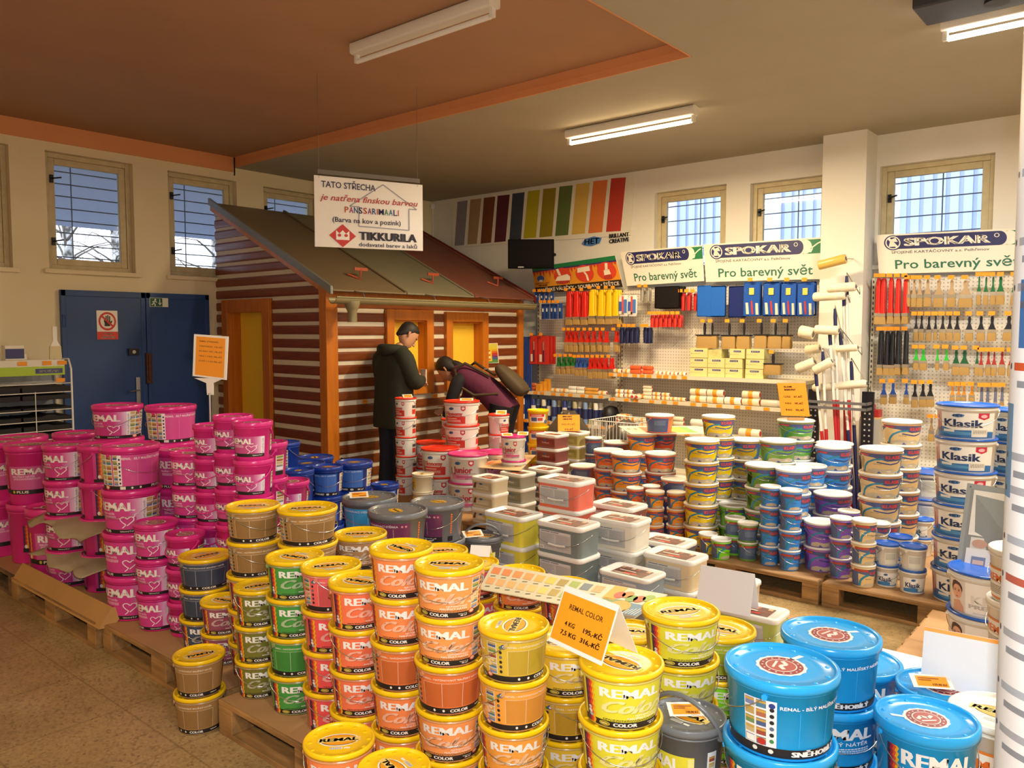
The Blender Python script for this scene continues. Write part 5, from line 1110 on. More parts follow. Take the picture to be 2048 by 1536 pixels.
# ---------------------------------------------------------------- cardboard
card = mat('cardboard', '#b7894e', .8, noise=.12, scale=5); grey_card = mat('grey_card', '#a8967a', .8, noise=.12, scale=5)
def crumpled(name, label, x0, x1, y0, y1, z, drop, seed, m):
    r = random.Random(seed); N, M_ = 10, 22; rows = []; ph = r.random()*6
    V = []
    for i in range(N+1):
        for j in range(M_+1):
            u, v = i/N, j/M_; x = x0+(x1-x0)*u; yy = y0+(y1-y0)*v; over = max(0, .30-u)/.30
            zz = z-drop*(over**1.5)*(1+.55*math.sin(v*9+ph)+.3*math.sin(v*23))-.001; V.append((x+.02*over*math.sin(v*13+ph), yy, zz))
    F_ = [(i*(M_+1)+j, (i+1)*(M_+1)+j, (i+1)*(M_+1)+j+1, i*(M_+1)+j+1) for i in range(N) for j in range(M_)]
    mb = MB(); mb.add(V, F_, 0, True); c = Vector(((x0+x1)/2, (y0+y1)/2, z)); o = loc_of(mb, c).build(name, m); o.location = c
    so = o.modifiers.new('thickness', 'SOLIDIFY'); so.thickness = .0016; tag(o, label, 'cardboard', 'cardboard sheets between pink layers')
crumpled('cardboard_sheet', 'upper crumpled cardboard sheet between the second and third pink layers', 1.735, 2.2, 4.46, 5.24, .144+.209*2, .036, 2, grey_card)
crumpled('cardboard_sheet', 'lower crumpled cardboard sheet above the bottom pink layer', 1.735, 2.2, 4.46, 5.22, .144+.209, .03, 5, grey_card)
mb = MB().sheet([(1.694, 4.20, .125), (1.694, 5.44, .125), (1.76, 5.44, .222), (1.765, 4.20, .222)], (1, 0, -.25), .005); mb.sheet([(1.76, 4.18, .125), (1.694, 4.20, .125), (1.76, 4.20, .222), (1.84, 4.18, .215)], (0, 1, 0), .004)
tag(mb.build('cardboard_strip', card), 'folded brown cardboard strip standing along the pallet front under pink buckets', 'cardboard')
mb = MB(); mb.mats = [flat('#e9e4d8', .7)]; mb.span((3.62, .85, .1442), (3.97, 1.72, .1468)); p = Print()
[p.rect(.05+i*.09, .2, .11+i*.09, .36, '#8a7468') for i in range(6)]; p.into(mb, plane_fn((3.965, 1.70, .148), (0, -.8, 0), (-.3, 0, 0), (0, 0, 1)))
tag(mb.build('cardboard_sheet', mb.mats), 'white printed cardboard sheet on the pallet edge behind the sky-blue buckets', 'cardboard')

# ---------------------------------------------------------------- price cards, tents, charts
OR_ = '#f6a01e'
def tent(label, q, back, art, inner='#f3f0ea'):
    """folded price tent: front face corners tl, tr, br, bl and the foot of the back leaf br, bl"""
    q = [Vector(v) for v in q]; back = [Vector(v) for v in back]; c = sum(q, Vector())/4
    n = (q[1]-q[0]).cross(q[3]-q[0]).normalized(); n = n if n.dot(EYE-c) > 0 else -n
    mb = MB(); mb.mats = [flat(inner, .6)]; mb.sheet([q[3], q[2], q[1], q[0]], -n, .0012); n2 = (q[1]-q[0]).cross(back[0]-q[0]).normalized(); n2 = n2 if n2.dot(n) < 0 else -n2
    mb.sheet([q[0], q[1], back[0], back[1]], -n2, .0012)
    if art: p = Print(); art(p); p.into(mb, quad_fn(*q, n, .0004, .0004))
    c.z = min(v.z for v in q); o = loc_of(mb, c).build('price_tent', mb.mats); o.location = c; tag(o, label, 'price sign', 'folded price tents'); return o
def remal_color(p):
    p.rect(.02, .07, .98, .89, OR_, 0); K = '#4a2410'
    p.text('REMAL COLOR', .20, .64, .62, .085, K, 1, bold=.03); p.text('4 KG', .20, .36, .19, .075, K, 1, bold=.03); p.text('195,-KČ', .55, .36, .34, .075, K, 1, bold=.03); p.text('7,5 KG', .17, .20, .29, .075, K, 1, bold=.03); p.text('316,-KČ', .54, .20, .35, .075, K, 1, bold=.03)
zt_ = .756
bl, br = on_z(1096, 1281, zt_), on_z(1203, 1332, zt_); d_ = (br-bl)
f0 = (bl+br)/2; up = Vector((d_.y, -d_.x, 0)).normalized(); up = up if up.dot(f0-EYE) > 0 else -up
def at_u(u, v, base):   # the point above `base` (moved back along up) that shows at pixel u, v: same slope for both ridge ends
    best = None
    for i in range(0, 200):
        s_ = i*.001; P_ = base+up*s_; a = on_x(u, v, P_.x); 
        e = (a-P_); e2 = math.hypot(a.y-P_.y, 0)
        if best is None or e2 < best[0]: best = (e2, P_, a.z)
    return Vector((best[1].x, best[1].y, best[2]))
tr_ = br+up*.065+Vector((0, 0, .152)); tl_ = bl+up*.065+Vector((0, 0, .152))
tent('orange price tent with two bold prices on the front yellow-lidded buckets', (tl_, tr_, br, bl), (br+up*.14, bl+up*.14), remal_color)
def tent_at(label, u0, u1, vb, z, h, art, inner='#f3f0ea', rev=False, dv=0, dep=.06):
    bl, br = on_z(u0, vb, z), on_z(u1, vb+dv, z); d = br-bl; up = Vector((d.y, -d.x, 0)).normalized(); up = up if up.dot((bl+br)/2-EYE) > 0 else -up
    return tent(label, (bl+up*dep+Vector((0, 0, h)), br+up*dep+Vector((0, 0, h)), br, bl), (br+up*dep*2.2, bl+up*dep*2.2), art, inner)
tent_at('plain white back of a price tent standing before the aisle', 1392, 1500, 1212, .312, .19, None, '#eef0f4', dv=22)
tent_at('small white back of a price tent before the yellow tubs', 939, 979, 1112, .60, .045, None, dv=2, dep=.03)
def wide_art(p): p.rect(0, .93, 1, 1, OR_, 0)
tent_at('wide white card with orange top edge behind the sky-blue buckets', 1840, 2000, 1372, .50, .18, wide_art, '#e4e9f2', dv=36)
def brill(p):
    p.rect(0, 0, 1, 1, OR_, 0)
    for i, (s, x, w_) in enumerate((('BRILLANT', .22, .44), ('CREATIVE', .22, .44), ('4 KG 391,-KČ', .16, .62), ('316,-KČ', .3, .4))): p.text(s, x, (.84, .68, .36, .06)[i], w_, .09, '#3a1808', 1, bold=.02)
tent_at('orange price tent standing on the flat dark red tubs', 1116, 1160, 862, .746, .145, brill, OR_, dv=0, dep=.04)
def tag_card(label, P_, rz, sx=.105, sy=.055, tilt=.25, n=0):
    mb = MB(); mb.mats = [flat('#f1ede4', .6)]; M = Matrix.Rotation(rz, 3, 'Z') @ Matrix.Rotation(tilt, 3, 'X'); mb.box((0, 0, 0), (sx, sy, .001), 0, M=M)
    p = Print(); p.rect(.12, .12, .9, .86, OR_, 0)
    p.rect(.18, .66, .7, .74, '#a8581a', 1); p.rect(.18, .52, .5, .6, '#a8581a', 1); p.text('129,90 Kč', .5, .2, .36, .14, '#8a3a10', 1)
    p.into(mb, plane_fn(M@Vector((-sx/2, -sy/2, 0)), M@Vector((sx, 0, 0)), M@Vector((0, sy, 0)), M@Vector((0, 0, 1)), .0003, .0007))
    o = mb.build('price_card', mb.mats); o.location = P_; tag(o, label, 'price card', 'small price cards on lids')
VA = math.pi/2+math.radians(40.18)-math.pi
def lidz(X, Y, zb, n, p): return Vector((X, Y, zb+n*p))
tag_card('orange price card on the small grey bucket lid', Vector((2.045, 1.07, .556)), -.85, .10, .055, .30)
tag_card('orange price card on the rear sky-blue lid by the white bucket', Vector((2.76, .58, .535)), -1.05, .12, .06, .35)
tag_card('white price card edge on the half hidden sky-blue lid', Vector((2.80, .93, .52)), .35, .10, .055, .7)
tag_card('white price card on the light blue filler bucket lid', Vector((2.74, 3.40, .765)), -.6, .10, .06, .35)
tag_card('white price card on the low grey filler lid', Vector((3.14, 2.93, .55)), -.5, .11, .06, .4)
tag_card('price card on the slim white tower', Vector((4.97, 5.45, 1.055)), -.5, .09, .055, .5)
tag_card('price card on the high white stack', Vector((5.27, 4.99, 1.03)), -.8, .12, .06, .3)
tag_card('price card on the slim stack under the stooping woman', Vector((5.60, 4.86, .895)), -.9, .10, .06, .6)
tag_card('left price card on the magenta lid by the canisters', Vector((5.10, 4.36, .778)), -.7, .09, .05, .35)
tag_card('right price card on the magenta lid by the canisters', Vector((5.20, 4.27, .785)), -1.0, .09, .055, .45)

def longchart(p):
    p.rect(0, 0, 1, 1, '#d9d0ae', 0); cs = ('#e6864a', '#e68a4c', '#ec9450', '#eea35a', '#eeb452', '#e6c84c', '#a88f3a', '#98b04a', '#5c7684', '#d8aa6c'); lo = ('#f0aa6c', '#f0b070', '#f2b66e', '#f2bc76', '#f2c87a', '#eed06a', '#b9a04c', '#a8b860', '#8a9a9c', '#e0bc88')
    for i in range(10):
        x = .02+i*.069; p.rect(x, .62, x+.052, .88, cs[i], 1); p.rect(x, .22, x+.052, .46, lo[i], 1); p.line([(x+.01, .52), (x+.04, .545)], .004, .03, '#6a6046', 1); p.line([(x+.01, .12), (x+.04, .145)], .004, .03, '#6a6046', 1)
    p.rect(.70, .0, 1, 1, '#dcd3b8', 1); p.rect(.73, .45, .80, .98, '#e8a82a', 2); p.rect(.74, .10, .88, .50, '#6f8f4c', 2); p.ell(.86, .26, .06, .22, '#e0a02c', 3); p.rect(.88, .06, 1.0, .46, '#4a7f9c', 2)
    for i, c in enumerate(('#d8432e', '#e8822a', '#6fa03a', '#e2562e', '#8fb848', '#d8c23a')): p.ell(.80+i*.037, .66+.07*math.sin(i*2), .028, .13, c, 3, 16)
    for i in range(6): p.line([(.90+i*.016, .08), (.91+i*.016, .2+.03*i)], .005, .02, '#e9e4d4', 3)
    p.rect(.72, 0, 1, .06, '#4a3a2c', 2)
z = .613
q = [on_z(u, v, z) for u, v in ((985, 1128), (1335, 1190), (1268, 1237), (958, 1178))]
board('colour_chart', 'long printed colour chart lying across the yellow-lidded buckets', 'colour chart', q, (0, 0, 1), .002, longchart, '#d9d0ae')
def shortchart(p):
    p.rect(0, 0, 1, 1, '#e2d6ba', 0)
    for i, c in enumerate(('#e88a6a', '#ec9a62', '#f0b860', '#e8d060', '#b8cc5a', '#8ab868', '#d8d0c0')): p.rect(.22+i*.1, .15, .32+i*.1, .85, c, 1)
    for r in range(2): p.ell(.07+.08*r, .6, .02, .1, '#a89a80', 1)
zk = .826
q = [Vector((5.47, 3.66, zk)), Vector((6.05, 3.12, zk)), Vector((5.86, 3.04, zk)), Vector((5.42, 3.46, zk))]
q = [on_z(u, v, zk+.0) for u, v in ((1236, 852), (1395, 852), (1432, 868), (1262, 868))]
board('colour_chart', 'short printed colour chart lying on the amber buckets under a single bucket', 'colour chart', q, (0, 0, 1), .002, shortchart, '#e2d6ba')
KB = sum(q, Vector())/4
bucket('kc', 'colour_paint_bucket', 'single orange bucket with blue label on the short colour chart', 'bucket', 'white-lidded colour buckets', (5.74, 3.27, zk+.003), .236, .138, '#ee6a3c', math.atan2(3.27, 5.74)+math.pi+math.pi/2-2.28, 0, None)
def ebro(p):
    p.rect(0, 0, 1, 1, '#cdb184', 0)
    for i in range(5): p.rect(.06+i*.185, .2, .2+i*.185, .48, ('#d97a4a', '#dda04a', '#c8b44a', '#a8a85a', '#b08a6a')[i], 1); p.rect(.06+i*.185, .56, .2+i*.185, .84, ('#e09a6a', '#e0b46a', '#d2c06a', '#9a7a5a', '#c09a7a')[i], 1)
z = .512
q = [on_z(u, v, z) for u, v in ((1010, 912), (1074, 908), (1040, 942), (945, 934))]
board('colour_chart', 'ochre colour chart lying on the flat stone-grey tubs', 'colour chart', q, (0, 0, 1), .002, ebro, '#cdb184')
# orange price sheet standing on the highest green bucket
def klasik(p):
    K = '#3a1808'
    p.rect(0, 0, 1, 1, '#ee8f12', 0); p.text('KLASIK', .22, .86, .30, .05, K, 1, bold=.03); p.text('BAREVNÝ', .22, .77, .40, .05, K, 1, bold=.03)
    for i, (a, b) in enumerate((('1,2 KG', '67,-KČ'), ('4 KG', '187,-KČ'), ('8 KG', '332,-KČ'))): p.text(a, .18, .56-i*.2, .22, .05, K, 1); p.text(b, .52, .56-i*.2, .30, .05, K, 1)
g9 = [s_ for s_ in STACKS if 'orange price sheet' in s_[-1]][0]; gz = g9[3]+g9[4]*g9[6]; gx, gy_ = g9[1], g9[2]; t_ = (Vector((gx, gy_, gz))-EYE).dot(VF)
q = [on_t(1554, 766, t_), on_t(1611, 766, t_), on_t(1620, 833, t_), on_t(1563, 831, t_)]
board('price_sheet', 'tall orange price sheet standing on the highest green bucket', 'price sign', q, -VF, .003, klasik, '#ee8f12')
mb = MB().span((-.06, -.012, 0), (.06, .012, .018)); o = mb.build('sheet_holder', card); o.location = (gx, gy_, gz); o.rotation_euler.z = VA; tag(o, 'small brown foot block holding the orange price sheet', 'sign foot')
# pole sign by the pink stacks
ps = thing('pole_sign', 'orange price sign in a white frame on a slim pole above pink buckets', 'price sign', on_t(418, 900, 4.72)); b0 = Vector(ps.location); b0.z = .144; ps.location = b0
t_ = 4.72; q = [on_t(388, 668, t_), on_t(456, 673, t_+.0), on_t(452, 760, t_), on_t(385, 752, t_)]; c = sum(q, Vector())/4; nq = -VF
fr = MB(); fr.mats = [white_pl, flat('#f49a1a', .5)]; g_ = MB()
fr.sheet([q[3], q[2], q[1], q[0]], VF, .014)
p = Print(); p.rect(.07, .04, .93, .95, '#f49a1a', 0); K = '#5f3212'
for i, s in enumerate(('REMAL STANDARD', '4 KG+0,8 KG  133,-KČ', '8,5 KG+1 KG  190,-KČ', '12KG + 3 KG  305,-KČ', '25 KG + 5 KG 450,-KČ')): p.text(s, .17, .83-i*.115, .56 if i == 0 else .68, .032, K, 1, bold=.025)
p.into(fr, quad_fn(*q, nq, .0006, .0006)); loc_of(fr, ps.location).build('sign_face', fr.mats, ps, .0)
pb = (q[2]+q[3])/2; mb = MB().prism([(-.09, 0), (.09, 0), (.02, -.03), (.018, -.10), (-.018, -.10), (-.02, -.03)], pb+VF*.004, VR, (0, 0, 1), VF*.012); loc_of(mb, ps.location).build('holder', white_pl, ps)
mb = MB().tube([pb+Vector((0, 0, -.09)), Vector((pb.x, pb.y, .15))], .006, 8).cyl((pb.x, pb.y, .1442), (pb.x, pb.y, .156), .07); loc_of(mb, ps.location).build('pole', steel, ps)

# leaning grey leaflet board in front of the blue-lidded stacks
q = [on_t(1935, 966, 3.98), on_t(2100, 990, 3.7), on_t(2076, 1160, 3.6), on_t(1912, 1136, 3.88)]
def leaf(p):
    p.rect(0, 0, 1, 1, '#9aa0a0', 0); p.rect(.10, .40, .98, .93, '#e9e6dd', 1); p.rect(.14, .17, .98, .38, '#dedcd2', 1); p.rect(.10, -.02, .95, .25, '#ecebe6', 2); p.ell(.26, .31, .1, .05, '#c9a08c', 2, 16); p.rect(.18, .05, .36, .16, '#7f8fb0', 3); p.rect(.2, .07, .34, .12, '#dcc0b0', 4); p.rect(.08, -.02, .95, .02, '#9ac0dc', 3)
    hetmark(p, .5, .32, .14, .04, 3); hetmark(p, .46, .19, .14, .04, 3); hetmark(p, .62, .945, .14, .035, 1); p.ell(.03, .03, .012, .01, '#5a5e60', 1, 8); p.ell(.05, .96, .012, .01, '#5a5e60', 1, 8)
n_ = (q[1]-q[0]).cross(q[3]-q[0]); n_ = n_ if n_.dot(EYE-q[0]) > 0 else -n_
board('leaflet_board', 'grey leaflet board with white papers leaning before the tall blue-lidded stack', 'display board', q, n_, .012, leaf, '#8f9696')

# round white post close to the lens, wrapped in a printed poster
pc = on_t(2166, 1000, 1.42); R_ = .118
post = thing('round_post', 'round white post wrapped in a printed poster at the right edge', 'post', (pc.x, pc.y, 0))
MB().lathe([(R_-.002, 0), (R_-.002, ZC)], 48).build('shaft', white_paint, post)
mb = MB(); mb.mats = []; p = Print(); p.rect(-100, .25, 100, 2.2, '#e9ebee', 0)
for i, (yy, c, w_) in enumerate(((1.92, '#9aa6c4', 40), (1.80, '#a3a6ae', 60), (1.72, '#a3a6ae', 50), (1.58, '#c8562e', 30), (1.42, '#a3a6ae', 64), (1.36, '#a3a6ae', 50), (1.27, '#a9b0bc', 62), (1.20, '#b05a4a', 34), (1.10, '#a3a6ae', 58), (1.0, '#a9b0bc', 60), (.92, '#a3a6ae', 40))):
    p.rect(-66, yy, -66+w_, yy+.014, c, 1); p.rect(-60, yy-.03, -66+w_*.9, yy-.018, '#8a8f98', 1); p.ell(-74, yy+.007, 2.4, .006, '#2f3138', 1, 10)
p.rect(-82, 1.35, -64, 1.52, '#5f8fb8', 1); p.rect(-60, 1.62, -20, 1.74, '#3d6ea8', 1)
p.into(mb, lambda x, y, L: Vector(((R_+.0006+L*.0004)*math.sin(math.radians(x)), -(R_+.0006+L*.0004)*math.cos(math.radians(x)), y)), 6.0)
o = mb.build('poster', mb.mats, post); o.rotation_euler.z = math.atan2(pc.y, pc.x)+math.pi+math.pi/2
# ---------------------------------------------------------------- brush wall: shelving units with pegboard, hooks and price tags
peg = mat('pegboard', '#d9d3c6', .6, noise=.05)
def peg_nodes(m):
    n = m.node_tree; P = n.nodes['Principled BSDF']; t = n.nodes.new('ShaderNodeTexCoord'); mp = n.nodes.new('ShaderNodeMapping'); mp.inputs['Scale'].default_value = (30, 30, 30)
    v = n.nodes.new('ShaderNodeVectorMath'); v.operation = 'FRACTION'; s_ = n.nodes.new('ShaderNodeVectorMath'); s_.operation = 'SUBTRACT'; s_.inputs[1].default_value = (.5, .5, .5)
    sp = n.nodes.new('ShaderNodeSeparateXYZ'); cb = n.nodes.new('ShaderNodeCombineXYZ'); ln = n.nodes.new('ShaderNodeVectorMath'); ln.operation = 'LENGTH'; g = n.nodes.new('ShaderNodeMath'); g.operation = 'GREATER_THAN'; g.inputs[1].default_value = .2
    n.links.new(t.outputs['Object'], mp.inputs[0]); n.links.new(mp.outputs[0], v.inputs[0]); n.links.new(v.outputs[0], s_.inputs[0]); n.links.new(s_.outputs[0], sp.inputs[0]); n.links.new(sp.outputs['Y'], cb.inputs['Y']); n.links.new(sp.outputs['Z'], cb.inputs['Z']); n.links.new(cb.outputs[0], ln.inputs[0]); n.links.new(ln.outputs['Value'], g.inputs[0])
    mx = n.nodes.new('ShaderNodeMixRGB'); mx.inputs[1].default_value = lin('#aaa598'); mx.inputs[2].default_value = lin('#ddd7ca'); n.links.new(g.outputs[0], mx.inputs[0]); n.links.new(mx.outputs[0], P.inputs['Base Color'])
peg_nodes(peg)
shelfm = mat('shelf_cream', '#dcd3ba', .45, noise=.05); tagm = mat('price_tag_orange', '#f39a1c', .6, noise=.1, scale=60)
XP, XF = 8.06, 7.74
def unit(label, y0, y1, shelves, ztop):
    root = thing('shelving_unit', label, 'shelving', (XP, (y0+y1)/2, 0), 0, 'brush shelving along the right wall'); c = Vector(root.location); q = lambda mb, nm, m, par=root, bev=0.0: loc_of(mb, c).build(nm, m, par, bev)
    q(MB().span((XP, y0, .02), (XP+.03, y1, ztop)), 'back_panel', peg)
    for yy in (y0, y1):
        mb = MB().span((XP-.03, yy-.015, 0), (XP+.03, yy+.015, ztop)); mb.mats = [shelfm, flat('#3a3a3c')]
        for i in range(int(ztop/.05)): mb.span((XP-.0305, yy-.006, .05+i*.05), (XP-.0295, yy+.006, .075+i*.05), 1)
        q(mb, 'upright', mb.mats)
    q(MB().span((XF, y0, 0), (XP, y1, .12)), 'plinth', shelfm, root, .004)
    sh = []
    for z, tags in shelves:
        o = q(MB().span((XF, y0+.01, z-.032), (XP-.001, y1-.01, z)).span((XF-.008, y0+.01, z-.036), (XF, y1-.01, z+.004)), 'shelf', shelfm); sh.append(o)
        for u in tags:
            yy = y1-(y1-y0)*u; loc_of(MB().box((XF-.0105, yy, z-.014), (.002, .062, .032)), c).build('price_tag', tagm, o)
    return root
tg = lambda n, a=.03, b=.97: [a+(b-a)*(i+.15*math.sin(i*2.3))/(n-1) for i in range(n)]
UA = unit('left shelving unit with hanging red and yellow brushes beside the cabin', 5.135, 6.34, [(.90, tg(9)), (.545, tg(7))], 2.15)
UB = unit('wide middle shelving unit with yellow boxes, blue trays and rollers', 2.80, 5.085, [(1.165, tg(10, .02, .42)), (.885, tg(14)), (.56, tg(8))], 2.15)
UC = unit('right shelving unit of hanging brushes beyond the pier', .55, 2.30, [(.40, tg(5))], 2.15)
br_ = mat('bristle', '#b08e52', .85, noise=.35, scale=40, stretch=(30, 30, 1)); fer = mat('ferrule', '#c8c2b2', .3, .8); wood_h = mat('handle_wood', '#c9a978', .5, noise=.2, scale=8); blk = mat('black_rubber', '#1b1a1d', .5); navy_p = mat('navy_handle', '#1d2350', .35); silver = mat('wire_steel', '#b5b0a4', .3, .9); wool = mat('lambswool', '#e6dcc0', .95, noise=.25, scale=50, bump=.3); tray_in = mat('tray_dark', '#1a2a66', .3)
_P = {}
def panel_(poly, th, m, mats):   # outline in (y, z), thickness along x
    return MB().prism(poly, (-th/2, 0, 0), (0, 1, 0), (0, 0, 1), (th, 0, 0)).mesh('p', mats)
def proto(k):
    if k in _P: return _P[k]
    L = []
    if k in ('flat', 'flatwood'):
        L.append(('handle', panel_([(-.10, 0), (.10, 0), (.17, -.10), (.13, -.28), (.30, -.46), (.42, -.54), (-.42, -.54), (-.30, -.46), (-.13, -.28), (-.17, -.10)], .014, 0, [OC])))
        L.append(('ferrule', MB().box((0, 0, -.60), (.02, .92, .13)).mesh('p', [fer])))
        L.append(('bristles', MB().loft([((0, 0, -.66), (0, .44, 0), (.009, 0, 0)), ((0, 0, -.82), (0, .50, 0), (.010, 0, 0)), ((0, 0, -1), (0, .47, 0), (.004, 0, 0))], pw=4, seg=16).mesh('p', [br_])))
    elif k == 'long':
        L.append(('handle', MB().loft([((0, 0, 0), (0, .22, 0), (.006, 0, 0)), ((0, 0, -.1), (0, .34, 0), (.010, 0, 0)), ((0, 0, -.6), (0, .36, 0), (.012, 0, 0)), ((0, 0, -.78), (0, .46, 0), (.010, 0, 0))], pw=3, seg=14).mesh('p', [OC])))
        L.append(('ferrule', MB().box((0, 0, -.80), (.024, .96, .07)).mesh('p', [fer])))
        L.append(('bristles', MB().loft([((0, 0, -.83), (0, .46, 0), (.011, 0, 0)), ((0, 0, -1), (0, .60, 0), (.006, 0, 0))], pw=4, seg=14).mesh('p', [br_])))
    elif k == 'block':
        L.append(('handle', MB().loft([((0, 0, 0), (0, .06, 0), (.012, 0, 0)), ((0, 0, -.2), (0, .085, 0), (.016, 0, 0)), ((0, 0, -.46), (0, .06, 0), (.012, 0, 0))], seg=12).mesh('p', [blk])))
        L.append(('plate', MB().box((0, 0, -.475), (.07, 1.0, .05)).mesh('p', [blk])))
        L.append(('bristles', MB().loft([((0, 0, -.5), (0, .46, 0), (.030, 0, 0)), ((0, 0, -.9), (0, .5, 0), (.036, 0, 0)), ((0, 0, -1), (0, .46, 0), (.03, 0, 0))], pw=6, seg=20).mesh('p', [br_])))
    elif k == 'roller':
        L.append(('handle', MB().loft([((0, 0, 0), (0, .3, 0), (.009, 0, 0)), ((0, 0, -.1), (0, .45, 0), (.012, 0, 0)), ((0, 0, -.38), (0, .36, 0), (.010, 0, 0))], seg=12).mesh('p', [OC])))
        L.append(('wire_frame', MB().tube([(0, 0, -.36), (0, 0, -.74), (.004, -.42, -.80), (.004, -.42, -.86), (-.02, .42, -.97), (-.05, .46, -1.0)], .003, 5).mesh('p', [silver])))
    elif k == 'card':
        L.append(('card', MB().box((0, 0, -.5), (.004, .96, 1.0)).mesh('p', [OC])))
        L.append(('mini_roller', MB().cyl((-.014, 0, -.30), (-.014, 0, -.52), .011, seg=10).mesh('p', [wool])))
        L.append(('grip', MB().cyl((-.012, 0, -.58), (-.012, 0, -.94), .008, seg=8).mesh('p', [navy_p])))
    elif k in ('tray', 'trayset'):
        b = MB().ring([[(x, y*.5, z) for y, z in ((-1, -.02), (-.9, 0), (.9, 0), (1, -.02), (1, -.98), (.9, -1), (-.9, -1), (-1, -.98))] for x in (0, -.012)], caps=False, smooth=False)
        b.ring([[(x, y*s_*.5, -.5+(z+.5)*s_) for y, z in ((-1, -.02), (-.9, 0), (.9, 0), (1, -.02), (1, -.98), (.9, -1), (-.9, -1), (-1, -.98))] for x, s_ in ((-.012, 1), (-.012, .93), (.03, .86))], caps=True, smooth=False); b.span((.012, -.38, -.62), (.022, .38, -.58))
        L.append(('tray', b.mesh('p', [OC])))
        if k == 'trayset':
            L.append(('handle', MB().loft([((-.006, .02, -.55), (0, .06, 0), (.012, 0, 0)), ((-.006, -.02, -.80), (0, .075, 0), (.014, 0, 0)), ((-.006, -.06, -.95), (0, .055, 0), (.010, 0, 0))], seg=12).mesh('p', [mat('red_grip', '#c8382e', .35)])))
            L.append(('wire_frame', MB().tube([(-.01, .02, -.56), (-.01, .05, -.38), (-.01, .42, -.28), (-.01, .42, -.06), (-.01, -.2, -.05)], .003, 5).mesh('p', [silver])))
            L.append(('sleeve', MB().loft([((-.006, -.30, -.62), (0, .09, 0), (.018, 0, 0)), ((-.006, -.34, -.96), (0, .10, 0), (.018, 0, 0))], seg=14).mesh('p', [wool])))
            L.append(('sleeve', MB().loft([((-.006, .30, -.60), (0, .09, 0), (.018, 0, 0)), ((-.006, .24, -.94), (0, .10, 0), (.018, 0, 0))], seg=14).mesh('p', [wool])))
            L.append(('label_card', MB().box((-.02, 0, -.27), (.002, .3, .2)).mesh('p', [flat('#e3c65a')])))
    elif k == 'pouch':
        m = MB(); m.mats = [flat('#e8e6e0', .25)]; m.loft([((0, 0, 0), (0, .40, 0), (.004, 0, 0)), ((0, 0, -.15), (0, .5, 0), (.014, 0, 0)), ((0, 0, -.85), (0, .5, 0), (.016, 0, 0)), ((0, 0, -1), (0, .42, 0), (.004, 0, 0))], pw=5, seg=16)
        p = Print(); p.rect(-.42, -.75, -.05, -.3, '#3a5fae'); p.rect(.05, -.85, .42, -.2, '#4a7ac2'); p.rect(-.12, -.9, .08, -.05, '#d65548', 1); p.rect(-.4, -.9, .1, -.8, '#d9d4c8', 1)
        p.into(m, lambda x, y, L_: Vector((-.0175-L_*.0006, -x, y))); L.append(('bag', m.mesh('p', m.mats)))
    elif k == 'redset':
        m = MB(); m.mats = [mat('red_case', '#c52f27', .3), flat('#e6ded0')]; m.box((0, 0, -.5), (.03, 1, 1)); m.box((-.0165, .22, -.78), (.003, .24, .26), 1)
        L.append(('case', m.mesh('p', m.mats))); L.append(('brush', MB().cyl((-.022, -.12, -.2), (-.022, -.12, -.5), .014, seg=10).mesh('p', [fer]))); L.append(('grip', MB().cyl((-.022, -.12, -.5), (-.022, -.14, -.92), .011, seg=10).mesh('p', [navy_p])))
    _P[k] = L; return L
NTH = ('first', 'second', 'third', 'fourth', 'fifth', 'sixth', 'seventh', 'eighth', 'ninth', 'tenth', 'eleventh', 'twelfth')
DEP = ('front one', 'second', 'third', 'fourth', 'rearmost')
HOOKS = {id(UA): MB(), id(UB): MB(), id(UC): MB()}
def row(U, kind, us, v0, v1, wpx, nd, hexc, colw, noun, where, X=7.84, step=.045, name='paint_brush', cat='brush', hook=True):
    one = len(us) == 1
    for i, u in enumerate(us):
        w_ = wpx[i] if isinstance(wpx, (list, tuple)) else wpx
        a, b = on_x(u, v0, X), on_x(u, v1, X); W_ = abs(on_x(u-w_/2, v0, X).y-on_x(u+w_/2, v0, X).y)*.93; Hh = a.z-b.z
        if hook:
            c = Vector(U.location); mb = MB().tube([(XP, a.y, a.z+.012), (X-.04, a.y, a.z+.008), (X-.055, a.y, a.z+.025)], .0028, 5); h = loc_of(mb, c).build('hook', silver, U)
            if kind not in ('tray', 'pouch'): loc_of(MB().box((X-.058, a.y, a.z+.022), (.002, .05, .034)), c).build('price_tag', tagm, h)
        for d in range(nd):
            x = X+d*step
            if x > XP-.03: break
            pos = ('' if nd == 1 else DEP[d]+' on ') + ('' if one else (NTH[i] if nd == 1 else NTH[i]+' hook')+' from the cabin side, ' if U is not UC else (NTH[i] if nd == 1 else NTH[i]+' hook')+' from the pier, ')
            lb = '%s%s, %s%s' % (colw+' ' if colw else '', noun, pos, where)
            root = thing(name, lb, cat, (x, a.y+rs.uniform(-.004, .004), a.z+rs.uniform(-.004, .004)), rs.uniform(-.05, .05), (noun+'s' if not noun.endswith('h') else noun+'es')+' on the right wall'); root.scale = (1, W_, Hh)
            for nm, me in proto(kind): o = link(nm, me, root); o.color = lin(hexc)
row(UA, 'card', [1074, 1084, 1094, 1104], 585, 606, 8, 1, '#274f9a', 'blue', 'carded mini roller', 'upper row', X=7.86, name='carded_roller', cat='roller')
row(UA, 'card', [1087, 1095, 1104, 1112, 1121], 607, 638, 9, 1, '#274f9a', 'blue', 'carded mini roller', 'lower row', X=7.82, name='carded_roller', cat='roller')
row(UA, 'long', [1137, 1152, 1168], 583, 650, 15, 3, '#d9281f', 'red', 'long flat brush', 'top row')
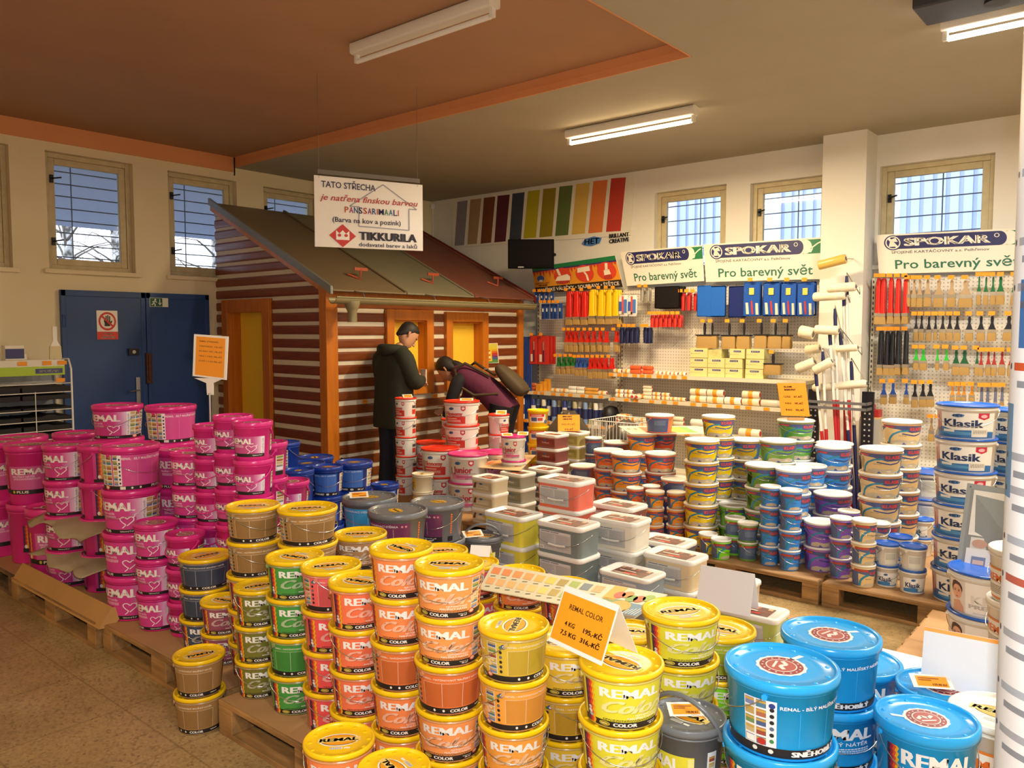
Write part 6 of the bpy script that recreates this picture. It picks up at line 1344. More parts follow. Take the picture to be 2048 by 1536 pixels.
row(UA, 'long', [1184, 1202, 1217, 1231], 579, 648, 16, 3, '#f2c916', 'yellow', 'long flat brush', 'top row')
row(UB, 'pouch', [1247, 1266], 590, 632, 20, 1, '#ffffff', 'white and blue', 'bagged set', 'beside yellow brushes', name='bagged_brush_set', cat='brush set')
row(UB, 'roller', [1284, 1296], 576, 644, 9, 2, '#9a9488', 'grey', 'wire roller frame', 'top row', name='wire_roller', cat='roller')
row(UB, 'tray', [1335], 573, 617, 56, 4, '#17161a', 'black', 'grid tray', 'hanging in the top row', X=7.80, name='paint_tray', cat='paint tray')
row(UB, 'roller', [1366, 1378, 1390], 586, 678, 9, 2, '#cf2f2a', 'red', 'long roller frame', 'beside blue trays', name='wire_roller', cat='roller')
row(UB, 'roller', [1304, 1313, 1322, 1331, 1340, 1350, 1360], 630, 694, 9, 2, '#d9352b', 'red', 'short roller frame', 'second row', X=7.82, name='wire_roller', cat='roller')
row(UB, 'roller', [1243, 1254, 1263, 1272, 1290, 1298], 655, 738, 10, 2, '#20264f', 'navy', 'roller frame', 'second row', X=7.84, name='wire_roller', cat='roller')
row(UA, 'flat', [1133, 1142, 1151, 1162, 1174, 1186, 1199, 1211, 1232], 662, 704, 10, 2, '#d3281f', 'red', 'short flat brush', 'second row')
row(UA, 'redset', [1068, 1087], 672, 728, [16, 20], 3, '#c52f27', 'red', 'boxed brush set', 'second row', X=7.80, step=.07, name='boxed_brush_set', cat='brush set')
row(UA, 'flat', [1116, 1126, 1136, 1146], 714, 748, 10, 2, '#1f7a3c', 'green', 'little flat brush', 'third row')
row(UA, 'flat', [1154, 1162, 1170], 716, 752, 9, 2, '#2a5cb4', 'blue', 'little flat brush', 'third row')
row(UA, 'flat', [1180, 1190, 1200, 1210, 1222], 716, 757, 12, 2, '#d9241f', 'red', 'little flat brush', 'third row')
row(UB, 'block', [1410, 1425, 1459, 1489, 1523, 1551, 1575], 646, 697, [34, 26, 31, 31, 29, 32, 20], 1, '#1b1a1d', 'black-handled', 'block brush', 'above yellow boxes', X=7.84)
row(UB, 'block', [1547], 708, 750, [38], 1, '#1b1a1d', 'low black-handled', 'block brush', 'right of the yellow boxes', X=7.80)
row(UB, 'tray', [1409, 1432], 572, 634, [30, 44], 1, '#2463c0', 'bright blue', 'large paint tray', 'top row', X=7.80, name='paint_tray', cat='paint tray')
row(UB, 'tray', [1476], 573, 636, [38], 1, '#1c2c6c', 'dark blue', 'large paint tray', 'between bright tray and roller sets', X=7.84, name='paint_tray', cat='paint tray')
row(UB, 'trayset', [1505, 1544, 1578, 1613], 564, 632, [36, 37, 33, 36], 2, '#1f55b0', 'blue', 'tray set', 'top row', X=7.80, step=.05, name='paint_tray_set', cat='paint tray set')
XC = 7.88
row(UC, 'long', [1757, 1768, 1782, 1797, 1812], 556, 648, 14, 2, '#d4281f', 'red', 'radiator brush', 'top row', X=XC)
row(UC, 'flat', [1818, 1829, 1841, 1857, 1878, 1905, 1932], 560, 614, [11, 12, 14, 18, 24, 20, 32], 1, '#b59a74', 'tan', 'flat brush', 'top row', X=XC)
row(UC, 'flat', [1960, 1973, 1986, 2003, 2030], 554, 610, [11, 12, 13, 20, 18], 1, '#176b3c', 'green', 'flat brush', 'top row', X=XC)
row(UC, 'flat', [1832, 1843, 1858, 1872, 1886, 1901, 1916, 1940, 1962, 1986, 2018], 632, 682, [11, 12, 13, 9, 14, 15, 16, 19, 19, 21, 26], 1, '#20232e', 'black', 'flat brush', 'second row', X=XC)
row(UC, 'long', [1762, 1774, 1785, 1797, 1812], 662, 750, 13, 2, '#1d1f26', 'black', 'radiator brush', 'second row', X=XC)
row(UC, 'flat', [1833, 1847, 1876, 1893], 698, 740, [13, 17, 9, 13], 1, '#2fbf3a', 'bright green', 'flat brush', 'third row', X=XC)
row(UC, 'flat', [1913, 1930, 1954], 700, 750, [18, 24, 10], 1, '#1c5a3a', 'dark green', 'flat brush', 'third row', X=XC)
row(UC, 'flat', [1964, 1977, 1990, 2004, 2022], 704, 752, [12, 13, 13, 16, 16], 1, '#a5322f', 'dark red', 'flat brush', 'third row', X=XC)
row(UC, 'flat', [1768, 1786, 1813], 766, 808, [16, 17, 12], 1, '#2a4f9e', 'blue', 'flat brush', 'fourth row', X=XC)
row(UC, 'flat', [1831, 1846, 1862], 768, 815, [15, 17, 19], 1, '#202226', 'black', 'boxed brush', 'fourth row', X=XC)
row(UC, 'flat', [1905, 1917, 1929, 1944], 772, 806, [11, 11, 11, 14], 1, '#dd8f22', 'orange', 'flat brush', 'fourth row', X=XC)
row(UC, 'long', [1964, 1977, 1992, 2006], 774, 812, 9, 1, '#6a6f8c', 'grey', 'slim brush', 'fourth row', X=XC)
row(UC, 'flat', [1863, 1878, 1893, 1908], 836, 884, [13, 14, 14, 12], 1, '#a98a62', 'brown', 'flat brush', 'fifth row', X=XC)

# roller packs, boxes and tubes lying on the shelves
packm = mat('pack_band', '#e79a2a', .5); redend = mat('red_core', '#c8413a', .5)
def pack_mesh(kind):
    if ('pk', kind) in _P: return _P[('pk', kind)]
    a = MB().lathe([(.3, -.5), (.46, -.495), (.5, -.46), (.5, .46), (.46, .495), (.3, .5)], 18).mesh('p', [OC]); b = MB().lathe([(.505, -.13), (.51, -.12), (.51, .12), (.505, .13)], 18, caps=False).mesh('p', [packm])
    c = MB().lathe([(.3, -.503), (.3, .503)], 12).mesh('p', [redend if kind == 'red' else flat('#3c3c52')])
    _P[('pk', kind)] = [('sleeve', a), ('band', b), ('core', c)]; return _P[('pk', kind)]
cnt = {}
def pack(u, v, wpx, hpx, hexc, colw, where, X, band=True, kind='red', endon=False):
    p = on_x(u, v, X); Ln = abs(on_x(u-wpx/2, v, X).y-on_x(u+wpx/2, v, X).y); D = hpx*(p-EYE).dot(VF)/FPX
    i = cnt.get((colw, where), 0); cnt[(colw, where)] = i+1
    lb = '%s roller sleeve, %s from the cabin end of %s' % (colw, ('number %d' % (i+1)) if i > 11 else NTH[i], where)
    root = thing('roller_sleeve', lb, 'paint roller', p, rs.uniform(-.05, .05), 'packed roller sleeves on the shelves'); root.rotation_euler = (math.pi/2, 0, rs.uniform(-.06, .06)) if not endon else (0, math.pi/2, rs.uniform(-.1, .1))
    root.scale = (D, D, Ln if not endon else .18)
    for nm, me in pack_mesh(kind):
        if nm == 'band' and not band: continue
        o = link(nm, me, root); o.color = lin(hexc)
def shelf_packs(items, X, where):
    for it in items:
        u, v, wd, h, c, cw = it[:6]; pack(u, v, wd, h, c, cw, where, X, band=len(it) < 7 or it[6] != 'n', endon=(len(it) > 6 and it[6] == 'e'))
CRM, TAN_, WHI, ORG = '#e9dfc6', '#d3b98a', '#efece2', '#e2663a'
w1_ = 'the middle unit\'s middle shelf'; zs = lambda u, z, X: None
def on_shelf(u, z, X, h):      # pixel row whose point at X is z + radius
    lo, hi = 300., 1300.
    for _ in range(40):
        m = (lo+hi)/2
        if on_x(u, m, X).z > z: lo = m
        else: hi = m
    return lo
def place(us, z, X, wd, D, c, cw, where, layers=1, kind='', jit=0, fl=''):
    for u in us:
        for l in range(layers):
            t = (on_x(u, 800, X)-EYE).dot(VF); hp = D*FPX/t; v = on_shelf(u, z+D*(.5+l*.93)+.001, X, 0); shelf_packs([(u+rs.uniform(-jit, jit), v, wd, hp, c, cw)+((fl,) if fl else ())], X, where)
place([1398, 1432], .885, 7.82, 32, .078, CRM, 'cream', w1_, 2); place([1467], .885, 7.82, 33, .078, WHI, 'white', w1_, 1); place([1503], .885, 7.82, 34, .08, '#e6d9ba', 'buff', w1_, 2); place([1540, 1574], .885, 7.82, 34, .072, '#cfc6b0', 'striped', w1_, 1, fl='n')
place([1240, 1258], .885, 7.82, 15, .05, WHI, 'white small', w1_, 2); place([1272, 1281], .885, 7.80, 8, .055, '#e9dcc4', 'end-on red', w1_, 1, fl='e'); place([1296], .885, 7.82, 17, .042, CRM, 'cream small', w1_, 4, fl='n'); place([1314, 1332], .885, 7.82, 15, .044, CRM, 'cream short', w1_, 2); place([1348, 1364], .885, 7.82, 15, .042, '#e8dcc0', 'pale small', w1_, 1)
w2_ = 'the middle unit\'s top shelf'
place([1236, 1254], 1.165, 7.82, 15, .05, CRM, 'cream', w2_, 1); place([1272], 1.165, 7.82, 20, .05, ORG, 'orange', w2_, 2, fl='n'); place([1296], 1.165, 7.86, 20, .048, ORG, 'orange-red', w2_, 2, fl='n'); place([1318, 1334, 1350, 1366], 1.165, 7.80, 12, .04, WHI, 'white', w2_, 1)
w3_ = 'the middle unit\'s lowest shelf'
place([1229], .56, 7.82, 16, .055, CRM, 'cream', w3_, 2, fl='n'); place([1244, 1252], .56, 7.80, 8, .05, '#e9dcc4', 'end-on red', w3_, 3, fl='e'); place([1268, 1286], .56, 7.80, 17, .06, CRM, 'cream thick', w3_, 2); place([1358], .56, 7.82, 20, .055, CRM, 'cream long', w3_, 3, fl='n'); place([1396], .56, 7.82, 26, .075, WHI, 'white thick', w3_, 2, fl='n'); place([1500], .56, 7.80, 42, .09, '#e9dfc6', 'buff long', w3_, 1)
w4_ = 'the left unit\'s upper shelf'
place([1054, 1112, 1130, 1206], .90, 7.82, 16, .05, CRM, 'cream', w4_, 1); place([1146, 1162], .90, 7.82, 15, .045, WHI, 'white', w4_, 2, fl='n'); place([1178, 1190], .90, 7.82, 14, .04, '#d9a24a', 'ochre', w4_, 2, fl='n'); place([1066], .90, 7.88, 14, .05, '#d8704a', 'rust', w4_, 2, fl='n')
def bx(name, label, cat, u, z, X, wpx, h, dep, m, group, art=None, rz=0.0):
    v = on_shelf(u, z, X, 0); p = on_x(u, v, X); W_ = abs(on_x(u-wpx/2, v, X).y-on_x(u+wpx/2, v, X).y)
    mb = MB(); mb.mats = [m]; mb.box((dep/2, 0, h/2), (dep, W_, h)); 
    if art: P_ = Print(); art(P_); P_.into(mb, lambda x, y, L: Vector((-.0008-L*.0005, W_/2-x*W_, y*h)))
    o = mb.build(name, mb.mats, None, .002); o.location = (X, p.y, z); o.rotation_euler.z = rz; return tag(o, label, cat, group)
def boxart(p):
    p.rect(.24, .62, .78, .86, '#d9d4c4', 0); p.rect(.27, .65, .76, .83, '#3a3f78', 1); p.text('SPOKAR', .31, .68, .40, .11, '#efe9d8', 2, bold=.04); p.rect(.06, .40, .10, .46, '#5a5440', 0); p.line([(.12, .42), (.6, .42)], 1, .03, '#b3a774', 0)
ybox = mat('yellow_carton', '#dcd08c', .6, noise=.06)
for r_, us in enumerate(([1397, 1432, 1467, 1508], [1397, 1432, 1467, 1509], [1397, 1474, 1510])):
    for i, u in enumerate(us):
        bx('carton', 'pale yellow brush carton, %s from the cabin side in the %s row' % (NTH[i], ('bottom', 'middle', 'top')[r_]), 'carton', u, 1.1655+r_*.1005, 7.80-.006*r_, (34, 34, 34, 36)[i] if r_ < 2 else (34, 30, 36)[i], .1, .13, ybox, 'pale yellow cartons on the top shelf', boxart)
bx('carton', 'pale yellow carton turned side-on in the top row of cartons', 'carton', 1429, 1.1655+.201, 7.82, 28, .092, .16, mat('carton_side', '#c3bd7c', .6, noise=.4, scale=25), 'pale yellow cartons on the top shelf')
ycard = mat('orange_pack', '#e09a2c', .5, noise=.2, scale=20)
for i, u in enumerate((1076, 1084, 1093)):
    bx('orange_pack', 'orange roller pack, %s from the cabin side on the left upper shelf' % NTH[i], 'roller pack', u, .9005, 7.80+.06*i, 9, .09+.03*i, .05, ycard, 'orange packs on the left shelf')
tubc = (('#e9e5da', 'white'), ('#2f3f86', 'navy'), ('#b8b088', 'olive'), ('#dcd6c6', 'cream'), ('#7f9cc4', 'pale blue'))
tcount = {}
for i in range(16):
    u = 1046+i*10.4; c, cw = tubc[(i*3+i//4) % 5]; X = 7.79+.05*(i % 2); v = on_shelf(u, .5455, X, 0); p = on_x(u, v, X); k_ = tcount.get(cw, 0); tcount[cw] = k_+1
    root = thing('film_roll', '%s standing film roll, %s of its colour from the cabin side' % (cw, NTH[k_]), 'roll', (X, p.y, .5455), rs.uniform(-.3, .3), 'standing rolls on the lowest left shelf')
    o = link('roll', MB().lathe([(.028, 0), (.029, .01), (.029, .25), (.026, .26)], 14).mesh('p', [OC]), root); o.color = lin(c)
    link('band', MB().lathe([(.0295, .06), (.0297, .07), (.0297, .17), (.0295, .18)], 14, caps=False).mesh('p', [flat('#2c3568') if cw != 'navy' else flat('#e5e2d8')]), root)
mb = MB().lathe([(.02, 0), (.10, .02), (.12, .12), (.09, .20), (.03, .22)], 20, sy=.8); o = mb.build('rubber_bucket', blk); p = on_x(1221, 836, 7.82); o.location = (7.82, p.y, .5605); tag(o, 'black rubber tub at the left end of the lowest middle shelf', 'tub')
for i, u in enumerate((1042, 1046, 1050, 1054, 1058, 1062)):
    p = on_x(u, 675, 7.80); mb = MB().cyl((0, 0, 0), (0, 0, p.z), .013, seg=10); mb.lathe([(.015, p.z-.02), (.015, p.z+.01)], 10); o = mb.build('extension_pole', mat('pole_blue', '#23418f', .35)); o.location = (7.80, p.y, 0)
    tag(o, 'dark blue extension pole leaning between cabin and brush wall', 'pole', 'bundle of blue poles by the cabin')

# telescopic poles with rollers in their rack before the pier
rk = thing('pole_rack', 'black perforated rack holding red and white poles before the pier', 'rack', on_z(1665, 968, .0)); rk.location = (7.46, 2.62, 0); c = Vector(rk.location)
perf = mat('perforated_black', '#22222a', .45, .3)
a, b = on_x(1622, 812, 7.40), on_x(1722, 812, 7.40)
for yy in (b.y-.02, a.y+.02):
    mb = MB().span((7.52, yy-.05, 0), (7.55, yy+.05, b.z+.12)); mb.mats = [perf, flat('#b9b6ac')]
    for i in range(18):
        for e in (-.02, .02): mb.box((7.5195, yy+e, .06+i*.05), (.002, .014, .014), 1)
    loc_of(mb, c).build('upright', mb.mats, rk)
for dz in (.02, -.03): loc_of(MB().span((7.36, b.y-.06, b.z+dz-.012), (7.37, a.y+.06, b.z+dz+.012)).span((7.36, b.y-.06, b.z+dz-.012), (7.52, b.y-.05, b.z+dz+.012)).span((7.36, a.y+.05, b.z+dz-.012), (7.52, a.y+.06, b.z+dz+.012)), c).build('rail', mat('rail_grey', '#77777a', .4, .4), rk)
loc_of(MB().span((7.34, b.y-.08, 0), (7.56, a.y+.08, .03)), c).build('base', perf, rk)
redp, whp = mat('pole_red', '#b8242c', .35), mat('pole_white', '#e9e6dc', .3)
poles = [((1634, 772), (1643, 862), 1, None), ((1647, 740), (1652, 858), 1, (1628, 742, 1664, 722, 9)), ((1661, 690), (1668, 800), 2, None), ((1671, 655), (1675, 800), 1, (1630, 659, 1678, 661, 9)), ((1683, 700), (1696, 860), 3, (1672, 698, 1716, 695, 7)), ((1694, 590), (1698, 800), 1, (1655, 577, 1712, 573, 9)), ((1688, 612), (1690, 802), 2, (1627, 594, 1692, 590, 9)), ((1704, 760), (1708, 850), 3, (1626, 776, 1734, 767, 8))]
lw = ('leftmost pole in the rack, without a roller', 'pole whose low roller leans towards the cartons', 'pole with forked grip and no roller', 'pole with a cream roller level with the block brushes', 'pole with a small roller against the pier', 'pole with the upper of two crossed rollers', 'pole with the lower of two crossed rollers', 'pole carrying the long low roller')
for i, (tp, md, st, rl) in enumerate(poles):
    X = 7.385+.017*i; A, B_ = on_x(*tp, X), on_x(*md, X); d = (B_-A).normalized(); Z0 = A+d*((A.z-.04)/max(.2, -d.z)); 
    if abs(Z0.y-B_.y) > .25: Z0 = Vector((X, B_.y+.1*(1 if Z0.y > B_.y else -1), .04))
    root = thing('roller_pole' if rl else 'telescopic_pole', 'red and white '+lw[i], 'pole', (X, Z0.y, .031), 0, 'telescopic poles in the rack'); c = Vector(root.location)
    loc_of(MB().cyl(B_, Z0, .016, seg=10), c).build('lower_tube', redp if st != 3 else navy_p, root); loc_of(MB().cyl(A, B_, .0125, seg=10), c).build('upper_tube', whp, root)
    loc_of(MB().tube([A-d*.17, A-d*.10, A], [.012, .017, .0165], 8), c).build('grip', navy_p, root)
    if rl:
        p, q_ = on_x(rl[0], rl[1], X-.05), on_x(rl[2], rl[3], X-.05); r_ = rl[4]*(p-EYE).dot(VF)/FPX; dd = (q_-p)
        m = MB(); m.mats = [wool, flat('#3c4a6a')]; m.tube([p, p+dd*.02, p+dd*.06, p+dd*.94, p+dd*.98, q_], [r_*.7, r_*.9, r_, r_, r_*.9, r_*.7], 16); m.cyl(p-dd*.005, q_+dd*.005, r_*.45, seg=10, m=1); loc_of(m, c).build('roller', m.mats, root)
        e = A-d*.17; loc_of(MB().tube([q_, q_+dd.normalized()*.03, q_+dd.normalized()*.03+Vector((.02, 0, -.07)), e+Vector((0, 0, .03)), e], .004, 5), c).build('wire_frame', silver, root)
for i, (u0, v0, u1, v1, r, lb) in enumerate(((1638, 531, 1692, 517, 9.5, 'yellow glossy roller mounted highest on the pier'), (1600, 662, 1627, 668, 12, 'beige cardboard ring hanging beside the block brushes'), (1612, 700, 1640, 697, 9, 'cream roller head hanging left of the pole grips'), (1594, 738, 1630, 724, 10, 'cream roller head hanging lowest, over the shelf end'))):
    X = 7.62; p, q_ = on_x(u0, v0, X), on_x(u1, v1, X); r_ = r*(p-EYE).dot(VF)/FPX; dd = q_-p; ce = (p+q_)/2
    root = thing('paint_roller', lb, 'paint roller', ce, 0, 'loose roller heads by the pier'); m = mat('yellow_gloss', '#d8b25a', .25) if i == 0 else wool
    loc_of(MB().tube([p, p+dd*.05, p+dd*.95, q_], [r_*.9, r_, r_, r_*.9], 16), ce).build('sleeve', m, root); loc_of(MB().cyl(p-dd*.01, q_+dd*.01, r_*(.6 if i == 1 else .4), seg=10), ce).build('core', flat('#3c3c52') if i != 1 else flat('#5a4630'), root)
    w0 = q_ if i == 0 else p; loc_of(MB().tube([w0, Vector((7.83 if i == 0 else XP, w0.y, w0.z+.01))], .005, 5), ce).build('peg', silver, root)
mb = MB(); mb.mats = [mat('trowel_red', '#b8302a', .4), flat('#d8b57a')]; mb.box((0, 0, .05), (.10, .16, .07)).box((0, 0, .10), (.06, .06, .06)); mb.box((0, 0, .006), (.11, .17, .022), 1); o = mb.build('sponge_float', mb.mats, None, .006); p = on_x(1742, 858, 7.86); o.location = (7.65, p.y-.06, .8555); tag(o, 'red sponge float on the ledge right of the pole rack', 'float')
mb = MB().span((7.57, p.y-.15, .0), (7.72, p.y+.02, .855)); o = loc_of(mb, (7.7, p.y, 0)).build('side_cabinet', mat('side_grey', '#b8b2a4', .6)); o.location = (7.7, p.y, 0); tag(o, 'low grey ledge unit between pole rack and right brush wall', 'cabinet')

# wire basket and dark bundles behind the colour buckets
wb = thing('wire_basket', 'white wire basket half hidden behind the orange colour buckets', 'basket', (6.55, 4.05, .0)); c = Vector(wb.location); m = MB()
for i in range(14):
    x = 6.3+.5*i/13
    for yy in (3.85, 4.35): m.cyl((x, yy, .45), (x, yy, .80), .003, seg=5)
    yy = 3.85+.5*i/13
    for x in (6.3, 6.8): m.cyl((x, yy, .45), (x, yy, .80), .003, seg=5)
for z in (.45, .62, .80): m.tube([(6.3, 3.85, z), (6.8, 3.85, z), (6.8, 4.35, z), (6.3, 4.35, z)], .005, 6, closed=True)
loc_of(m, c).build('wires', white_pl, wb)
for x, yy in ((6.3, 3.85), (6.8, 3.85), (6.8, 4.35), (6.3, 4.35)): loc_of(MB().cyl((x, yy, 0), (x, yy, .45), .009, seg=8), c).build('leg', white_pl, wb)
loc_of(MB().span((6.3, 3.85, .445), (6.8, 4.35, .45)), c).build('base', white_pl, wb)
def lump(name, label, loc, sx, sy, sz, m, seed, cat='bundle'):
    r = random.Random(seed); mb = MB(); rings = []
    for i in range(9):
        f_ = math.sin(math.pi*(i+.3)/9); rings.append([(f_*sx*math.cos(2*math.pi*k/18)*(1+.16*r.gauss(0, 1)*.5), f_*sy*math.sin(2*math.pi*k/18)*(1+.16*r.gauss(0, 1)*.5), sz*i/8+.012*r.gauss(0, 1)*(0 if i == 0 else 1)) for k in range(18)])
    mb.ring(rings); o = mb.build(name, m, None, 0, 1); o.location = loc; return tag(o, label, cat)
dk = mat('dark_film', '#23211f', .35, noise=.4, scale=12, hex2='#5a5248'); nv = mat('navy_film', '#10121c', .3, noise=.3, scale=12, hex2='#2a2d3c')
lump('tarpaulin_bundle', 'dark crumpled bundle lying in the wire basket', (6.55, 4.1, .452), .22, .2, .34, dk, 3)
lump('tarpaulin_bundle', 'dark film bundle behind the price tent tubs', (6.5, 4.75, .0), .3, .28, .84, dk, 9)
lump('plastic_sack', 'black plastic sack on the floor beside the man\'s legs', (4.28, 5.5, .0), .2, .2, .55, nv, 4, 'sack')

# wire rack with black mats left of the blue door
rx0, rx1, ry = 2.02, 3.03, 8.12; wr = thing('wire_rack', 'white wire rack with black mats left of the blue door', 'rack', (2.5, ry, 0)); c = Vector(wr.location)
for x in (rx0, rx1):
    m = MB().tube([(x, ry-.20, 0), (x, ry-.20, 1.30), (x, ry-.15, 1.39), (x, ry+.18, 1.39), (x, ry+.20, 0)], .009, 8); loc_of(m, c).build('side_frame', white_pl, wr)
for z in (1.17, 1.09, .93, .83, .74, .66, .54):
    m = MB()
    for yy in (ry-.2, ry, ry+.2): m.cyl((rx0, yy, z), (rx1, yy, z), .0045, seg=6)
    loc_of(m, c).build('shelf_wires', white_pl, wr)
m = MB()
for x in (2.3, 2.72): m.cyl((x, ry-.2, .5), (x, ry-.2, 1.1), .004, seg=6)
loc_of(m, c).build('divider', white_pl, wr)
loc_of(MB().span((rx0, ry+.205, .45), (rx1, ry+.215, 1.30)), c).build('back_sheet', mat('rack_back', '#8a8f96', .6), wr)
hd = MB(); hd.mats = [flat('#a9c62e'), flat('#e2dccb')]; hd.span((rx0, ry-.215, 1.25), (rx1-.06, ry-.205, 1.33)).span((rx0, ry-.212, 1.33), (rx1-.06, ry-.205, 1.39), 1); p = Print(); p.rect(.74, .2, .98, .75, '#3a3f78', 0); p.text('SPOKAR', .77, .34, .18, .26, '#efe9d8', 1, bold=.03)
p.into(hd, plane_fn((rx0, ry-.215, 1.25), (rx1-.06-rx0, 0, 0), (0, 0, .08), (0, -1, 0))); o = loc_of(hd, c).build('header_strip', hd.mats, wr)
for x in (2.62, 2.82, 2.95, 2.93): loc_of(MB().box((x, ry-.218, 1.36 if x != 2.93 else 1.20), (.075, .002, .036)), c).build('price_tag', tagm, wr)
for x in (2.74, 2.93): loc_of(MB().box((x, ry-.215, .62), (.05, .002, .04)), c).build('price_tag', tagm, wr)
matm = mat('black_mat', '#191719', .7)
for i, (z, h, sd) in enumerate(((1.09, .045, 0), (.93+.09, .04, 1), (.93, .016, 2), (.83, .035, 3), (.74, .04, 4), (.66, .045, 5))):
    for j, (a, b) in enumerate(((2.05, 2.60), (2.62, 3.02))):
        mb = MB(); n = 9; top, bot = [], []
        for k in range(n): x = a+(b-a)*k/(n-1); w_ = .02*math.sin(k*1.1+sd) if sd > 2 else .004*math.sin(k); top.append((x, h+max(0, w_))); bot.append((x, 0))
        mb.prism(bot+top[::-1], (0, ry-.19, z+.0045), (1, 0, 0), (0, 0, 1), (0, .36, 0)); ce = Vector(((a+b)/2, ry, z)); o = loc_of(mb, ce).build('rubber_mat', matm); o.location = ce
        tag(o, 'black mat on the %s tier of the wire rack, %s half' % (NTH[i], ('wall-corner', 'door')[j]), 'mat', 'black mats on the wire rack')
pr = thing('display_brush', 'large cream display brush standing on the wire rack top', 'brush', (2.93, ry-.12, 1.392)); MB().loft([((0, 0, 0), (.055, 0, 0), (0, .012, 0)), ((0, 0, .12), (.05, 0, 0), (0, .012, 0))], pw=4).build('bristles', mat('cream_bristle', '#d9cba0', .8), pr); MB().loft([((0, 0, .12), (.045, 0, 0), (0, .01, 0)), ((0, 0, .17), (.02, 0, 0), (0, .009, 0)), ((0, 0, .30), (.022, 0, 0), (0, .009, 0))], pw=3).build('handle', white_pl, pr)
mb = MB(); mb.mats = [flat('#e6dfcc'), flat('#33356a')]; mb.span((-.15, -.05, 0), (.02, .05, .05)).span((-.15, -.051, .012), (.0, -.05, .10), 1).span((-.15, -.05, .05), (.0, .05, .13)); o = mb.build('brush_box', mb.mats); o.location = (2.66, ry-.1, 1.392); tag(o, 'cream and navy box on the wire rack top at the picture edge', 'box')
# ---------------------------------------------------------------- people
skin = mat('skin', '#c08d6c', .55, noise=.08, scale=20); hairm = mat('dark_hair', '#1d1614', .6, noise=.4, scale=40, bump=.3)
coat = mat('dark_green_coat', '#23261a', .85, noise=.35, scale=12, bump=.15); jeans = mat('dark_jeans', '#171b2c', .8, noise=.3, scale=20); fleece = mat('purple_fleece', '#5a1f3c', .9, noise=.3, scale=25, bump=.15); blackcl = mat('black_trousers', '#15121a', .85, noise=.2, scale=20); bagm = mat('olive_backpack', '#463822', .75, noise=.25, scale=12, bump=.1); refl = mat('reflective_strip', '#e9eef6', .12, .6); shoe = mat('dark_shoe', '#1a1614', .5)
def skinned(name, pts, edges, radii, m, parent, root=0, sub=2):
    """one continuous body surface grown round a jointed skeleton"""
    me = bpy.data.meshes.new(name); me.from_pydata(pts, edges, []); me.materials.append(m); o = bpy.data.objects.new(name, me); COL.objects.link(o); o.parent = parent
    sk = o.modifiers.new('skin', 'SKIN'); sk.use_smooth_shade = True; sk.branch_smoothing = .5
    for i, v in enumerate(me.skin_vertices[0].data):
        r = radii[i]; v.radius = r if isinstance(r, tuple) else (r, r); v.use_root = (i == root)
    s_ = o.modifiers.new('subdivision', 'SUBSURF'); s_.levels = sub; s_.render_levels = sub; return o
def fingers(base, d, n, side, ln, ncurl):
    """points and edges of four fingers and a thumb from the wrist `base`, hand direction d, palm normal n"""
    d, n = Vector(d).normalized(), Vector(n).normalized(); s_ = d.cross(n).normalized()*side; P_ = []; E_ = []; R_ = []
    for k in range(4):
        o = base+d*(ln*.5)+s_*(.026-.0175*k); f = (.44, .50, .46, .36)[k]*ln; a = o+d*f*.45+n*f*.12*ncurl; b = a+d*f*.3+n*f*.28*ncurl; c = b+d*f*.1*(1.2-ncurl)+n*f*.3*ncurl
        P_ += [o, a, b, c]; R_ += [.0095, .0085, .008, .007]
    t0 = base+d*ln*.18+s_*.028; P_ += [t0, t0+d*ln*.2+s_*.03+n*.01, t0+d*ln*.36+s_*.032+n*.022]; R_ += [.011, .010, .0085]
    return P_, R_
def person(label, loc, rz): return thing('person', label, 'person', loc, rz, None)
def head_mesh(c, fwd, up, skinmat, parent, name='head'):
    """skull with brow, nose, lips, chin and ears; fwd is where the face looks"""
    f, u = Vector(fwd).normalized(), Vector(up).normalized(); r = f.cross(u).normalized(); u = r.cross(f)
    m = MB(); secs = []
    for z, w_, dp, off in ((-.115, .030, .030, .040), (-.10, .045, .052, .032), (-.07, .058, .078, .016), (-.03, .068, .092, .004), (.01, .073, .098, 0), (.05, .076, .100, -.004), (.09, .068, .088, -.008), (.115, .044, .058, -.010), (.125, .015, .02, -.01)):
        secs.append((c+u*z+f*off, r*w_, f*dp))
    m.loft(secs, seg=24); m.tube([c+f*.092+u*.012, c+f*.108-u*.015, c+f*.113-u*.03, c+f*.088-u*.038], [.009, .012, .015, .008], 8)
    m.tube([c+f*.078+r*.026-u*.062, c+f*.094-u*.061, c+f*.078-r*.026-u*.062], [.004, .008, .004], 6)
    for s_ in (-1, 1):
        m.tube([c+r*s_*.074+u*.022-f*.012, c+r*s_*.084+u*.012-f*.022, c+r*s_*.082-u*.02-f*.012, c+r*s_*.072-u*.03-f*.002], [.008, .012, .009, .006], 8)
        m.tube([c+r*s_*.012+f*.097+u*.028, c+r*s_*.036+f*.092+u*.032, c+r*s_*.055+f*.075+u*.026], [.004, .007, .004], 6)
    return m
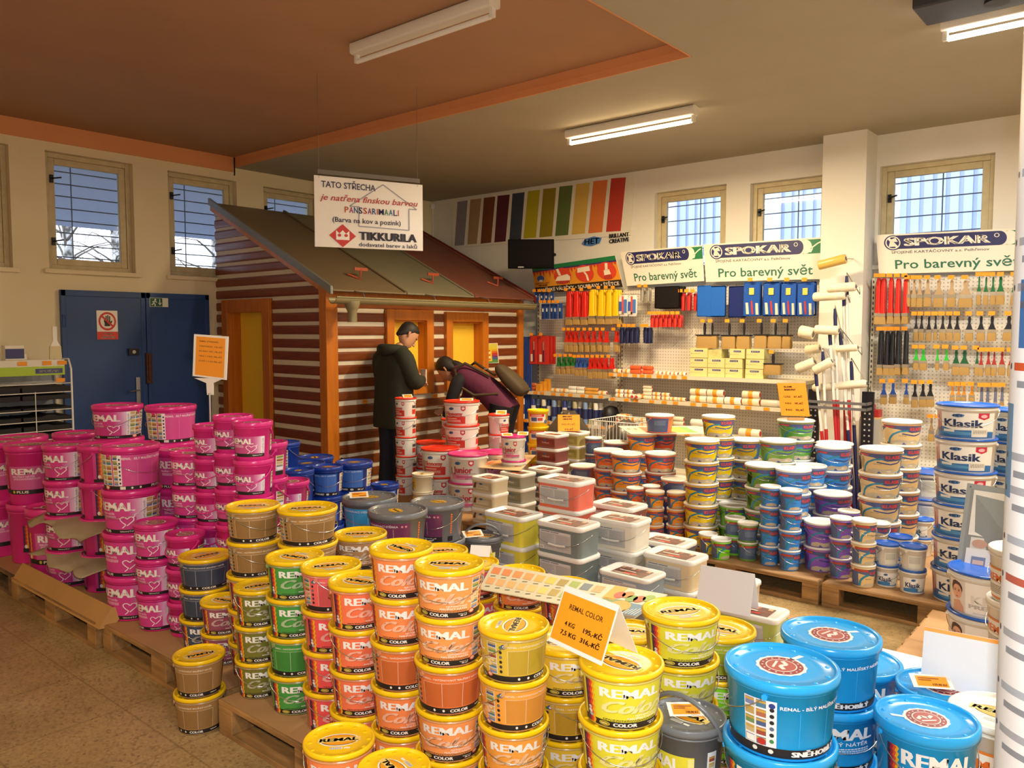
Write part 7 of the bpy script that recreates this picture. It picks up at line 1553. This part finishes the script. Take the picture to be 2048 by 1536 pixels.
# --- man: dark coat, standing with his back to the room, head bowed over his hands
mp_ = on_t(788, 985, 8.0); man = person('man in a dark hooded coat and jeans, standing, head bowed over his hands', (mp_.x, mp_.y, 0), 0)
fd = (VF*.72+VR*.70); fd.z = 0; fd.normalize(); rt_ = Vector((fd.y, -fd.x, 0)); U3 = Vector((0, 0, 1))
g = lambda r, f, z: rt_*r+fd*f+U3*z
pel, wa, chst, nk = g(0, 0, .93), g(0, .02, 1.12), g(0, .02, 1.33), g(0, .07, 1.475)
hc = g(.02, .17, 1.60); hf = (fd*.62+rt_*.28-U3*.62)
P_ = [pel, wa, chst, nk, g(0, .12, 1.53)]; E_ = [(0, 1), (1, 2), (2, 3), (3, 4)]; R_ = [(.14, .12), (.135, .115), (.16, .12), .062, .058]
def chain(pts, rad, at):
    for p, r in zip(pts, rad): P_.append(p); R_.append(r); E_.append((at, len(P_)-1)); at = len(P_)-1
    return at
arms = {}
for s_ in (-1, 1):
    sh, el, wr_ = g(.20*s_, .0, 1.40), g(.275*s_, .05, 1.12), g(.09*s_, .29, 1.12 if s_ < 0 else 1.16); arms[s_] = (sh, el, wr_)
    a = chain([sh, el, wr_], [.062, .047, .033], 2); hd_ = (wr_-el).normalized(); a = chain([wr_+hd_*.045], [(.04, .018)], a)
    FP, FR = fingers(wr_, hd_, Vector((0, 0, -.3))-rt_*s_*.9, 1, .17, .8)
    for k in range(4): chain(FP[k*4:k*4+4], FR[k*4:k*4+4], a)
    chain(FP[16:], FR[16:], a-1)
for s_ in (-1, 1):
    chain([g(.10*s_, 0, .86), g(.11*s_, .025, .48), g(.115*s_, -.02, .09), g(.125*s_, .13, .035)], [.092, .062, .045, .036], 0)
body = skinned('body', P_, E_, R_, skin, man)
H_ = head_mesh(hc, hf, U3*.8+fd*.55, skin, man)
H_.build('head', skin, man)
f, u = hf.normalized(), None; r0 = f.cross(U3*.8+fd*.55).normalized(); u = r0.cross(f); hm = MB(); sec = []
for z, w_, dp, off in ((-.055, .040, .030, -.075), (-.02, .070, .062, -.048), (.02, .080, .084, -.030), (.06, .084, .098, -.018), (.10, .076, .094, -.012), (.13, .05, .064, -.012), (.142, .015, .02, -.012)): sec.append((hc+u*z+f*off, r0*w_, f*dp))
hm.loft(sec, seg=24).build('hair', hairm, man)
# coat: torso with skirt, sleeves, hood
ct = MB(); sec = []
for z, w_, dp, fo in ((.70, .215, .150, -.01), (.72, .22, .155, -.01), (.85, .222, .158, -.005), (1.0, .22, .15, .01), (1.15, .225, .150, .015), (1.30, .242, .152, .015), (1.39, .235, .135, .025), (1.45, .165, .10, .045), (1.49, .10, .075, .065)): sec.append((g(0, fo, z), rt_*w_, fd*dp))
ct.loft(sec, seg=28, pw=2.5).build('coat', coat, man, 0, 1)
for s_ in (-1, 1):
    sh, el, wr_ = arms[s_]; sl = MB(); sl.tube([g(.12*s_, .01, 1.42), sh+g(.0, 0, -.01), sh*.5+el*.5, el, el*.45+wr_*.55, wr_*.98+el*.02], [.085, .098, .082, .076, .066, .052], 16); sl.build('sleeve', coat, man, 0, 1)
hd2 = MB().tube([g(-.12, .07, 1.47), g(-.115, -.04, 1.475), g(-.05, -.115, 1.47), g(.05, -.115, 1.47), g(.115, -.04, 1.475), g(.12, .07, 1.47)], [.035, .05, .058, .058, .05, .035], 12); hd2.build('hood', coat, man, 0, 1)
tr = MB()
for s_ in (-1, 1):
    t2 = MB().tube([g(.10*s_, 0, .92), g(.105*s_, .01, .80), g(.112*s_, .028, .48), g(.116*s_, -.015, .10), g(.116*s_, -.015, .055)], [.115, .108, .085, .078, .082], 16); t2.build('trouser_leg', jeans, man, 0, 1)
    MB().loft([(g(.12*s_, .05, .0), rt_*.046, fd*.135), (g(.12*s_, .05, .03), rt_*.05, fd*.14), (g(.12*s_, .02, .07), rt_*.042, fd*.09), (g(.12*s_, -.02, .10), rt_*.04, fd*.05)], seg=18).build('shoe', shoe, man, 0, 1)
ph = MB().box(g(0, .39, 1.19), (.09, .012, .14), rz=math.atan2(rt_.y, rt_.x)); ph.mats = [flat('#d9d4c6'), flat('#4a5a8a')]; bk = ph.build('paper_leaflet', ph.mats); bk.location = man.location; tag(bk, 'small pale leaflet held in the hands of the man', 'leaflet')
# --- woman: purple fleece, stooping to the left with a rucksack on her back
wp = on_t(1003, 985, 8.5); wom = person('person in a purple fleece stooping forward with an olive rucksack on the back', (wp.x, wp.y, 0), 0)
fd = (VR*-.93+VF*.36); fd.z = 0; fd.normalize(); rt_ = Vector((fd.y, -fd.x, 0))
hip, mid_, chs, nk = g(0, -.02, .86), g(0, .16, 1.02), g(0, .36, 1.15), g(0, .50, 1.215); hc = g(0, .63, 1.235); hf = (fd*.62-U3*.78)
P_ = [hip, mid_, chs, nk, g(0, .57, 1.23)]; E_ = [(0, 1), (1, 2), (2, 3), (3, 4)]; R_ = [(.15, .13), (.125, .12), (.145, .12), .055, .05]
arms = {}
for s_ in (-1, 1):
    sh = g(.17*s_, .42, 1.14); el = g(.21*s_, .50, .88); wr_ = g(.17*s_, .58, .66) if s_ < 0 else g(.12*s_, .68, .80); arms[s_] = (sh, el, wr_)
    a = chain([sh, el, wr_], [.055, .042, .029], 2); hd_ = (wr_-el).normalized(); a = chain([wr_+hd_*.04], [(.036, .016)], a); FP, FR = fingers(wr_, hd_, fd*.4-rt_*s_*.8, 1, .155, .5)
    for k in range(4): chain(FP[k*4:k*4+4], FR[k*4:k*4+4], a)
    chain(FP[16:], FR[16:], a-1)
for s_ in (-1, 1): chain([g(.09*s_, -.03, .80), g(.10*s_, .03, .47), g(.10*s_, -.04, .09), g(.105*s_, .10, .035)], [.098, .064, .042, .033], 0)
skinned('body', P_, E_, R_, skin, wom)
head_mesh(hc, hf, fd*.9+U3*.4, skin, wom).build('head', skin, wom)
f = hf.normalized(); r0 = f.cross(fd*.9+U3*.4).normalized(); u = r0.cross(f); hm = MB(); sec = []
for z, w_, dp, off in ((-.10, .050, .040, -.085), (-.05, .078, .066, -.055), (0, .090, .088, -.034), (.05, .094, .104, -.02), (.10, .084, .100, -.012), (.135, .056, .068, -.012), (.148, .018, .02, -.012)): sec.append((hc+u*z+f*off, r0*w_, f*dp))
hm.loft(sec, seg=24); hm.tube([hc-f*.09-u*.02, hc-f*.12-u*.10, hc-f*.10-u*.19, hc-f*.07-u*.26], [.05, .062, .05, .02], 12); hm.build('hair', hairm, wom, 0, 1)
fl_ = MB(); sec = []
for (y_, z_), (dy, dz), w_, dp in (((-.07, .80), (.80, -.6), .165, .145), ((.02, .91), (.78, -.62), .168, .15), ((.12, 1.00), (.7, -.71), .165, .142), ((.26, 1.09), (.58, -.81), .175, .14), ((.40, 1.17), (.5, -.86), .185, .128), ((.48, 1.21), (.5, -.86), .13, .095), ((.54, 1.235), (.5, -.86), .075, .066)): sec.append((g(0, y_, z_), rt_*w_, (fd*dy+U3*dz)*dp))
fl_.loft(sec, seg=26, pw=2.4).build('fleece', fleece, wom, 0, 1)
for s_ in (-1, 1):
    sh, el, wr_ = arms[s_]; sl = MB().tube([g(.10*s_, .40, 1.15), sh, sh*.5+el*.5, el, el*.4+wr_*.6, wr_], [.08, .082, .07, .062, .054, .044], 14); sl.build('sleeve', blackcl if s_ < 0 else fleece, wom, 0, 1)
    if s_ < 0:
        c = el*.35+wr_*.65; d = (wr_-el).normalized(); MB().tube([c-d*.014, c+d*.014], [.0625, .0615], 16).build('reflective_band', refl, wom)
for s_ in (-1, 1):
    MB().tube([g(.085*s_, -.04, .88), g(.09*s_, -.02, .78), g(.10*s_, .03, .47), g(.10*s_, -.035, .10), g(.10*s_, -.035, .05)], [.135, .125, .088, .075, .078], 16).build('trouser_leg', blackcl, wom, 0, 1)
    MB().loft([(g(.105*s_, .03, .0), rt_*.042, fd*.125), (g(.105*s_, .03, .03), rt_*.045, fd*.13), (g(.105*s_, 0, .07), rt_*.038, fd*.08), (g(.105*s_, -.035, .10), rt_*.036, fd*.045)], seg=18).build('shoe', shoe, wom, 0, 1)
bp = thing('rucksack', 'olive brown rucksack worn on the stooping person\'s back', 'rucksack', wom.location)
bg_ = MB(); sec = []
ax = (fd*.74+U3*.67).normalized(); nb = (U3*.74-fd*.67).normalized()
for k_, w_, dp in ((-.22, .08, .04), (-.20, .125, .065), (-.10, .14, .085), (.05, .13, .075), (.17, .10, .05), (.20, .05, .025)): sec.append((g(0, .03, 1.0)+nb*.20+ax*k_, rt_*w_, nb*dp))
bg_.loft(sec, seg=24, pw=3).build('bag', bagm, bp, 0, 1)
for s_ in (-1, 1): MB().tube([g(.08*s_, .10, 1.18), g(.10*s_, .24, 1.25), g(.13*s_, .36, 1.31), g(.17*s_, .46, 1.25), g(.18*s_, .42, 1.08), g(.175*s_, .24, .98), g(.14*s_, -.02, 1.0)], .016, 8).build('strap', bagm, bp)
MB().box(g(.06, .20, 1.245), (.03, .05, .012), M=Matrix((fd, rt_, nb)).transposed()).build('reflector', refl, bp)
